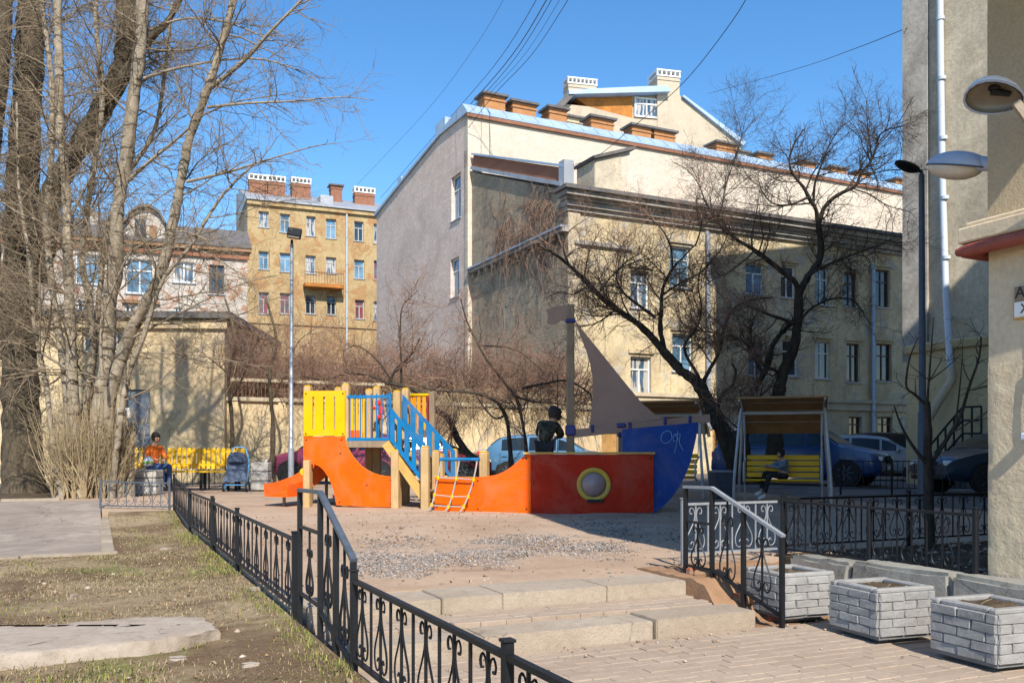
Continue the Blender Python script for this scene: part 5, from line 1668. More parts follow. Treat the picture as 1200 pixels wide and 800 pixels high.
# ---- dark old trees at right, by the swing
def right_tree(label, limbs, n1, n2, n3, n4, mat=M['bark_dark'], tw=M['twig_dark'], cat='tree', up=.015, L=(.6, 2.2), base=None, name='dark_bare_tree'):
    b = Vector(path([limbs[0][0][0]], limbs[0][1])[0])
    t = thing(name, label, cat, (b.x, b.y, .56), 0, 'dark bare trees of the yard')
    g = []
    for i, (pp_, d0, d1, r0, r1) in enumerate(limbs):
        g.append(limb(t, 'trunk' if i == 0 else 'limb', path(pp_, d0, d1), r0 * (.85 if i == 0 else .78), r1 * .75, mat, 46 if r0 > .08 else 24, 12 if r0 > .08 else 8, .2, root=.3 if i == 0 else 0))
    a1 = spawn(g[1:] if len(g) > 1 else g, n1, .2, 1, (30, 80), L, 9, .5, .024, .006, .17, (0, 0, up))
    a2 = spawn(g[1:] + [a1], n2, .15, 1, (30, 80), (L[0] * .6, L[1] * .55), 6, .5, .012, .0035, .24, (0, 0, up))
    a3 = spawn([a2, a1], n3, .15, 1, (30, 80), (.18, .6), 5, .6, .007, .0034, .26, (0, 0, .02))
    a4 = spawn([a3], n4, .2, 1, (30, 80), (.1, .34), 4, .7, .0046, .0028, .26, (0, 0, .02))
    crown(t, [(*a1, 5), (*a2, 4), (*a3, 3), (*a4, 3)], tw)
    return t
right_tree('dark bare tree whose low limb sweeps left behind the ship sail', [
    ([(866, 556), (862, 540), (850, 512), (834, 480), (820, 452), (800, 436)], 21.6, 21.2, .30, .15),
    ([(800, 437), (781, 415), (754, 385), (728, 366), (704, 348), (685, 328), (667, 311), (650, 298), (632, 288)], 21.2, 20.4, .145, .035),
    ([(779, 413), (774, 385), (775, 361), (777, 338), (788, 315), (800, 302), (815, 286)], 21.2, 21.0, .085, .022),
    ([(768, 372), (745, 355), (730, 342), (722, 322), (735, 306), (752, 296)], 21.1, 20.8, .05, .015),
    ([(668, 312), (660, 290), (668, 270), (690, 255)], 20.6, 20.4, .03, .008),
    ([(700, 346), (722, 318), (748, 306), (776, 300)], 20.8, 20.6, .03, .008),
    ([(820, 455), (832, 432), (843, 412), (850, 380), (862, 360), (880, 352), (905, 348)], 21.3, 21.2, .07, .02),
    ([(824, 462), (818, 440), (806, 420), (802, 404), (816, 385), (822, 362), (818, 330), (826, 300)], 21.4, 21.5, .06, .015),
    ([(838, 490), (846, 462), (858, 452), (862, 436), (858, 426)], 21.3, 21.1, .055, .04),
    ([(812, 446), (830, 470), (842, 480)], 21.3, 21.1, .03, .02),
    ([(788, 315), (786, 290), (775, 268), (756, 250), (748, 232)], 21.0, 20.8, .035, .008),
    ([(777, 345), (800, 330), (822, 318), (846, 290), (856, 262)], 21.0, 21.4, .04, .01),
    ([(815, 288), (822, 262), (816, 236), (826, 208)], 21.0, 21.2, .026, .006),
    ([(722, 362), (700, 378), (676, 382), (656, 372)], 20.9, 20.5, .03, .008),
    ([(690, 334), (672, 345), (655, 342), (640, 350)], 20.6, 20.3, .025, .007),
], 130, 1200, 6000, 9000, mat=M['bark_dark'], tw=M['twig_brown'])
right_tree('dark bare tree standing behind the canopy swing, its crown against the sky', [
    ([(905, 556), (908, 520), (910, 476), (917, 439), (931, 405), (935, 370), (936, 340)], 22.6, 22.2, .23, .13),
    ([(935, 345), (932, 331), (921, 322), (900, 305), (884, 293), (862, 280), (848, 268), (836, 252), (824, 232)], 22.2, 21.6, .10, .03),
    ([(936, 345), (948, 322), (960, 305), (962, 285), (959, 262)], 22.2, 22.2, .12, .09),
    ([(959, 262), (956, 245), (948, 232), (942, 220), (930, 205), (925, 190), (930, 170), (942, 152)], 22.2, 21.8, .075, .018),
    ([(959, 262), (966, 243), (977, 232), (990, 224), (1002, 219), (1010, 202), (1020, 190), (1025, 178), (1030, 160), (1040, 152), (1058, 148)], 22.2, 21.6, .08, .016),
    ([(946, 232), (925, 240), (905, 238), (892, 222), (888, 205)], 22, 21.6, .04, .01),
    ([(953, 240), (955, 215), (962, 195), (972, 170), (985, 150), (1000, 138), (1006, 120)], 22.1, 21.8, .045, .008),
    ([(1022, 186), (1018, 160), (1016, 135), (1015, 118)], 21.8, 21.6, .028, .006),
    ([(938, 335), (952, 320), (975, 308), (1000, 298), (1022, 290), (1045, 280)], 22.2, 21.6, .06, .015),
    ([(932, 380), (918, 374), (905, 370), (885, 362), (876, 358), (858, 366)], 22.3, 22, .06, .02),
    ([(918, 440), (905, 432), (895, 428), (884, 412), (868, 398), (846, 392), (825, 388), (802, 384)], 22.4, 22, .06, .016),
    ([(935, 380), (950, 362), (975, 350), (1000, 352), (1012, 368), (1020, 380)], 22.3, 22, .05, .012),
    ([(878, 560), (872, 510), (876, 472), (890, 446), (899, 430), (908, 400), (930, 376), (942, 362)], 23, 22.4, .17, .06),
    ([(895, 438), (884, 420), (880, 390), (884, 370)], 22.8, 22.6, .05, .02),
    ([(880, 475), (893, 462), (905, 452)], 22.6, 22.4, .05, .03),
    ([(850, 272), (846, 250), (850, 220), (858, 195), (868, 165), (876, 130), (884, 112)], 21.7, 21.5, .03, .004),
    ([(826, 235), (818, 215), (806, 200), (790, 190)], 21.7, 21.5, .025, .006),
], 160, 1500, 6500, 8000)

# ---- small curved trees in the middle, behind the playground
def cpath(*a): return list(a)
right_tree('thin bare tree with curved double stem behind the ship bow', [
    ([(600, 556), (597, 517), (592, 486), (575, 466), (545, 459), (515, 458), (491, 452)], 24, 23.4, .085, .02),
    ([(617, 556), (616, 517), (606, 469), (592, 449), (569, 419), (548, 378), (540, 350)], 24, 23.4, .075, .018),
    ([(592, 486), (580, 490), (566, 476), (558, 462), (546, 440)], 24, 23.8, .035, .01),
    ([(612, 455), (640, 449), (664, 446), (690, 460), (694, 474)], 23.6, 23.2, .05, .02),
    ([(600, 462), (622, 470), (650, 472), (668, 476)], 23.6, 23.2, .04, .014),
    ([(560, 405), (600, 408), (625, 425), (640, 440)], 23.6, 23.2, .03, .01),
], 70, 420, 1500, 1500, tw=M['twig_brown'], up=.05)
right_tree('leaning dark bare tree behind the blue stairs', [
    ([(556, 540), (538, 517), (525, 490), (511, 480), (495, 462), (470, 452), (455, 449)], 23, 23.4, .12, .06),
    ([(455, 449), (466, 430), (478, 420), (488, 405), (492, 396)], 23.4, 23.2, .055, .02),
    ([(456, 450), (432, 440), (405, 438), (380, 445), (350, 440)], 23.4, 23, .05, .015),
    ([(470, 452), (470, 420), (469, 395), (471, 361), (480, 350), (490, 340)], 23.4, 23.2, .045, .012),
    ([(462, 450), (440, 420), (418, 405), (402, 412)], 23.4, 23, .035, .012),
    ([(545, 530), (520, 520), (508, 505)], 23, 23, .10, .08),
], 70, 420, 1500, 1500, tw=M['twig_brown'], up=.05)
# thin stems in front of the garden wall
for i, (X, D, lab) in enumerate(((270, 25.5, 'thin bare tree growing against the yellow garden wall, beside the bench end'), (318, 25.2, 'thin bare tree in front of the garden wall, left of the slim lamp post'))):
    t = right_tree(lab, [([(X, 560), (X + 2, 500), (X - 2, 440), (X + 6, 400), (X - 6, 350)], D, D, .09, .04),
        ([(X, 470), (X + 20, 430), (X + 32, 400), (X + 60, 380)], D, D - .4, .035, .01),
        ([(X, 440), (X - 24, 420), (X - 45, 405)], D, D - .4, .03, .01)], 40, 240, 900, 900, mat=M['bark_brown'], tw=M['twig_brown'])

# ---- brushwood: tall leafless shrubs massed along the garden wall
def shrub(label, X, D, w, hz, n, group='leafless shrubs along the garden wall'):
    c = at(X, 530, D)
    t = thing('leafless_shrub', label, 'shrub', (c.x, c.y, 3.1), 0, group)
    k = 9
    S_ = np.array([[(c.x + rnd.uniform(-w, w) * .75, c.y + rnd.uniform(-.6, .6), 3.05), (c.x + rnd.uniform(-w, w), c.y + rnd.uniform(-.6, .6), 3.05 + hz * .3)] for _ in range(k)])
    s1 = spawn([(S_, np.full((k, 2), .03))], 34, 0, .25, (4, 40), (hz * .7, hz * 1.1), 10, 1, .036, .008, .13, (0, 0, .02))
    s2 = spawn([s1], int(n * 2.6), .05, 1, (25, 90), (.7, 2.0), 7, .6, .011, .0045, .2, (0, 0, -.01))
    s3 = spawn([s2], n * 13, .1, 1, (25, 80), (.25, .9), 5, .6, .0085, .005, .25, (0, 0, -.02))
    s4 = spawn([s3], n * 16, .1, 1, (25, 80), (.12, .45), 4, .6, .006, .0042, .25, (0, 0, -.02))
    crown(t, [(*s1, 5), (*s2, 4), (*s3, 3), (*s4, 3)], M['twig_brown'])
for X, D, w, h, n, lab in ((300, 29.1, 1.35, 2.2, 149, 'leafless brown shrub left of the lamp post, above the garden wall'),
                           (358, 29.9, 1.45, 3.2, 169, 'leafless brown shrub right behind the yellow tower panel'),
                           (420, 30.7, 1.55, 3.2, 189, 'leafless brown shrub in front of the ochre house, behind the tower'),
                           (482, 31.5, 1.55, 3.2, 189, 'leafless brown shrub below the pinkish end wall'),
                           (545, 32.4, 1.55, 3.2, 189, 'leafless brown shrub left of the sooty side wall foot'),
                           (606, 33.2, 1.55, 3.2, 189, 'leafless brown shrub below the sooty side wall'),
                           (655, 33.8, 1.35, 3.2, 149, 'leafless brown shrub behind the ship mast')):
    shrub(lab, X, D, w, h, n)
# dry creeper stems hanging over the garden wall
def creeper(name, label, fr, spots, n, L, mat, trop, parent_n=.04, group=None):
    t = thing(name, label, 'creeper', fr.pt(*spots[0], 0), 0, group)
    S_ = np.array([[tuple(fr.pt(a, z, parent_n)), tuple(fr.pt(a + rnd.uniform(-.3, .3), z + .4, parent_n + .05))] for a, z in spots])
    c1 = spawn([(S_, np.full((len(S_), 2), .02))], n, 0, 1, (60, 150), L, 9, 1, .012, .004, .16, trop)
    c2 = spawn([c1], n * 4, .05, 1, (20, 70), (.2, .9), 6, .6, .006, .003, .2, trop)
    c3 = spawn([c2], n * 7, .05, 1, (20, 70), (.1, .4), 4, .6, .004, .0025, .25, (0, 0, -.04))
    for c in (c1, c2, c3):      # keep it near the wall
        d = (c[0] - np.array(fr.o)) @ np.array(fr.n)
        c[0][...] += (np.clip(d, .02, .5) - d)[..., None] * np.array(fr.n)
    crown(t, [(*c1, 4), (*c2, 3), (*c3, 3)], mat, 'stems')
    return t
creeper('dry_creeper', 'dry leafless creeper hanging in a curtain over the yellow garden wall', fgw, [(5.2 + k * .13, 3.2 + rnd.uniform(-.3, .35)) for k in range(64)], 330, (1.0, 2.7), M['straw'], (0, 0, -.16))
creeper('dry_creeper', 'dry tangled creeper clinging to the sooty side wall of the yellow house', fms, [(rnd.uniform(.3, 7.5), rnd.uniform(9.5, 13.0) + .2) for k in range(60)], 300, (.8, 3.2), M['twig_brown'], (0, 0, -.12))
# ---- bare sapling in the bed at right
right_tree('reddish bare sapling in the dark bed in front of the far lamp post', [
    ([(1090, 660), (1089, 600), (1087, 540), (1088, 500), (1086, 470)], 9.4, 9.4, .075, .045),
    ([(1087, 545), (1068, 520), (1056, 498), (1048, 476)], 9.4, 9.2, .03, .010),
    ([(1088, 548), (1106, 520), (1125, 488), (1135, 455), (1147, 420), (1150, 395)], 9.4, 9.6, .034, .010),
    ([(1086, 478), (1089, 440), (1092, 400), (1094, 372)], 9.4, 9.4, .02, .005),
    ([(1086, 475), (1072, 462), (1062, 452), (1066, 420), (1076, 395)], 9.4, 9.3, .024, .006),
    ([(1090, 445), (1110, 430), (1126, 415)], 9.4, 9.2, .010, .004),
    ([(1120, 497), (1126, 440), (1129, 392)], 9.5, 9.5, .013, .004),
    ([(1090, 446), (1074, 434), (1064, 425)], 9.4, 9.2, .008, .003),
], 14, 26, 30, 10, mat=M['bark_dark'], tw=M['twig_dark'], name='bare_sapling', L=(.15, .5))
# ================================================================ playground
def fr2(x0, D0, x1, D1):
    p, q = at(x0, 530, D0), at(x1, 530, D1)
    return Fr(0, 0, math.degrees(math.atan2(q.y - p.y, q.x - p.x)), X0=(p.x, p.y, 0))
def plate(par, name, fr, pts, n, th, mat, mside=None):
    """board cut to the outline pts (photo pixels), front face at n, thickness th"""
    P = [fr.hit(x, y, n) for x, y in pts]
    return poly_part(par, name, fr, P, n - th, n, mat, mside)
def spost(par, fr, x, ytop, n, w=.13, z0=None, mat=None, cap=True, name='post'):
    t, zt = fr.hit(x, ytop, n); p = fr.pt(t, 0, n); z0 = gz(p.x, p.y) - .1 if z0 is None else z0
    mb = MB(); mb.box(fr.pt(t, (z0 + zt) / 2, n), (w, w, zt - z0), rz=fr.ang, bev=.012)
    o = mb.build(name, mat or M['post'], par)
    if cap:
        mb = MB(); mb.box(fr.pt(t, zt + .012, n), (w * .8, w * .8, .024), rz=fr.ang, bev=.01); mb.build('cap', M['yellow'], o)
    return o
def bolts(par, fr, pts, n):
    for x, y in pts:
        t, z = fr.hit(x, y, n); mb = MB(); mb.lathe([(.014, 0), (.014, .008), (.006, .012)], (0, 0, 0), 6, 'Y')
        mb.v = [fr.pt(t, z, n) + fr.n * abs(v.y) + fr.u * v.x + Z * v.z for v in mb.v]
        mb.build('bolt', M['iron'], par, recalc=False)

ft_ = fr2(356, 15.9, 466, 15.6)
o0 = ft_.pt(.8, 0, -.5)
tw = thing('play_tower', 'play tower with yellow slotted panel, orange arched side, blue rails, stairs and slide', 'playground tower', (o0.x, o0.y, .53), ft_.ang)
# orange cut-out side
side = [(355.7, 511.4), (404, 511.4), (405.5, 518), (408, 525), (412, 532), (417, 538.5), (423, 545), (430, 550), (437, 553.6), (444, 556), (452, 557.5), (461.5, 558), (461.5, 594), (428, 593.5), (394, 591.5), (392.5, 583), (390.6, 574), (387.5, 565), (384, 558), (379, 550.5), (374, 546), (369, 544), (365, 543.6), (363.6, 539), (355.7, 538.6)]
plate(tw, 'side_panel', ft_, side, .0, .025, M['orange'], M['stringer'])
bolts(tw, ft_, [(359, 515), (400, 515), (399, 531), (458, 562), (458, 590), (398, 588), (430, 568)], .002)
# yellow panel with three slots
t0, t1, z0, z1 = ft_.rect((356, 458, 404, 510.5))
sl = [ft_.hit(x, 480)[0] for x in (367.2, 379.8, 392.4)]
zs0, zs1 = ft_.hit(380, 503.5)[1], ft_.hit(380, 464.5)[1]
def slotted(par, name, fr, t0, t1, z0, z1, slots, sw, zs0, zs1, n, th, mat):
    mb = MB()
    fb(mb, fr, t0, t1, z0, zs0, n - th, n); fb(mb, fr, t0, t1, zs1, z1, n - th, n)
    e = [t0] + [q for s in slots for q in (s - sw / 2, s + sw / 2)] + [t1]
    for k in range(0, len(e), 2): fb(mb, fr, e[k], e[k + 1], zs0, zs1, n - th, n)
    return mb.build(name, mat, par)
slotted(tw, 'slotted_panel', ft_, t0, t1, z0, z1, sl, .036, zs0, zs1, .004, .022, M['yellow'])
bolts(tw, ft_, [(358.5, 461), (402, 461), (358.5, 508), (402, 508)], .006)
# posts of the tower
for x, y, n in ((361, 453, -.10), (405.5, 451, -.10), (397, 455, -1.35), (362, 456, -1.35)): spost(tw, ft_, x, y, n)
for x, y, n in ((433, 457, -1.15), (442, 454, -.95), (465.5, 459, -.2), (475.5, 456, -1.1)): spost(tw, ft_, x, y, n)
spost(tw, ft_, 506.5, 459, -1.5, .11, mat=M['darkpost'], cap=False)
spost(tw, ft_, 463.5, 528, .02, .135)
spost(tw, ft_, 498.5, 524, .12, .14)
spost(tw, ft_, 511, 529, -.7, .13)
spost(tw, ft_, 360, 539, .09, .12, cap=False)
spost(tw, ft_, 532, 527, -1.2, .13)
# platform
t0, zp = ft_.hit(356, 513.5, 0); t1 = ft_.hit(459, 513.5, 0)[0]
for k in range(6):
    part_box(tw, 'deck_board', ft_, t0 + .03, t1, zp - .03, zp, -.32 - k * .235, -.1 - k * .235, M['plywood'])
part_box(tw, 'beam', ft_, ft_.hit(405, 517, -.03)[0], t1, zp - .16, zp - .035, -.1, -.03, M['darkpost'])
part_box(tw, 'beam', ft_, t0, t1, zp - .16, zp - .035, -1.5, -1.42, M['darkpost'])
# blue front rail of the platform
tr0, zr1 = ft_.hit(407, 465, -.05); tr1, zr0 = ft_.hit(457, 514.5, -.05)
for z, h in ((zr1, .05), (zr0, .055)):
    mb = MB(); mb.bar(ft_.pt(tr0, z, -.05), ft_.pt(tr1, z, -.05), .04, h); mb.build('rail', M['blue'], tw)
for k in range(8):
    tt = tr0 + (tr1 - tr0) * (k + .5) / 8
    mb = MB(); mb.tube([ft_.pt(tt, zr0, -.05), ft_.pt(tt, zr1 + .05, -.05)], .013, 6); mb.build('rail_bar', M['blue'], tw)
mb = MB(); mb.tube([ft_.pt(tr1, zr0, -.05), ft_.pt(tr1, zr1 + .06, -.05)], .03, 8); mb.build('rail_bar', M['blue'], tw)
# yellow slats on the far side, red knob game
for k in range(4):
    tt0, zz1 = ft_.hit(410 + k * 5.2, 467, -1.3); tt1, zz0 = ft_.hit(414 + k * 5.2, 513, -1.3)
    part_box(tw, 'back_slat', ft_, tt0, tt1, zz0, zz1, -1.33, -1.3, M['yellow'])
tt0, zz1 = ft_.hit(410, 504, -1.25); tt1, zz0 = ft_.hit(422, 512, -1.25)
part_box(tw, 'orange_board', ft_, tt0, tt1, zz0, zz1, -1.28, -1.25, M['orange'])
for (x, y, w, h) in ((443, 472, .10, .10), (447, 481, .08, .16), (440, 478, .13, .05), (444, 489, .07, .1)):
    t_, z_ = ft_.hit(x, y, -.5); mb = MB(); mb.box(ft_.pt(t_, z_, -.5), (w, .06, h), rz=ft_.ang, bev=.02); mb.build('game_block', M['red_plastic'], tw, smooth=True)
mb = MB(); t_, z_ = ft_.hit(444, 468, -.5); mb.tube([ft_.pt(t_, z_, -.5), ft_.pt(t_, zp, -.5)], .018, 6); mb.build('game_pole', M['blue'], tw)
# curved amber and red panels of the rear balcony
c0, zc1 = ft_.hit(492, 464, -1.6); zc0 = ft_.hit(492, 503, -1.6)[1]
for k in range(7):
    a_ = math.pi * (.08 + .84 * k / 6); tt = c0 - math.cos(a_) * .22
    mb = MB(); mb.box(ft_.pt(tt, (zc0 + zc1) / 2, -1.7 + math.sin(a_) * .16), (.062, .03, zc1 - zc0), rz=ft_.ang + (a_ - math.pi / 2)); mb.build('drum_slat', M['amber'] if k < 5 else M['red_plastic'], tw)
mb = MB(); mb.tube([ft_.pt(c0 - math.cos(a_) * .24, zc1 + .02, -1.7 + math.sin(a_) * .18) for a_ in [math.pi * k / 8 for k in range(9)]], .025, 6); mb.build('drum_rim', M['yellow'], tw)
# stairs: two blue slatted cheeks, stringers, treads
def cheek(par, fr, top, bot, n, slots):
    """top, bot: pixel ends of the upper and lower edges"""
    (xa, ya), (xb, yb) = top; (xc, yc), (xd, yd) = bot
    A_, B_ = fr.hit(xa, ya, n), fr.hit(xb, yb, n); C_, D_ = fr.hit(xc, yc, n), fr.hit(xd, yd, n)
    f = lambda P, Q, t: P[1] + (Q[1] - P[1]) * (t - P[0]) / (Q[0] - P[0])
    ts0, ts1 = max(A_[0], C_[0]), min(B_[0], D_[0])
    mb = MB(); th = .022
    def strip(t0, t1, k0, k1):
        P = []
        for (t, k) in ((t0, k0), (t1, k0), (t1, k1), (t0, k1)):
            zt, zb = f(A_, B_, t), f(C_, D_, t); P.append((t, zb + (zt - zb) * k))
        mb.prism(P, fr.o + fr.n * (n - th), fr.u, Z, fr.n * th)
    strip(ts0, ts1, 0, .16); strip(ts0, ts1, .84, 1)
    w = (ts1 - ts0) / (slots * 2 + 1)
    for k in range(slots + 1): strip(ts0 + 2 * k * w, ts0 + (2 * k + 1) * w + (w * .25 if k < slots else 0), .16, .84)
    mb.build('stair_cheek', M['blue'], par)
cheek(tw, ft_, ((457, 476), (495, 522)), ((457, 516), (495, 566)), .05, 4)
cheek(tw, ft_, ((471.5, 461.5), (533, 528)), ((471.5, 494), (533, 566)), -.9, 6)
a1_, b1_ = ft_.hit(452, 519, .02), ft_.hit(493, 580, .02)
for n in (.02, -.86):
    mb = MB(); mb.bar(ft_.pt(a1_[0], a1_[1], n), ft_.pt(b1_[0] + .12, b1_[1] - .12, n), .05, .15); mb.build('stringer', M['stringer'], tw)
for k in range(6):
    q = (k + .6) / 6; mb = MB()
    mb.box(ft_.pt(a1_[0] + (b1_[0] - a1_[0]) * q + .04, a1_[1] + (b1_[1] - a1_[1]) * q, -.42), (.2, .82, .035), rz=ft_.ang, bev=.006); mb.build('tread', M['darkpost'], tw)
# slide going left
def slide(par):
    c = [(402, 528, -1.0), (388, 543, -.9), (371, 559, -.7), (355, 570, -.5), (343, 576, -.3), (333, 579, -.1), (323, 580, .1)]
    P = []
    for x, y, n in c:
        t, z = ft_.hit(x, y, n); P.append(ft_.pt(t, z, n))
    P = [Vector(p) for p in catmull([tuple(p) for p in P], 3)]
    prof = [(-.29, .2), (-.265, .2), (-.245, .015), (.245, .015), (.265, .2), (.29, .2), (.27, -.03), (-.27, -.03)]
    vs_, fs = [], []
    for i, p in enumerate(P):
        t = (P[min(i + 1, len(P) - 1)] - P[max(i - 1, 0)]); h = Vector((t.x, t.y, 0)).normalized(); sd = Vector((-h.y, h.x, 0))
        up = sd.cross(-t.normalized()); up = up if up.z > 0 else -up
        vs_ += [p + sd * a + up * b for a, b in prof]
    m = len(prof)
    for i in range(len(P) - 1):
        for k in range(m): fs.append((i * m + k, i * m + (k + 1) % m, (i + 1) * m + (k + 1) % m, (i + 1) * m + k))
    fs += [tuple(range(m)), tuple((len(P) - 1) * m + k for k in range(m))]
    mb = MB(); mb.add(vs_, fs); mb.build('slide', M['orange'], par, smooth=True)
    for i in (4, 15):
        p = P[i]; mb = MB(); mb.tube([p - Z * .03, Vector((p.x, p.y, .5))], .03, 8); mb.build('slide_leg', M['darkpost'], par)
    t, z = ft_.hit(352, 553, -.3); mb = MB(); mb.lathe([(.02, -.03), (.06, -.03), (.075, 0), (.06, .03), (.02, .03)], ft_.pt(t + .06, z, -.3), 12, 'Y'); mb.build('yellow_disc', M['yellow'], par, smooth=True)
slide(tw)
mb = MB(); t_, z_ = ft_.hit(366, 565, -.9); mb.box(ft_.pt(t_ + .3, z_, -1.0), (.9, .5, .03), rz=ft_.ang); mb.build('low_shelf', M['blue'], tw)

# ---------------------------------------------------------------- play ship
fbow = fr2(509, 15.15, 622, 14.62); fh_ = Fr(622, 14.6, 0); fms_ = Fr(600, 15.25, 0)
sh = thing('play_ship', 'wooden play ship with orange bow, red hull, yellow porthole, brown sail and blue stern', 'playground ship', at(660, 530, 15.2) - Z * .98, 0)
bow = [(509.5, 559), (558, 559), (573, 557.5), (583, 555.5), (592, 551.5), (600, 546), (607, 540), (612, 535.5), (617, 532.3), (622, 532.3), (622, 602.5), (585, 601.5), (545, 599.5), (509.5, 597.5)]
plate(sh, 'bow_panel', fbow, bow, 0, .025, M['orange'], M['stringer'])
bolts(sh, fbow, [(512, 563), (512, 594), (560, 563), (560, 596), (617, 537), (617, 596)], .002)
plate(sh, 'hull_panel', fh_, [(622.3, 532.3), (766, 532.3), (766, 600), (622.3, 602.5)], 0, .025, M['red'])
bolts(sh, fh_, [(625.5, 537), (625.5, 566), (625.5, 597), (762, 537), (762, 566), (762, 596)], .002)
t0, zg_ = fh_.hit(613, 532); t1 = fh_.hit(767.5, 532)[0]
part_box(sh, 'gunwale', fh_, t0, t1, zg_ - .0, zg_ + .035, -.06, .03, M['stringer'])
# porthole
pt0, pz0 = fh_.hit(695.5, 567.5)
def ring_mesh(r0, r1, th, seg=28, gap=.0):
    mb = MB()
    prof = [(r0, 0), (r0, th), (r0 + (r1 - r0) * .5, th * 1.25), (r1, th), (r1, 0)]
    mb.lathe(prof, (0, 0, 0), seg, 'Y', cap=False); return mb
mb = ring_mesh(.205, .275, .04); mb.v = [fh_.pt(pt0, pz0, 0) + fh_.u * v.x + Z * v.z + fh_.n * v.y for v in mb.v]
pr_ = mb.build('porthole_ring', M['worn_yellow'], sh, smooth=True, angle=30)
for k in range(16):
    a_ = k / 16 * 6.283; mb = MB(); mb.tube([fh_.pt(pt0 + math.cos(a_) * .24, pz0 + math.sin(a_) * .24, .04), fh_.pt(pt0 + math.cos(a_) * .24, pz0 + math.sin(a_) * .24, .062)], .009, 5); mb.build('rivet', M['yellow'], pr_)
mb = MB(); mb.lathe([(.207, 0), (.19, .05), (.14, .10), (.07, .125), (.004, .132)], (0, 0, 0), 24, 'Y', cap=False)
mb.v = [fh_.pt(pt0, pz0, 0) + fh_.u * v.x + Z * v.z + fh_.n * v.y for v in mb.v]
mb.build('porthole_dome', paint('scratched_dome', (.30, .22, .22), .3, .15, 4), pr_, smooth=True)
t_, z_ = fh_.hit(697, 586); part_box(sh, 'porthole_latch', fh_, t_ - .12, t_ + .14, z_ - .03, z_ + .02, .0, .07, M['iron'])
# blue stern
stern = [(729, 503), (818, 494.5), (816, 512), (812, 530), (808, 545), (802, 559), (795, 572), (787, 583), (777, 593), (768, 600.5), (729, 601)]
plate(sh, 'stern_panel', fh_, stern, -.06, .025, M['deepblue'], M['stringer'])
plate(sh, 'stern_panel', fh_, [(x, y) for x, y in stern], -1.25, .025, M['deepblue'])
# far side of the hull, deck and ribs
plate(sh, 'far_hull_panel', fh_, [(622.3, 533.5), (766, 533.5), (766, 598), (622.3, 598)], -1.25, .025, M['red'])
plate(sh, 'far_bow_panel', fbow, bow, -1.2, .025, M['orange'])
for k in range(5):
    part_box(sh, 'deck_board', fh_, fh_.hit(617, 540)[0], fh_.hit(766, 540)[0], .93, .96, -.3 - k * .24, -.07 - k * .24, M['plywood'])
for x in (630, 760): spost(sh, fh_, x, 534, -.1, .1, cap=False)
for x in (630, 760): spost(sh, fh_, x, 534, -1.15, .1, cap=False)
spost(sh, fbow, 567.5, 530, -.9, .15)
spost(sh, fbow, 516, 533, -1.1, .13)
t_, z_ = fbow.hit(514, 561); t2, _ = fbow.hit(556, 561)
part_box(sh, 'beam', fbow, t_, t2, z_ - .05, z_ + .04, -.12, -.028, M['plywood'])
# mast, boom, sail, flag
def inplane(fr, pts, n=0): return [fr.hit(x, y, n) for x, y in pts]
t_, zt = fms_.hit(668.5, 357)
mb = MB(); mb.box(fms_.pt(t_, (zt + .5) / 2, 0), (.13, .12, zt - .5), bev=.012); mb.build('mast', M['darkpost'], sh)
sail = [(674, 376), (686, 391), (700, 408), (716, 428), (733, 449), (752, 472), (768, 486), (780, 490), (750, 494), (720, 498), (690, 502.5), (692, 488), (694, 470), (695, 455), (694.5, 443), (692, 428), (687, 411), (681, 396)]
poly_part(sh, 'sail', fms_, inplane(fms_, sail), -.012, .012, M['maroon'])
poly_part(sh, 'flag', fms_, inplane(fms_, [(664, 357.5), (664, 374), (655, 376), (647, 380), (641, 379), (642, 370), (640, 363), (650, 359)]), -.012, .012, M['maroon'])
p, q = fms_.hit(672, 508), fms_.hit(831, 490)
mb = MB(); mb.bar(fms_.pt(p[0], p[1], .03), fms_.pt(q[0], q[1], .03), .09, .14); mb.build('boom', M['maroon'], sh)
spost(sh, fms_, 728, 499, .0, .10, z0=.9, mat=M['darkpost'], cap=False, name='boom_post')
for (x, y, w, h) in ((668.5, 376, .17, .06), (668.5, 504, .17, .17), (694, 502, .05, .13), (728, 498.5, .15, .08), (728, 509, .13, .07), (738, 499, .05, .13), (779, 493, .05, .13), (808, 491, .05, .13)):
    t_, z_ = fms_.hit(x, y, .05); mb = MB(); mb.box(fms_.pt(t_, z_, .02), (w, .17, h), bev=.015); mb.build('clamp', M['navy'], sh)
part_box(sh, 'rope_bar', fms_, fms_.hit(653.6, 440)[0], fms_.hit(654.4, 440)[0], .9, fms_.hit(654, 437)[1], -.25, -.22, M['iron'])
# scrawled marks on stern and sail
mk = paint('chalk_scrawl', (.16, .36, .62), .7, .1)
def scrawl(par, fr, pts, n, r, mat):
    P = catmull([fr.hit(x, y, n) for x, y in pts], 3); mb = MB(); mb.tube([fr.pt(t, z, n) for t, z in P], r, 4); mb.build('scrawl', mat, par)
scrawl(sh, fh_, [(783, 504), (776, 508), (775, 516), (781, 519), (787, 514), (786, 506), (780, 505)], -.056, .006, mk)
scrawl(sh, fh_, [(790, 508), (795, 514), (790, 517), (789, 511), (797, 508), (796, 518), (801, 528)], -.056, .006, mk)
scrawl(sh, fh_, [(794, 504), (793, 520), (790, 530)], -.056, .005, mk)
scrawl(sh, fms_, [(750, 481), (754, 480), (751, 484), (755, 487), (750, 490)], .014, .008, M['kerb'])
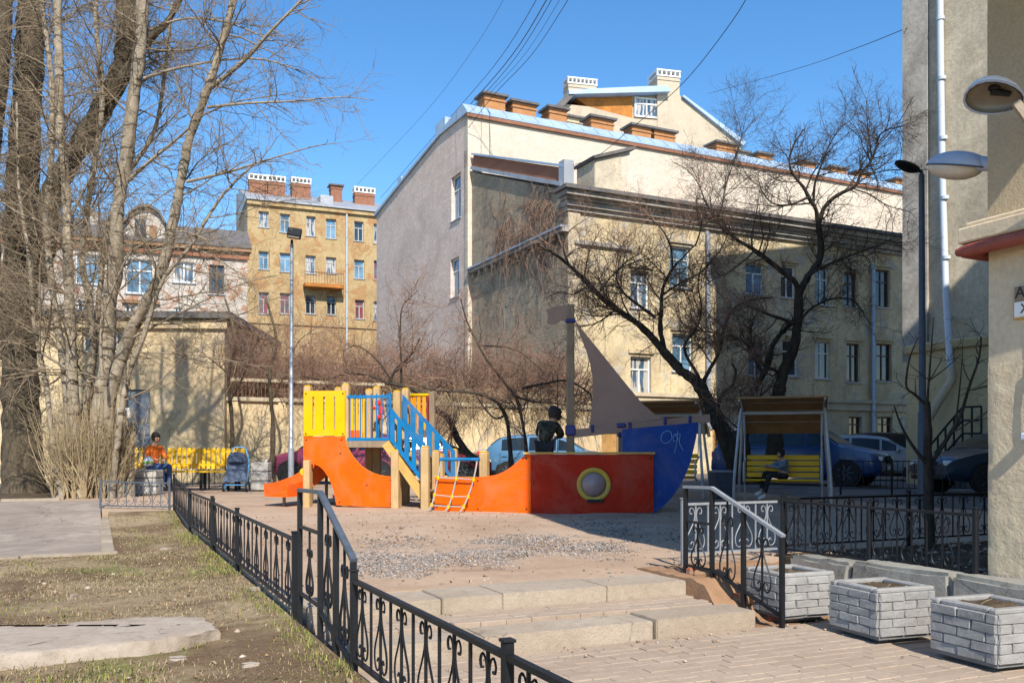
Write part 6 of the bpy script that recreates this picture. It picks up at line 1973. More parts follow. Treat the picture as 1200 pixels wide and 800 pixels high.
# climbing net on the bow
bt0, bz = fbow.hit(515, 538, -.15); bt1, _ = fbow.hit(562, 538, -.15)
mb = MB(); mb.tube([fbow.pt(bt0, bz, -.15), fbow.pt(bt1, bz, -.15)], .03, 8); mb.build('net_bar', M['blue'], sh, smooth=True)
ropes = [[(517, 540, -.15), (515, 550, .04), (511, 570, .1), (507, 588, .22), (501, 599, .34)], [(538, 540, -.15), (536.5, 550, .04), (532, 572, .1), (527, 590, .22), (521, 600, .34)], [(559, 540, -.15), (557, 552, .04), (552, 572, .1), (545, 590, .22), (539, 600, .34)]]
rp3 = []
for rp in ropes:
    P = [fbow.pt(*fbow.hit(x, y, n), n) for x, y, n in rp]; P = [Vector(p) for p in catmull([tuple(p) for p in P], 4)]; rp3.append(P)
    mb = MB(); mb.tube(P, .014, 6); mb.build('rope', M['rope'], sh, smooth=True)
for f in (.42, .66, .86):
    i = int(f * (len(rp3[0]) - 1)); mb = MB(); mb.tube([rp3[0][i], rp3[1][i], rp3[2][i]], .012, 6); mb.build('rope', M['rope'], sh)
    for k in range(3): mb = MB(); mb.tube([rp3[k][i] - Z * .03, rp3[k][i] + Z * .03], .026, 8); mb.build('rope_joint', M['yellow'], sh)

# ---------------------------------------------------------------- canopy swing benches
def swing_bench(label, X, D, rz, kx=1.0):
    p = at(X, 530, D); g = gz(p.x, p.y)
    t = thing('swing_bench', label, 'swing bench', (p.x, p.y, g), rz, 'canopy swing benches')
    Lm = local(t) @ Matrix.Diagonal((kx, 1, 1, 1))
    def tube(name, pts, r, mat=None):
        mb = MB(); mb.M = Lm; mb.tube(catmull(pts, 3) if len(pts) > 2 else pts, r, 8); return mb.build(name, mat or M['tube'], t, smooth=True)
    for sx in (-1, 1):
        tube('frame_leg', [(sx * 1.08, -.5, -.03), (sx * 1.06, -.60, .45), (sx * 1.0, -.52, 1.1), (sx * .96, -.30, 1.62), (sx * .94, -.05, 1.84)], .034)
        tube('frame_leg', [(sx * 1.08, .85, -.03), (sx * 1.05, .78, .5), (sx * .98, .52, 1.2), (sx * .95, .14, 1.78)], .034)
        tube('frame_leg', [(sx * .90, .62, -.03), (sx * .90, .45, .6), (sx * .88, .22, 1.3), (sx * .88, .10, 1.75)], .022)
        tube('frame_bar', [(sx * 1.065, -.58, .28), (sx * 1.065, .66, .28)], .02)
        tube('roof_rib', [(sx * .93, -.86, 1.98), (sx * .93, -.4, 2.0), (sx * .93, .3, 1.82), (sx * .93, 1.05, 1.37)], .024)
        tube('armrest', [(sx * .86, .28, .86), (sx * .86, .0, .80), (sx * .86, -.34, .78), (sx * .86, -.42, .66), (sx * .86, -.40, .42), (sx * .86, -.1, .36)], .022)
        tube('hanger', [(sx * .86, .1, .80), (sx * .9, .02, 1.76)], .012)
    tube('top_bar', [(-.98, .0, 1.76), (.98, .0, 1.76)], .03)
    for k in range(4):
        mb = MB(); mb.M = Lm; mb.box((0, -.36 + k * .125, .44 - k * .012), (1.66, .105, .03), bev=.008); mb.build('seat_slat', M['slat'], t)
    for k in range(4):
        mb = MB(); mb.M = Lm; mb.box((0, .16 + k * .04, .53 + k * .115), (1.66, .03, .095), bev=.008); mb.build('back_slat', M['slat'], t)
    rf = [(-.9, 2.02), (-.5, 2.05), (-.1, 1.98), (.35, 1.84), (.75, 1.63), (1.1, 1.38)]
    for k in range(5):
        (y0, z0), (y1, z1) = rf[k], rf[k + 1]
        mb = MB(); mb.M = Lm; mb.bar((0 - 1.0, (y0 + y1) / 2, (z0 + z1) / 2), (1.0, (y0 + y1) / 2, (z0 + z1) / 2), (math.hypot(y1 - y0, z1 - z0) - .025), .03, up=Vector((0, -(z1 - z0), y1 - y0)))
        mb.build('roof_board', M['roofwood'], t)
    for k in range(1, 5):
        y, z = rf[k]; mb = MB(); mb.M = Lm; mb.box((0, y, z - .022), (1.96, .04, .012)); mb.build('roof_batten', M['silver'], t)
    return t
SW = swing_bench('canopy swing bench with yellow slats on which a child sits', 917, 17.8, rad(-18), .84)
swing_bench('canopy swing bench mostly hidden behind the blue ship stern', 778, 19.6, rad(-18), .84)

# ---------------------------------------------------------------- benches, blocks, bin, pushchair at the left
def slat_bench(label, x0, x1, D0, D1, lean):
    f = fr2(x0, D0, x1, D1); L = f.hit(x1, 530)[0]
    o = f.pt(L / 2, 0); g = .575
    t = thing('slatted_bench', label, 'bench', (o.x, o.y, g), f.ang, 'yellow slatted benches')
    n = int(L / .118)
    for k in range(n):
        tt = (k + .5) * L / n
        mb = MB(); mb.bar(f.pt(tt, g + .52, -.02), f.pt(tt, g + 1.04 + rnd.uniform(-.01, .01), -.02 - lean), .082, .022, up=f.n); mb.build('back_slat', M['slat'], t)
    for z, nn in ((.62, -.045), (.95, -.045 - lean * .75)):
        part_box(t, 'back_rail', f, .02, L - .02, g + z - .03, g + z + .03, nn - .04, nn - .01, M['slat'])
    for k in range(4):
        part_box(t, 'seat_slat', f, 0, L, g + .44, g + .48, .02 + k * .11, .115 + k * .11, M['slat'])
    for tt in (.12, L / 2, L - .12):
        part_box(t, 'leg', f, tt - .03, tt + .03, g - .02, g + .435, .04, .10, M['iron'])
        part_box(t, 'leg', f, tt - .03, tt + .03, g - .02, g + .435, .36, .42, M['iron'])
    return t
slat_bench('yellow slatted bench behind the concrete block, on which a woman sits', 130, 193, 21.6, 22.0, .16)
slat_bench('yellow slatted bench next to the dark pushchair, with worn pale slats', 195, 287, 22.1, 22.2, .05)
def block(label, x0, x1, D, y1, rows):
    c = at((x0 + x1) / 2, 530, D); w = (x1 - x0) / F * D; g = gz(c.x, c.y); h = 1.5 + (530 - y1) / F * D - g
    t = thing('concrete_block', label, 'concrete block', (c.x, c.y, g), .04, 'whitish concrete blocks')
    Lm = local(t)
    mb = MB(); mb.M = Lm; mb.box((0, 0, h / 2), (w - .03, w - .03, h - .02)); mb.build('core', M['planter_joint'], t)
    for k in range(rows):
        mb = MB(); mb.M = Lm; mb.box((0, 0, h * (k + .5) / rows), (w, w, h / rows - .015), bev=.02); mb.build('course', M['pale_block'], t)
block('pale stacked concrete block in front of the seated woman', 161, 187, 19.6, 550, 3)
block('pale concrete block between the pushchair and the slim lamp post', 296, 316, 21.8, 541, 3)
bn = thing('litter_bin', 'blue grey square litter bin between the ship stern and the swing', 'litter bin', at(846, 530, 18.9) - Z * .94, rad(8))
mb = MB(); mb.M = local(bn)
mb.prism([(-.2, 0), (.2, 0), (.23, .52), (-.23, .52)], (0, .2, .0), (1, 0, 0), (0, 0, 1), (0, -.4, 0)); mb.build('body', M['iron_grey'], bn)
mb = MB(); mb.M = local(bn); mb.box((0, 0, .54), (.48, .44, .04), bev=.01); mb.build('rim', M['zinc'], bn)

# pushchair
p = at(278, 530, 21.4); pc = thing('pushchair', 'dark blue pushchair with pale blue frame standing at the bench end', 'pushchair', (p.x, p.y, .575), rad(8))
Lm = local(pc)
dkb = paint('slate_blue_cloth', (.075, .105, .17), .85, .25, 9, bump=.3); ltb = paint('pale_blue_tube', (.10, .32, .62), .4, .1)
def pmesh(name, mat, fn, smooth=True, par=None):
    mb = MB(); mb.M = Lm; fn(mb); return mb.build(name, mat, par or pc, smooth=smooth)
pmesh('seat', dkb, lambda m: m.prism([(-.24, .26), (.24, .26), (.25, .45), (.21, .74), (.12, .80), (-.12, .80), (-.21, .74), (-.25, .45)], (0, .12, 0), (1, 0, 0), (0, .0, 1), (0, -.16, 0)), False)
pmesh('footmuff', dkb, lambda m: m.add(*(lambda V_: ([(x, y, z) for x, y, z in V_], [(0, 1, 2, 3), (4, 5, 6, 7), (0, 1, 5, 4), (1, 2, 6, 5), (2, 3, 7, 6), (3, 0, 4, 7)]))([(-.23, -.05, .42), (.23, -.05, .42), (.2, -.05, .72), (-.2, -.05, .72), (-.27, -.28, .24), (.27, -.28, .24), (.22, -.2, .5), (-.22, -.2, .5)])), False)
pmesh('hood', dkb, lambda m: m.lathe([(.24, 0), (.235, .08), (.20, .16), (.13, .22), (.02, .245)], (0, .02, .70), 14))
for sx in (-1, 1):
    pmesh('frame_tube', ltb, lambda m: m.tube(catmull([(sx * .24, -.3, .05), (sx * .25, -.05, .4), (sx * .24, .2, .74), (sx * .16, .3, .98)], 3), .016, 6))
    pmesh('frame_tube', ltb, lambda m: m.tube([(sx * .24, .32, .08), (sx * .24, -.02, .48)], .015, 6))
    for y in (-.3, .32):
        w = pmesh('wheel', M['rubber'], lambda m: m.lathe([(.06, -.02), (.095, -.022), (.105, 0), (.095, .022), (.06, .02)], (sx * .26, y, .105), 16, 'X'))
        pmesh('hub', ltb, lambda m: m.lathe([(.01, -.03), (.06, -.025), (.06, .025), (.01, .03)], (sx * .26, y, .105), 10, 'X'), True, w)
pmesh('handle', ltb, lambda m: m.tube(catmull([(-.16, .30, .96), (-.14, .31, 1.03), (0, .32, 1.06), (.14, .31, 1.03), (.16, .30, .96)], 3), .017, 6))
pmesh('footrest', ltb, lambda m: m.box((0, -.3, .16), (.44, .1, .025), bev=.008), False)

# ---------------------------------------------------------------- lamp posts
lp = thing('lamp_post', 'slim galvanised lamp post with one dark floodlight, left of the play tower', 'lamp post', at(341, 530, 21) - Z * .92, 0, 'lamp posts of the yard')
b = at(341, 530, 21); top = at(342, 286, 21)
mb = MB(); mb.tube([(b.x, b.y, .5), (b.x, b.y, 1.6)], [.07, .068], 12); mb.build('base', M['zinc'], lp, smooth=True)
mb = MB(); mb.tube([(b.x, b.y, 1.6), (b.x, b.y, 1.62), (top.x, top.y, top.z)], [.066, .052, .04], 12); mb.build('pole', M['zinc'], lp, smooth=True)
mb = MB(); mb.tube([(top.x, top.y, top.z), (top.x, top.y, top.z + .1)], .03, 8); mb.build('bracket', M['iron'], lp)
mb = MB(); mb.box((top.x + .09, top.y - .12, top.z + .22), (.32, .14, .26), R=Matrix.Rotation(rad(-35), 3, 'X') @ Matrix.Rotation(rad(12), 3, 'Z'), bev=.02); fl_ = mb.build('floodlight', M['iron'], lp)
mb = MB(); mb.box((top.x + .09, top.y - .18, top.z + .175), (.27, .02, .21), R=Matrix.Rotation(rad(-35), 3, 'X') @ Matrix.Rotation(rad(12), 3, 'Z')); mb.build('lens', M['lamp_inside'], fl_)
lp2 = thing('lamp_post', 'tall grey lamp post with drooping dark head in front of the yellow bay', 'lamp post', at(1081, 530, 16) - Z * .95, 0, 'lamp posts of the yard')
b = at(1081, 530, 16); top = at(1080, 205, 16)
mb = MB(); mb.tube([(b.x, b.y, .5), (b.x, b.y, 2.2), (b.x, b.y, 2.22), (top.x, top.y, top.z)], [.085, .08, .062, .05], 12); mb.build('pole', M['iron_grey'], lp2, smooth=True, angle=60)
q = at(1070, 200, 15.9)
mb = MB(); mb.tube(catmull([tuple(top), tuple(top + Z * .07 + Vector((-.02, 0, 0))), tuple(q)], 4), .035, 8); mb.build('arm', M['iron_grey'], lp2, smooth=True)
hc = at(1063, 196, 15.7)
mbx, _, _ = lamp_shell(lp2, 'h', hc, Vector((-1, -.5, .18)), Z, .3, .13, .09, None); mbx.build('lamp_head', M['iron'], lp2, smooth=True, recalc=False)
mbx, _, _ = lamp_shell(lp2, 'h', hc - Z * .004, Vector((-1, -.5, .18)), -Z, .27, .115, .06, None); mbx.build('bowl', M['iron'], lp2, smooth=True, recalc=False)

# ---------------------------------------------------------------- overhead cables
def cable(label, pts, r=.016):
    P = [at(x, y, d) for x, y, d in pts]
    t = thing('overhead_cable', label, 'cable', P[-1], 0, 'overhead cables')
    mb = MB(); mb.tube(catmull([tuple(p) for p in P], 6), r, 5); mb.build('strand', M['wire'], t, smooth=True)
cable('thin faint cable, leftmost of the bundle over the ochre house', [(606, -30, 30), (560, 50, 40), (500, 130, 52), (418, 217, 66)], .008)
cable('dark cable second from left in the bundle above the tall house', [(640, -20, 30), (587, 67, 40), (530, 135, 52), (446, 232, 69)], .014)
cable('thick dark cable in the middle of the overhead bundle', [(652, -20, 30), (600, 65, 40), (540, 135, 50), (459, 226, 56)], .02)
cable('dark cable touching the thick one in the middle of the bundle', [(658, -20, 30), (604, 68, 40), (545, 136, 48), (470, 222, 54)], .014)
cable('dark cable, rightmost of the bundle, ending over the tall house corner', [(678, -20, 30), (625, 62, 40), (580, 110, 43), (549, 150, 44.4)], .014)
cable('thinner dark cable beside the rightmost one of the bundle', [(668, -20, 30), (618, 60, 40), (575, 108, 43), (540, 142, 45)], .009)
cable('sagging cable hanging down to the sooty parapet', [(890, -30, 22), (858, 25, 25), (800, 98, 29), (738, 152, 32), (694, 186, 35), (640, 200, 38)], .012)
cable('long thin cable between the grey house and the attic gable', [(1063, 33, 26.6), (1000, 58, 32), (930, 82, 42), (830, 110, 60)], .012)
# ================================================================ cars
def car(label, x, D, heading, L, W, H, top, belt, sides, color, group='cars parked in the yard', glassx=None, lights=True, name='parked_car', g0=.58, grille='bar'):
    """top: roof line (x from the tail, z); belt: height of the window line; sides: window spans"""
    p = at(x, 530, D)
    c = thing(name, label, 'car', (p.x, p.y, g0), heading, group)
    Lm = local(c)
    hw = W / 2
    xs = [q[0] for q in top]; zs = [q[1] for q in top]
    ztop = lambda q: float(np.interp(q, xs, zs))
    def sec(q):
        zt = ztop(q); e = min(q, L - q)
        w = hw * (1 - .14 * math.exp(-e / .22))
        zl = .24 + .10 * math.exp(-e / .3)
        bl = min(belt, zt - .05)
        wt = w * (1 - .30 * max(0, zt - belt) / .65) if zt > belt + .05 else w * .90
        return w, zl, bl, zt, wt
    def prof(q):
        w, zl, bl, zt, wt = sec(q); m = bl - .16
        return [(0, zl), (w * .86, zl), (w * .97, zl + .09), (w, (zl + m) / 2 + .06), (w * .985, m), (w * .965, bl), (wt, max(bl + .01, zt - .05)), (wt * .86, zt - .008), (wt * .45, zt + .012), (0, zt + .018)]
    N = 44; X = [L * k / N for k in range(N + 1)]
    vs_, fs = [], []
    for q in X:
        h = prof(q)
        ring = [(q - L / 2, y, z) for y, z in h] + [(q - L / 2, -y, z) for y, z in h[-2:0:-1]]
        vs_ += ring
    m = 18
    for i in range(N):
        for k in range(m): fs.append((i * m + k, i * m + (k + 1) % m, (i + 1) * m + (k + 1) % m, (i + 1) * m + k))
    fs += [tuple(range(m)), tuple(N * m + k for k in range(m))]
    mb = MB(); mb.M = Lm; mb.add(vs_, fs); body = mb.build('body', color, c, smooth=True, angle=35)
    # side windows
    for sy in (-1, 1):
        for a0, a1 in sides:
            vs_, fs = [], []; n = 8
            for k in range(n + 1):
                q = a0 + (a1 - a0) * k / n; w, zl, bl, zt, wt = sec(q)
                y0, z0, y1, z1 = w * .965, bl, wt, max(bl + .01, zt - .05)
                for f in (.06, .90): vs_.append((q - L / 2, sy * (y0 + (y1 - y0) * f + .008), z0 + (z1 - z0) * f))
            fs = [(2 * k, 2 * k + 2, 2 * k + 3, 2 * k + 1) for k in range(n)]
            mb = MB(); mb.M = Lm; mb.add(vs_, fs); mb.build('side_window', M['carglass'], c, smooth=True, recalc=False)
    for nm, a0, a1 in (('windscreen', *glassx[0]), ('rear_window', *glassx[1])):
        vs_, n = [], 6
        for k in range(n + 1):
            q = a0 + (a1 - a0) * k / n; w, zl, bl, zt, wt = sec(q)
            for f in (-.88, -.45, 0, .45, .88): vs_.append((q - L / 2, wt * f, zt + .022 - .03 * max(0, abs(f) - .5)))
        fs = [(5 * k + j, 5 * k + j + 1, 5 * k + j + 6, 5 * k + j + 5) for k in range(n) for j in range(4)]
        mb = MB(); mb.M = Lm; mb.add(vs_, fs); mb.build(nm, M['carglass'], c, smooth=True, recalc=False)
    # wheels
    R = .325 if H < 1.6 else .37
    for q in (L * .19, L * .81):
        for sy in (-1, 1):
            mb = MB(); mb.M = Lm; mb.lathe([(R + .055, 0), (R + .055, .012)], (q - L / 2, sy * (sec(q)[0] + (.0 if sy > 0 else -.012)), R), 22, 'Y'); mb.build('wheel_arch', M['black_plastic'], c)
            y0 = sy * (hw - .10)
            mb = MB(); mb.M = Lm; mb.lathe([(R * .66, -.1), (R * .94, -.11), (R, -.07), (R, .07), (R * .94, .11), (R * .66, .115)], (q - L / 2, y0 + sy * .02, R), 22, 'Y'); wh_ = mb.build('wheel', M['rubber'], c, smooth=True, angle=50)
            mb = MB(); mb.M = Lm
            mb.lathe([(.02, .0), (R * .66, .0), (R * .66, .015)], (q - L / 2, y0 + sy * .112, R), 20, 'Y')
            for k in range(7):
                a_ = k * .8976; mb.bar((q - L / 2 + math.cos(a_) * R * .12, y0 + sy * .125, R + math.sin(a_) * R * .12), (q - L / 2 + math.cos(a_) * R * .6, y0 + sy * .125, R + math.sin(a_) * R * .6), .035, .02, up=Vector((0, 1, 0)))
            mb.build('rim', M['iron_grey'], wh_)
    # lights, grille, bumpers, plate, mirrors, handles
    ze = sec(L - .12)[3]
    for sy in (-1, 1):
        mb = MB(); mb.M = Lm; mb.box((L / 2 - .16, sy * hw * .66, min(ze - .1, .74)), (.26, .34, .13), rz=-sy * .38, bev=.03); mb.build('headlight', M['lamp_white'] if lights else M['glass'], c, smooth=True)
        mb = MB(); mb.M = Lm; mb.box((-L / 2 + .10, sy * hw * .74, .86), (.16, .24, .2), rz=sy * .3, bev=.03); mb.build('tail_light', M['red_plastic'], c, smooth=True)
        q = glassx[0][0] if glassx[0][0] < glassx[0][1] else glassx[0][1]
        mb = MB(); mb.M = Lm; mb.box((q - L / 2 + .25, sy * (hw + .08), belt + .04), (.12, .2, .14), bev=.04); mb.build('mirror', color, c, smooth=True)
    if grille == 'kidney':
        for sy in (-1, 1):
            mb = MB(); mb.M = Lm; mb.box((L / 2 - .01, sy * .15, .72), (.08, .24, .24), bev=.05); mb.build('grille', M['black_plastic'], c, smooth=True)
    else:
        mb = MB(); mb.M = Lm; mb.box((L / 2 - .03, 0, .66), (.08, .8, .12), bev=.03); mb.build('grille', M['black_plastic'], c, smooth=True)
    for q in (L / 2 - .03, -L / 2 + .03):
        mb = MB(); mb.M = Lm; mb.box((q, 0, .36), (.12, W * .74, .12), bev=.03); mb.build('bumper', M['black_plastic'], c, smooth=True)
        mb = MB(); mb.M = Lm; mb.box((q * 1.012 + (.04 if q > 0 else -.04), 0, .5), (.02, .5, .11), bev=.004); mb.build('number_plate', M['white_paint'], c)
    for a0, a1 in sides[:2]:
        for sy in (-1, 1):
            mb = MB(); mb.M = Lm; mb.box((a0 + .1 - L / 2, sy * (hw + .002), belt - .16), (.18, .03, .03), bev=.01); mb.build('door_handle', color, c)
            mb = MB(); mb.M = Lm; mb.box((a0 - .04 - L / 2, sy * (hw * .992), (belt + .3) / 2 + .05), (.008, .014, belt - .5)); mb.build('door_seam', M['black_plastic'], c)
    return c
def carpaint(name, c, metal=.3): 
    m = paint(name, c, .34, .06, 1.5, min(metal, .15), spec=.5); m.node_tree.nodes['Principled BSDF'].inputs['Coat Weight'].default_value = .35; return m
SUVT = [(0, .72), (.06, 1.0), (.14, 1.12), (.5, 1.58), (.9, 1.68), (1.9, 1.72), (2.7, 1.68), (3.0, 1.6), (3.72, 1.12), (4.0, 1.08), (4.55, .96), (4.72, .84), (4.8, .6)]
HATT = [(0, .7), (.06, .95), (.16, 1.1), (.55, 1.4), (1.0, 1.48), (1.8, 1.5), (2.4, 1.44), (2.6, 1.38), (3.3, .98), (3.6, .94), (4.05, .82), (4.18, .7), (4.25, .5)]
SEDT = [(0, .7), (.05, .95), (.7, 1.04), (.85, 1.07), (1.45, 1.36), (1.9, 1.43), (2.5, 1.42), (2.8, 1.36), (3.5, .98), (3.9, .92), (4.35, .8), (4.5, .66), (4.55, .5)]
SUV_S = ((.62, 1.72), (1.80, 2.75), (2.82, 3.25)); HAT_S = ((.62, 1.42), (1.5, 2.35), (2.42, 2.85)); SED_S = ((1.2, 1.95), (2.03, 2.75), (2.82, 3.1))
car('dark blue parked off-roader facing right behind the canopy swing', 938, 26.0, rad(-34), 4.8, 1.9, 1.72, SUVT, 1.08, SUV_S, carpaint('blue_car_paint', (.008, .045, .16)), glassx=((3.05, 3.66), (.2, .5)), grille='kidney')
car('silver grey parked car whose bonnet shows behind the dark blue off-roader', 1022, 30, rad(-22), 4.25, 1.74, 1.5, HATT, .96, HAT_S, carpaint('silver_car_paint', (.32, .33, .35), .5), glassx=((2.66, 3.24), (.22, .52)))
car('black parked car with a high roof in front of the yellow house wall', 1012, 36, rad(170), 4.8, 1.9, 1.72, SUVT, 1.08, SUV_S, carpaint('black_car_paint', (.01, .012, .016)), glassx=((3.05, 3.66), (.2, .5)))
car('dark blue parked saloon at far right, half hidden by the near house corner', 1192, 21.0, rad(187), 4.5, 1.76, 1.46, SEDT, .97, SED_S, carpaint('night_blue_car_paint', (.008, .03, .06)), glassx=((2.86, 3.44), (.9, 1.4)))
car('light blue parked hatchback seen over the ship hull', 646, 29, rad(-8), 4.25, 1.74, 1.5, HATT, .96, HAT_S, carpaint('light_blue_car_paint', (.07, .18, .31)), glassx=((2.66, 3.24), (.22, .52)))
car('magenta red parked car seen through the play tower legs', 402, 26.5, rad(174), 4.25, 1.74, 1.5, HATT, .96, HAT_S, carpaint('magenta_car_paint', (.22, .03, .075)), glassx=((2.66, 3.24), (.22, .52)))
car('white grey parked car between the tower stairs and ship bow', 580, 33, rad(95), 4.5, 1.76, 1.46, SEDT, .97, SED_S, carpaint('pale_car_paint', (.33, .34, .36)), glassx=((2.86, 3.44), (.9, 1.4)))
car('dark red parked saloon behind the climbing net', 486, 27.0, rad(8), 4.5, 1.76, 1.36, SEDT, .97, SED_S, carpaint('dark_red_car_paint', (.16, .012, .018)), glassx=((2.86, 3.44), (.9, 1.4)))

# ================================================================ people
def skin(name, verts, edges, mat, par, root=0, sub=2):
    """one continuous surface grown round a skeleton: verts = (x, y, z, rx[, ry])"""
    me = bpy.data.meshes.new(name)
    me.from_pydata([v[:3] for v in verts], edges, [])
    o = bpy.data.objects.new(name, me); COL.objects.link(o)
    o.modifiers.new('s', 'SKIN'); md = o.modifiers.new('d', 'SUBSURF'); md.levels = sub; md.render_levels = sub
    for i, v in enumerate(verts):
        sv = me.skin_vertices[0].data[i]; sv.radius = (v[3], v[4] if len(v) > 4 else v[3]); sv.use_root = (i == root)
    bpy.context.view_layer.update()
    dg = bpy.context.evaluated_depsgraph_get()
    m2 = bpy.data.meshes.new_from_object(o.evaluated_get(dg))
    bpy.data.objects.remove(o)
    m2.materials.clear(); m2.materials.append(mat)
    if len(m2.polygons): m2.polygons.foreach_set('use_smooth', [True] * len(m2.polygons))
    return link(name, m2, par)
def lerp3(a, b, t): return tuple(a[i] + (b[i] - a[i]) * t for i in range(3))
SKINM = paint('skin_tone', (.50, .28, .19), .55, .08, 6)
def person(label, loc, rz, J, s, mats, hair='short', group=None):
    """J: joints in the person's own axes (facing -y), metres; s: thickness factor"""
    t = thing('person', label, 'person', loc, rz, group)
    V_, E = [], []
    def add(p, r, prev=None, ry=None):
        V_.append((*p, r, ry or r)); i = len(V_) - 1
        if prev is not None: E.append((prev, i))
        return i
    pel = add(J['pelvis'], .115 * s, None, .10 * s)
    wa = add(J['waist'], .105 * s, pel, .085 * s); ch = add(J['chest'], .13 * s, wa, .10 * s)
    nb = add(J['neck'], .05 * s, ch); h0 = add(lerp3(J['neck'], J['head'], .55), .058 * s, nb)
    hd = add(J['head'], .088 * s, h0, .10 * s); add(tuple(J['head'][i] + (0, .01, .075)[i] * s for i in range(3)), .07 * s, hd)
    fd_ = Vector(J.get('face', (0, -1, 0))).normalized()
    nose = tuple(Vector(J['head']) + fd_ * .098 * s - Z * .015 * s)
    add(nose, .014 * s, hd)
    for k in (0, 1):
        q = 'rl'[k]
        sh_ = add(J['sho_' + q], .056 * s, ch); el = add(J['elb_' + q], .041 * s, sh_); wr = add(J['wri_' + q], .028 * s, el)
        d = (Vector(J['wri_' + q]) - Vector(J['elb_' + q])).normalized(); sd = d.cross(Z).normalized() if abs(d.z) < .95 else Vector((1, 0, 0))
        pm = add(tuple(Vector(J['wri_' + q]) + d * .05 * s), .030 * s, wr, .018 * s)
        for f in range(4):
            o_ = (f - 1.5) * .017 * s; l = (.068, .078, .072, .056)[f] * s
            k1 = add(tuple(Vector(V_[pm][:3]) + d * .045 * s + sd * o_), .0085 * s, pm)
            add(tuple(Vector(V_[k1][:3]) + d * l * .55 - Z * .02 * s), .007 * s, k1)
        k1 = add(tuple(Vector(J['wri_' + q]) + d * .035 * s + sd * .032 * s * (1 if k == 0 else -1)), .011 * s, wr)
        add(tuple(Vector(V_[k1][:3]) + d * .035 * s + sd * .01 * s * (1 if k == 0 else -1)), .009 * s, k1)
        hp = add(J['hip_' + q], .080 * s, pel); kn = add(J['kne_' + q], .055 * s, hp); an = add(J['ank_' + q], .036 * s, kn)
        add(J['toe_' + q], .030 * s, an)
    skin('body', V_, E, SKINM, t)
    def cloth(name, joints, mat):
        V2, E2, ix = [], [], {}
        for nm, p, r, pv in joints:
            ix[nm] = len(V2); V2.append((*p, r[0] * s, r[1] * s))
            if pv: E2.append((ix[pv], ix[nm]))
        return skin(name, V2, E2, mat, t)
    cl = [('p', lerp3(J['pelvis'], J['waist'], -.15), (.145, .13), None), ('w', J['waist'], (.13, .11), 'p'), ('c', J['chest'], (.155, .125), 'w'), ('n', lerp3(J['chest'], J['neck'], .75), (.075, .07), 'c')]
    for q in 'rl':
        cl += [('s' + q, J['sho_' + q], (.075, .075), 'c'), ('e' + q, J['elb_' + q], (.060, .060), 's' + q), ('h' + q, lerp3(J['elb_' + q], J['wri_' + q], .88), (.044, .044), 'e' + q)]
    cloth('jacket', cl, mats[0])
    tr = [('p', J['pelvis'], (.13, .115), None)]
    for q in 'rl':
        tr += [('h' + q, J['hip_' + q], (.092, .092), 'p'), ('k' + q, J['kne_' + q], (.068, .068), 'h' + q), ('a' + q, lerp3(J['kne_' + q], J['ank_' + q], .88), (.056, .056), 'k' + q)]
    cloth('trousers', tr, mats[1])
    for q in 'rl':
        a_, b_ = J['ank_' + q], J['toe_' + q]
        skin('shoe', [(*lerp3(a_, b_, -.25), .045 * s, .045 * s), (*lerp3(a_, b_, .3), .046 * s, .05 * s), (*lerp3(a_, b_, 1.1), .035 * s, .045 * s)], [(0, 1), (1, 2)], mats[2], t)
    # hair over the back and top of the head
    hv = []; c = Vector(J['head']) + Z * .03 * s
    sdv = fd_.cross(Z).normalized()
    mb = MB(); mb.M = local(t); n = 14; vs_, fs = [], []
    lowest = -.11 if hair == 'short' else -.2
    for j in range(9):
        ph = math.pi / 2 - j * (math.pi / 2 - math.asin(max(-1, lowest / .125))) / 8 if hair == 'short' else math.pi / 2 - j * 2.3 / 8
        for i in range(n):
            a_ = 2 * math.pi * i / n
            front = max(0, math.cos(a_))
            zz = math.sin(ph) * .125
            r_ = .112 * math.cos(ph) if math.cos(ph) > 0 else 0
            if zz < .035 and front > .3: r_ *= .55          # leave the face free
            if hair != 'short' and zz < 0: r_ = max(r_, .09) * (1 if front <= .3 else .5)
            vs_.append(c + (fd_ * math.cos(a_) * r_ * 1.08 + sdv * math.sin(a_) * r_ * .95 + Z * zz) * s)
    fs = [(j * n + i, j * n + (i + 1) % n, (j + 1) * n + (i + 1) % n, (j + 1) * n + i) for j in range(8) for i in range(n)]
    mb.add(vs_, fs); mb.build('hair', mats[3], t, smooth=True, recalc=False)
    for k in (-1, 1):
        mb = MB(); mb.M = local(t); q = Vector(J['head']) + fd_ * .088 * s + sdv * .034 * s * k + Z * .022 * s
        mb.lathe([(.003 * s, -.012 * s), (.012 * s, -.005 * s), (.012 * s, .005 * s), (.003 * s, .012 * s)], q, 8); mb.build('eye', M['black_plastic'], t, smooth=True)
    mb = MB(); mb.M = local(t); q = Vector(J['head']) + fd_ * .092 * s - Z * .052 * s; mb.box(q, (.04 * s, .016 * s, .012 * s), bev=.005 * s); mb.build('mouth', M['red_plastic'], t, smooth=True)
    return t
W0 = paint('orange_jacket_cloth', (.75, .17, .02), .8, .2, 8, bump=.3); W1 = paint('blue_denim', (.07, .13, .30), .85, .25, 10, bump=.3); DKc = paint('dark_cloth', (.022, .022, .028), .85, .3, 10, bump=.3)
HAIR = paint('dark_hair', (.025, .015, .012), .7, .4, 30, bump=.4)
CAM = NT('camouflage_cloth'); _c = CAM.mix(CAM.ramp(CAM.noise(9, 2, .5), .47, .5), (.028, .032, .022), (.07, .065, .045)); _c = CAM.mix(CAM.ramp(CAM.noise(13, 2, .5), .55, .57), _c, (.012, .013, .011)); CAM = CAM.done(_c, .85)
GRJ = paint('grey_blue_jacket', (.16, .20, .26), .8, .2, 8, bump=.3)
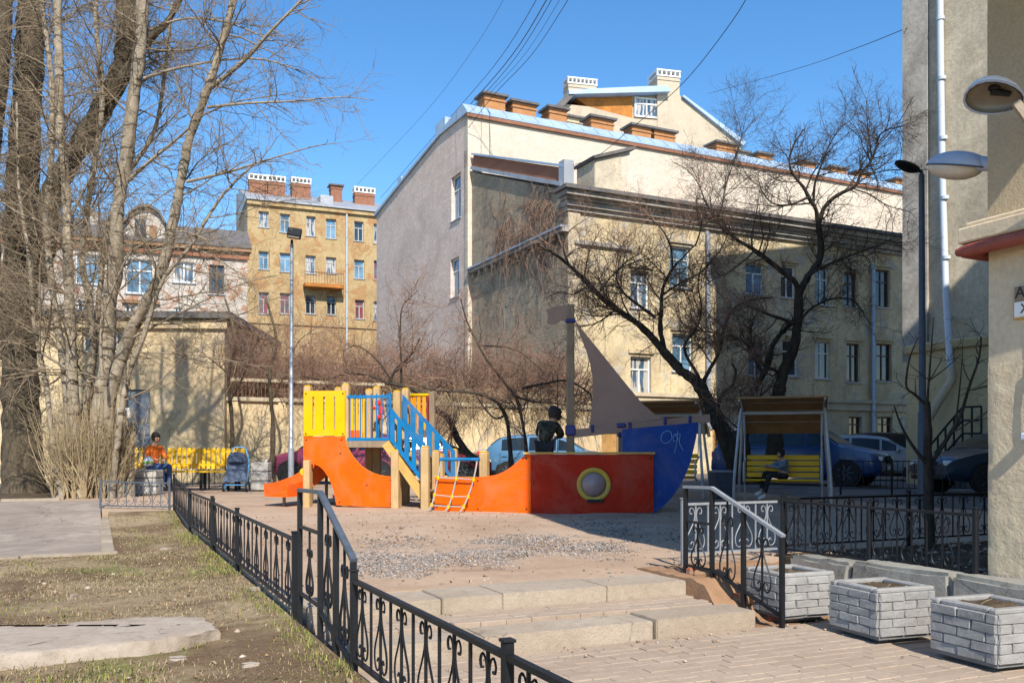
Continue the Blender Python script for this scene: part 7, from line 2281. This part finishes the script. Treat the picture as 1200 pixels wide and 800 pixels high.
# woman on the left bench: faces the camera and a little to the right, thighs forward, bag on her lap
p = at(180, 530, 21.55)
seat = .49
Jw = dict(pelvis=(0, 0, seat + .10), waist=(0, .0, seat + .28), chest=(0, -.03, seat + .46), neck=(.0, -.06, seat + .64), head=(.01, -.10, seat + .77), face=(.25, -1, -.3),
          sho_r=(-.18, -.03, seat + .54), elb_r=(-.23, -.12, seat + .30), wri_r=(-.05, -.30, seat + .26), sho_l=(.18, -.03, seat + .54), elb_l=(.24, -.14, seat + .31), wri_l=(.10, -.34, seat + .28),
          hip_r=(-.10, -.05, seat + .08), kne_r=(-.02, -.46, seat + .08), ank_r=(.02, -.44, .09), toe_r=(.06, -.6, .05), hip_l=(.10, -.05, seat + .08), kne_l=(.18, -.44, seat + .12), ank_l=(.2, -.36, .09), toe_l=(.28, -.52, .05))
person('seated woman in orange jacket and blue jeans on the yellow bench', (p.x, p.y, .575), rad(48), Jw, 1.0, (W0, W1, M['rubber'], HAIR), 'long')
bgp = Vector((p.x, p.y, .575)) + Vector((.02, -.36, seat + .18))
bag = thing('shopping_bag', 'small white and green bag on the seated woman’s lap', 'bag', bgp, rad(20))
mb = MB(); mb.M = local(bag); mb.lathe([(.02, -.08), (.11, -.07), (.13, .0), (.10, .08), (.05, .12), (.06, .15)], (0, 0, 0.02), 10); mb.build('sack', M['white_plastic'], bag, smooth=True)
mb = MB(); mb.M = local(bag); mb.lathe([(.112, -.05), (.135, -.01), (.12, .03)], (0, 0, 0.02), 10, cap=False); mb.build('green_print', paint('green_print', (.22, .36, .08), .6, .1), bag, smooth=True)
# child standing in the ship, back to the camera, leaning to the right
p = at(640, 530, 15.35); s = .74
def sc_(J, k): return {n: (tuple(x * k for x in v) if n != 'face' else v) for n, v in J.items()}
Jc = sc_(dict(pelvis=(-.04, 0, .92), waist=(-.03, 0, 1.10), chest=(.05, .03, 1.28), neck=(.14, .04, 1.44), head=(.22, .05, 1.57), face=(.8, .6, -.3),
          sho_r=(-.12, .04, 1.37), elb_r=(-.17, .2, 1.15), wri_r=(.02, .36, 1.08), sho_l=(.24, .0, 1.34), elb_l=(.36, .14, 1.14), wri_l=(.30, .34, 1.10),
          hip_r=(-.14, 0, .88), kne_r=(-.14, .05, .48), ank_r=(-.14, -.02, .08), toe_r=(-.12, .14, .04), hip_l=(.06, 0, .88), kne_l=(.07, .1, .5), ank_l=(.06, .02, .08), toe_l=(.1, .18, .04)), s)
person('child in dark camouflage jacket standing in the ship beside the mast', (p.x, p.y, .96), 0, Jc, 1.16, (CAM, DKc, M['rubber'], HAIR), 'long')
# boy on the swing bench, legs stretched towards the left
p = Vector(local(SW) @ Vector((.02, -.10, 0)))
k = .74; sz = .46
Jb = dict(pelvis=(0, 0, sz + .07), waist=(.02, .0, sz + .17), chest=(.0, -.03, sz + .29), neck=(-.03, -.06, sz + .395), head=(-.06, -.09, sz + .485), face=(-.85, -.6, -.1),
          sho_r=(-.08, .06, sz + .33), elb_r=(-.22, .06, sz + .24), wri_r=(-.38, .0, sz + .25), sho_l=(.05, -.12, sz + .33), elb_l=(-.08, -.2, sz + .22), wri_l=(-.27, -.18, sz + .25),
          hip_r=(-.07, -.03, sz + .05), kne_r=(-.36, -.06, sz + .13), ank_r=(-.44, -.2, .2), toe_r=(-.54, -.26, .15), hip_l=(.03, -.09, sz + .05), kne_l=(-.28, -.30, sz + .08), ank_l=(-.38, -.38, .13), toe_l=(-.49, -.44, .08))
person('boy in grey blue jacket and dark trousers sitting on the canopy swing bench', (p.x, p.y, gz(p.x, p.y)), rad(-14), Jb, .76, (GRJ, DKc, M['white_paint'], HAIR), 'short')
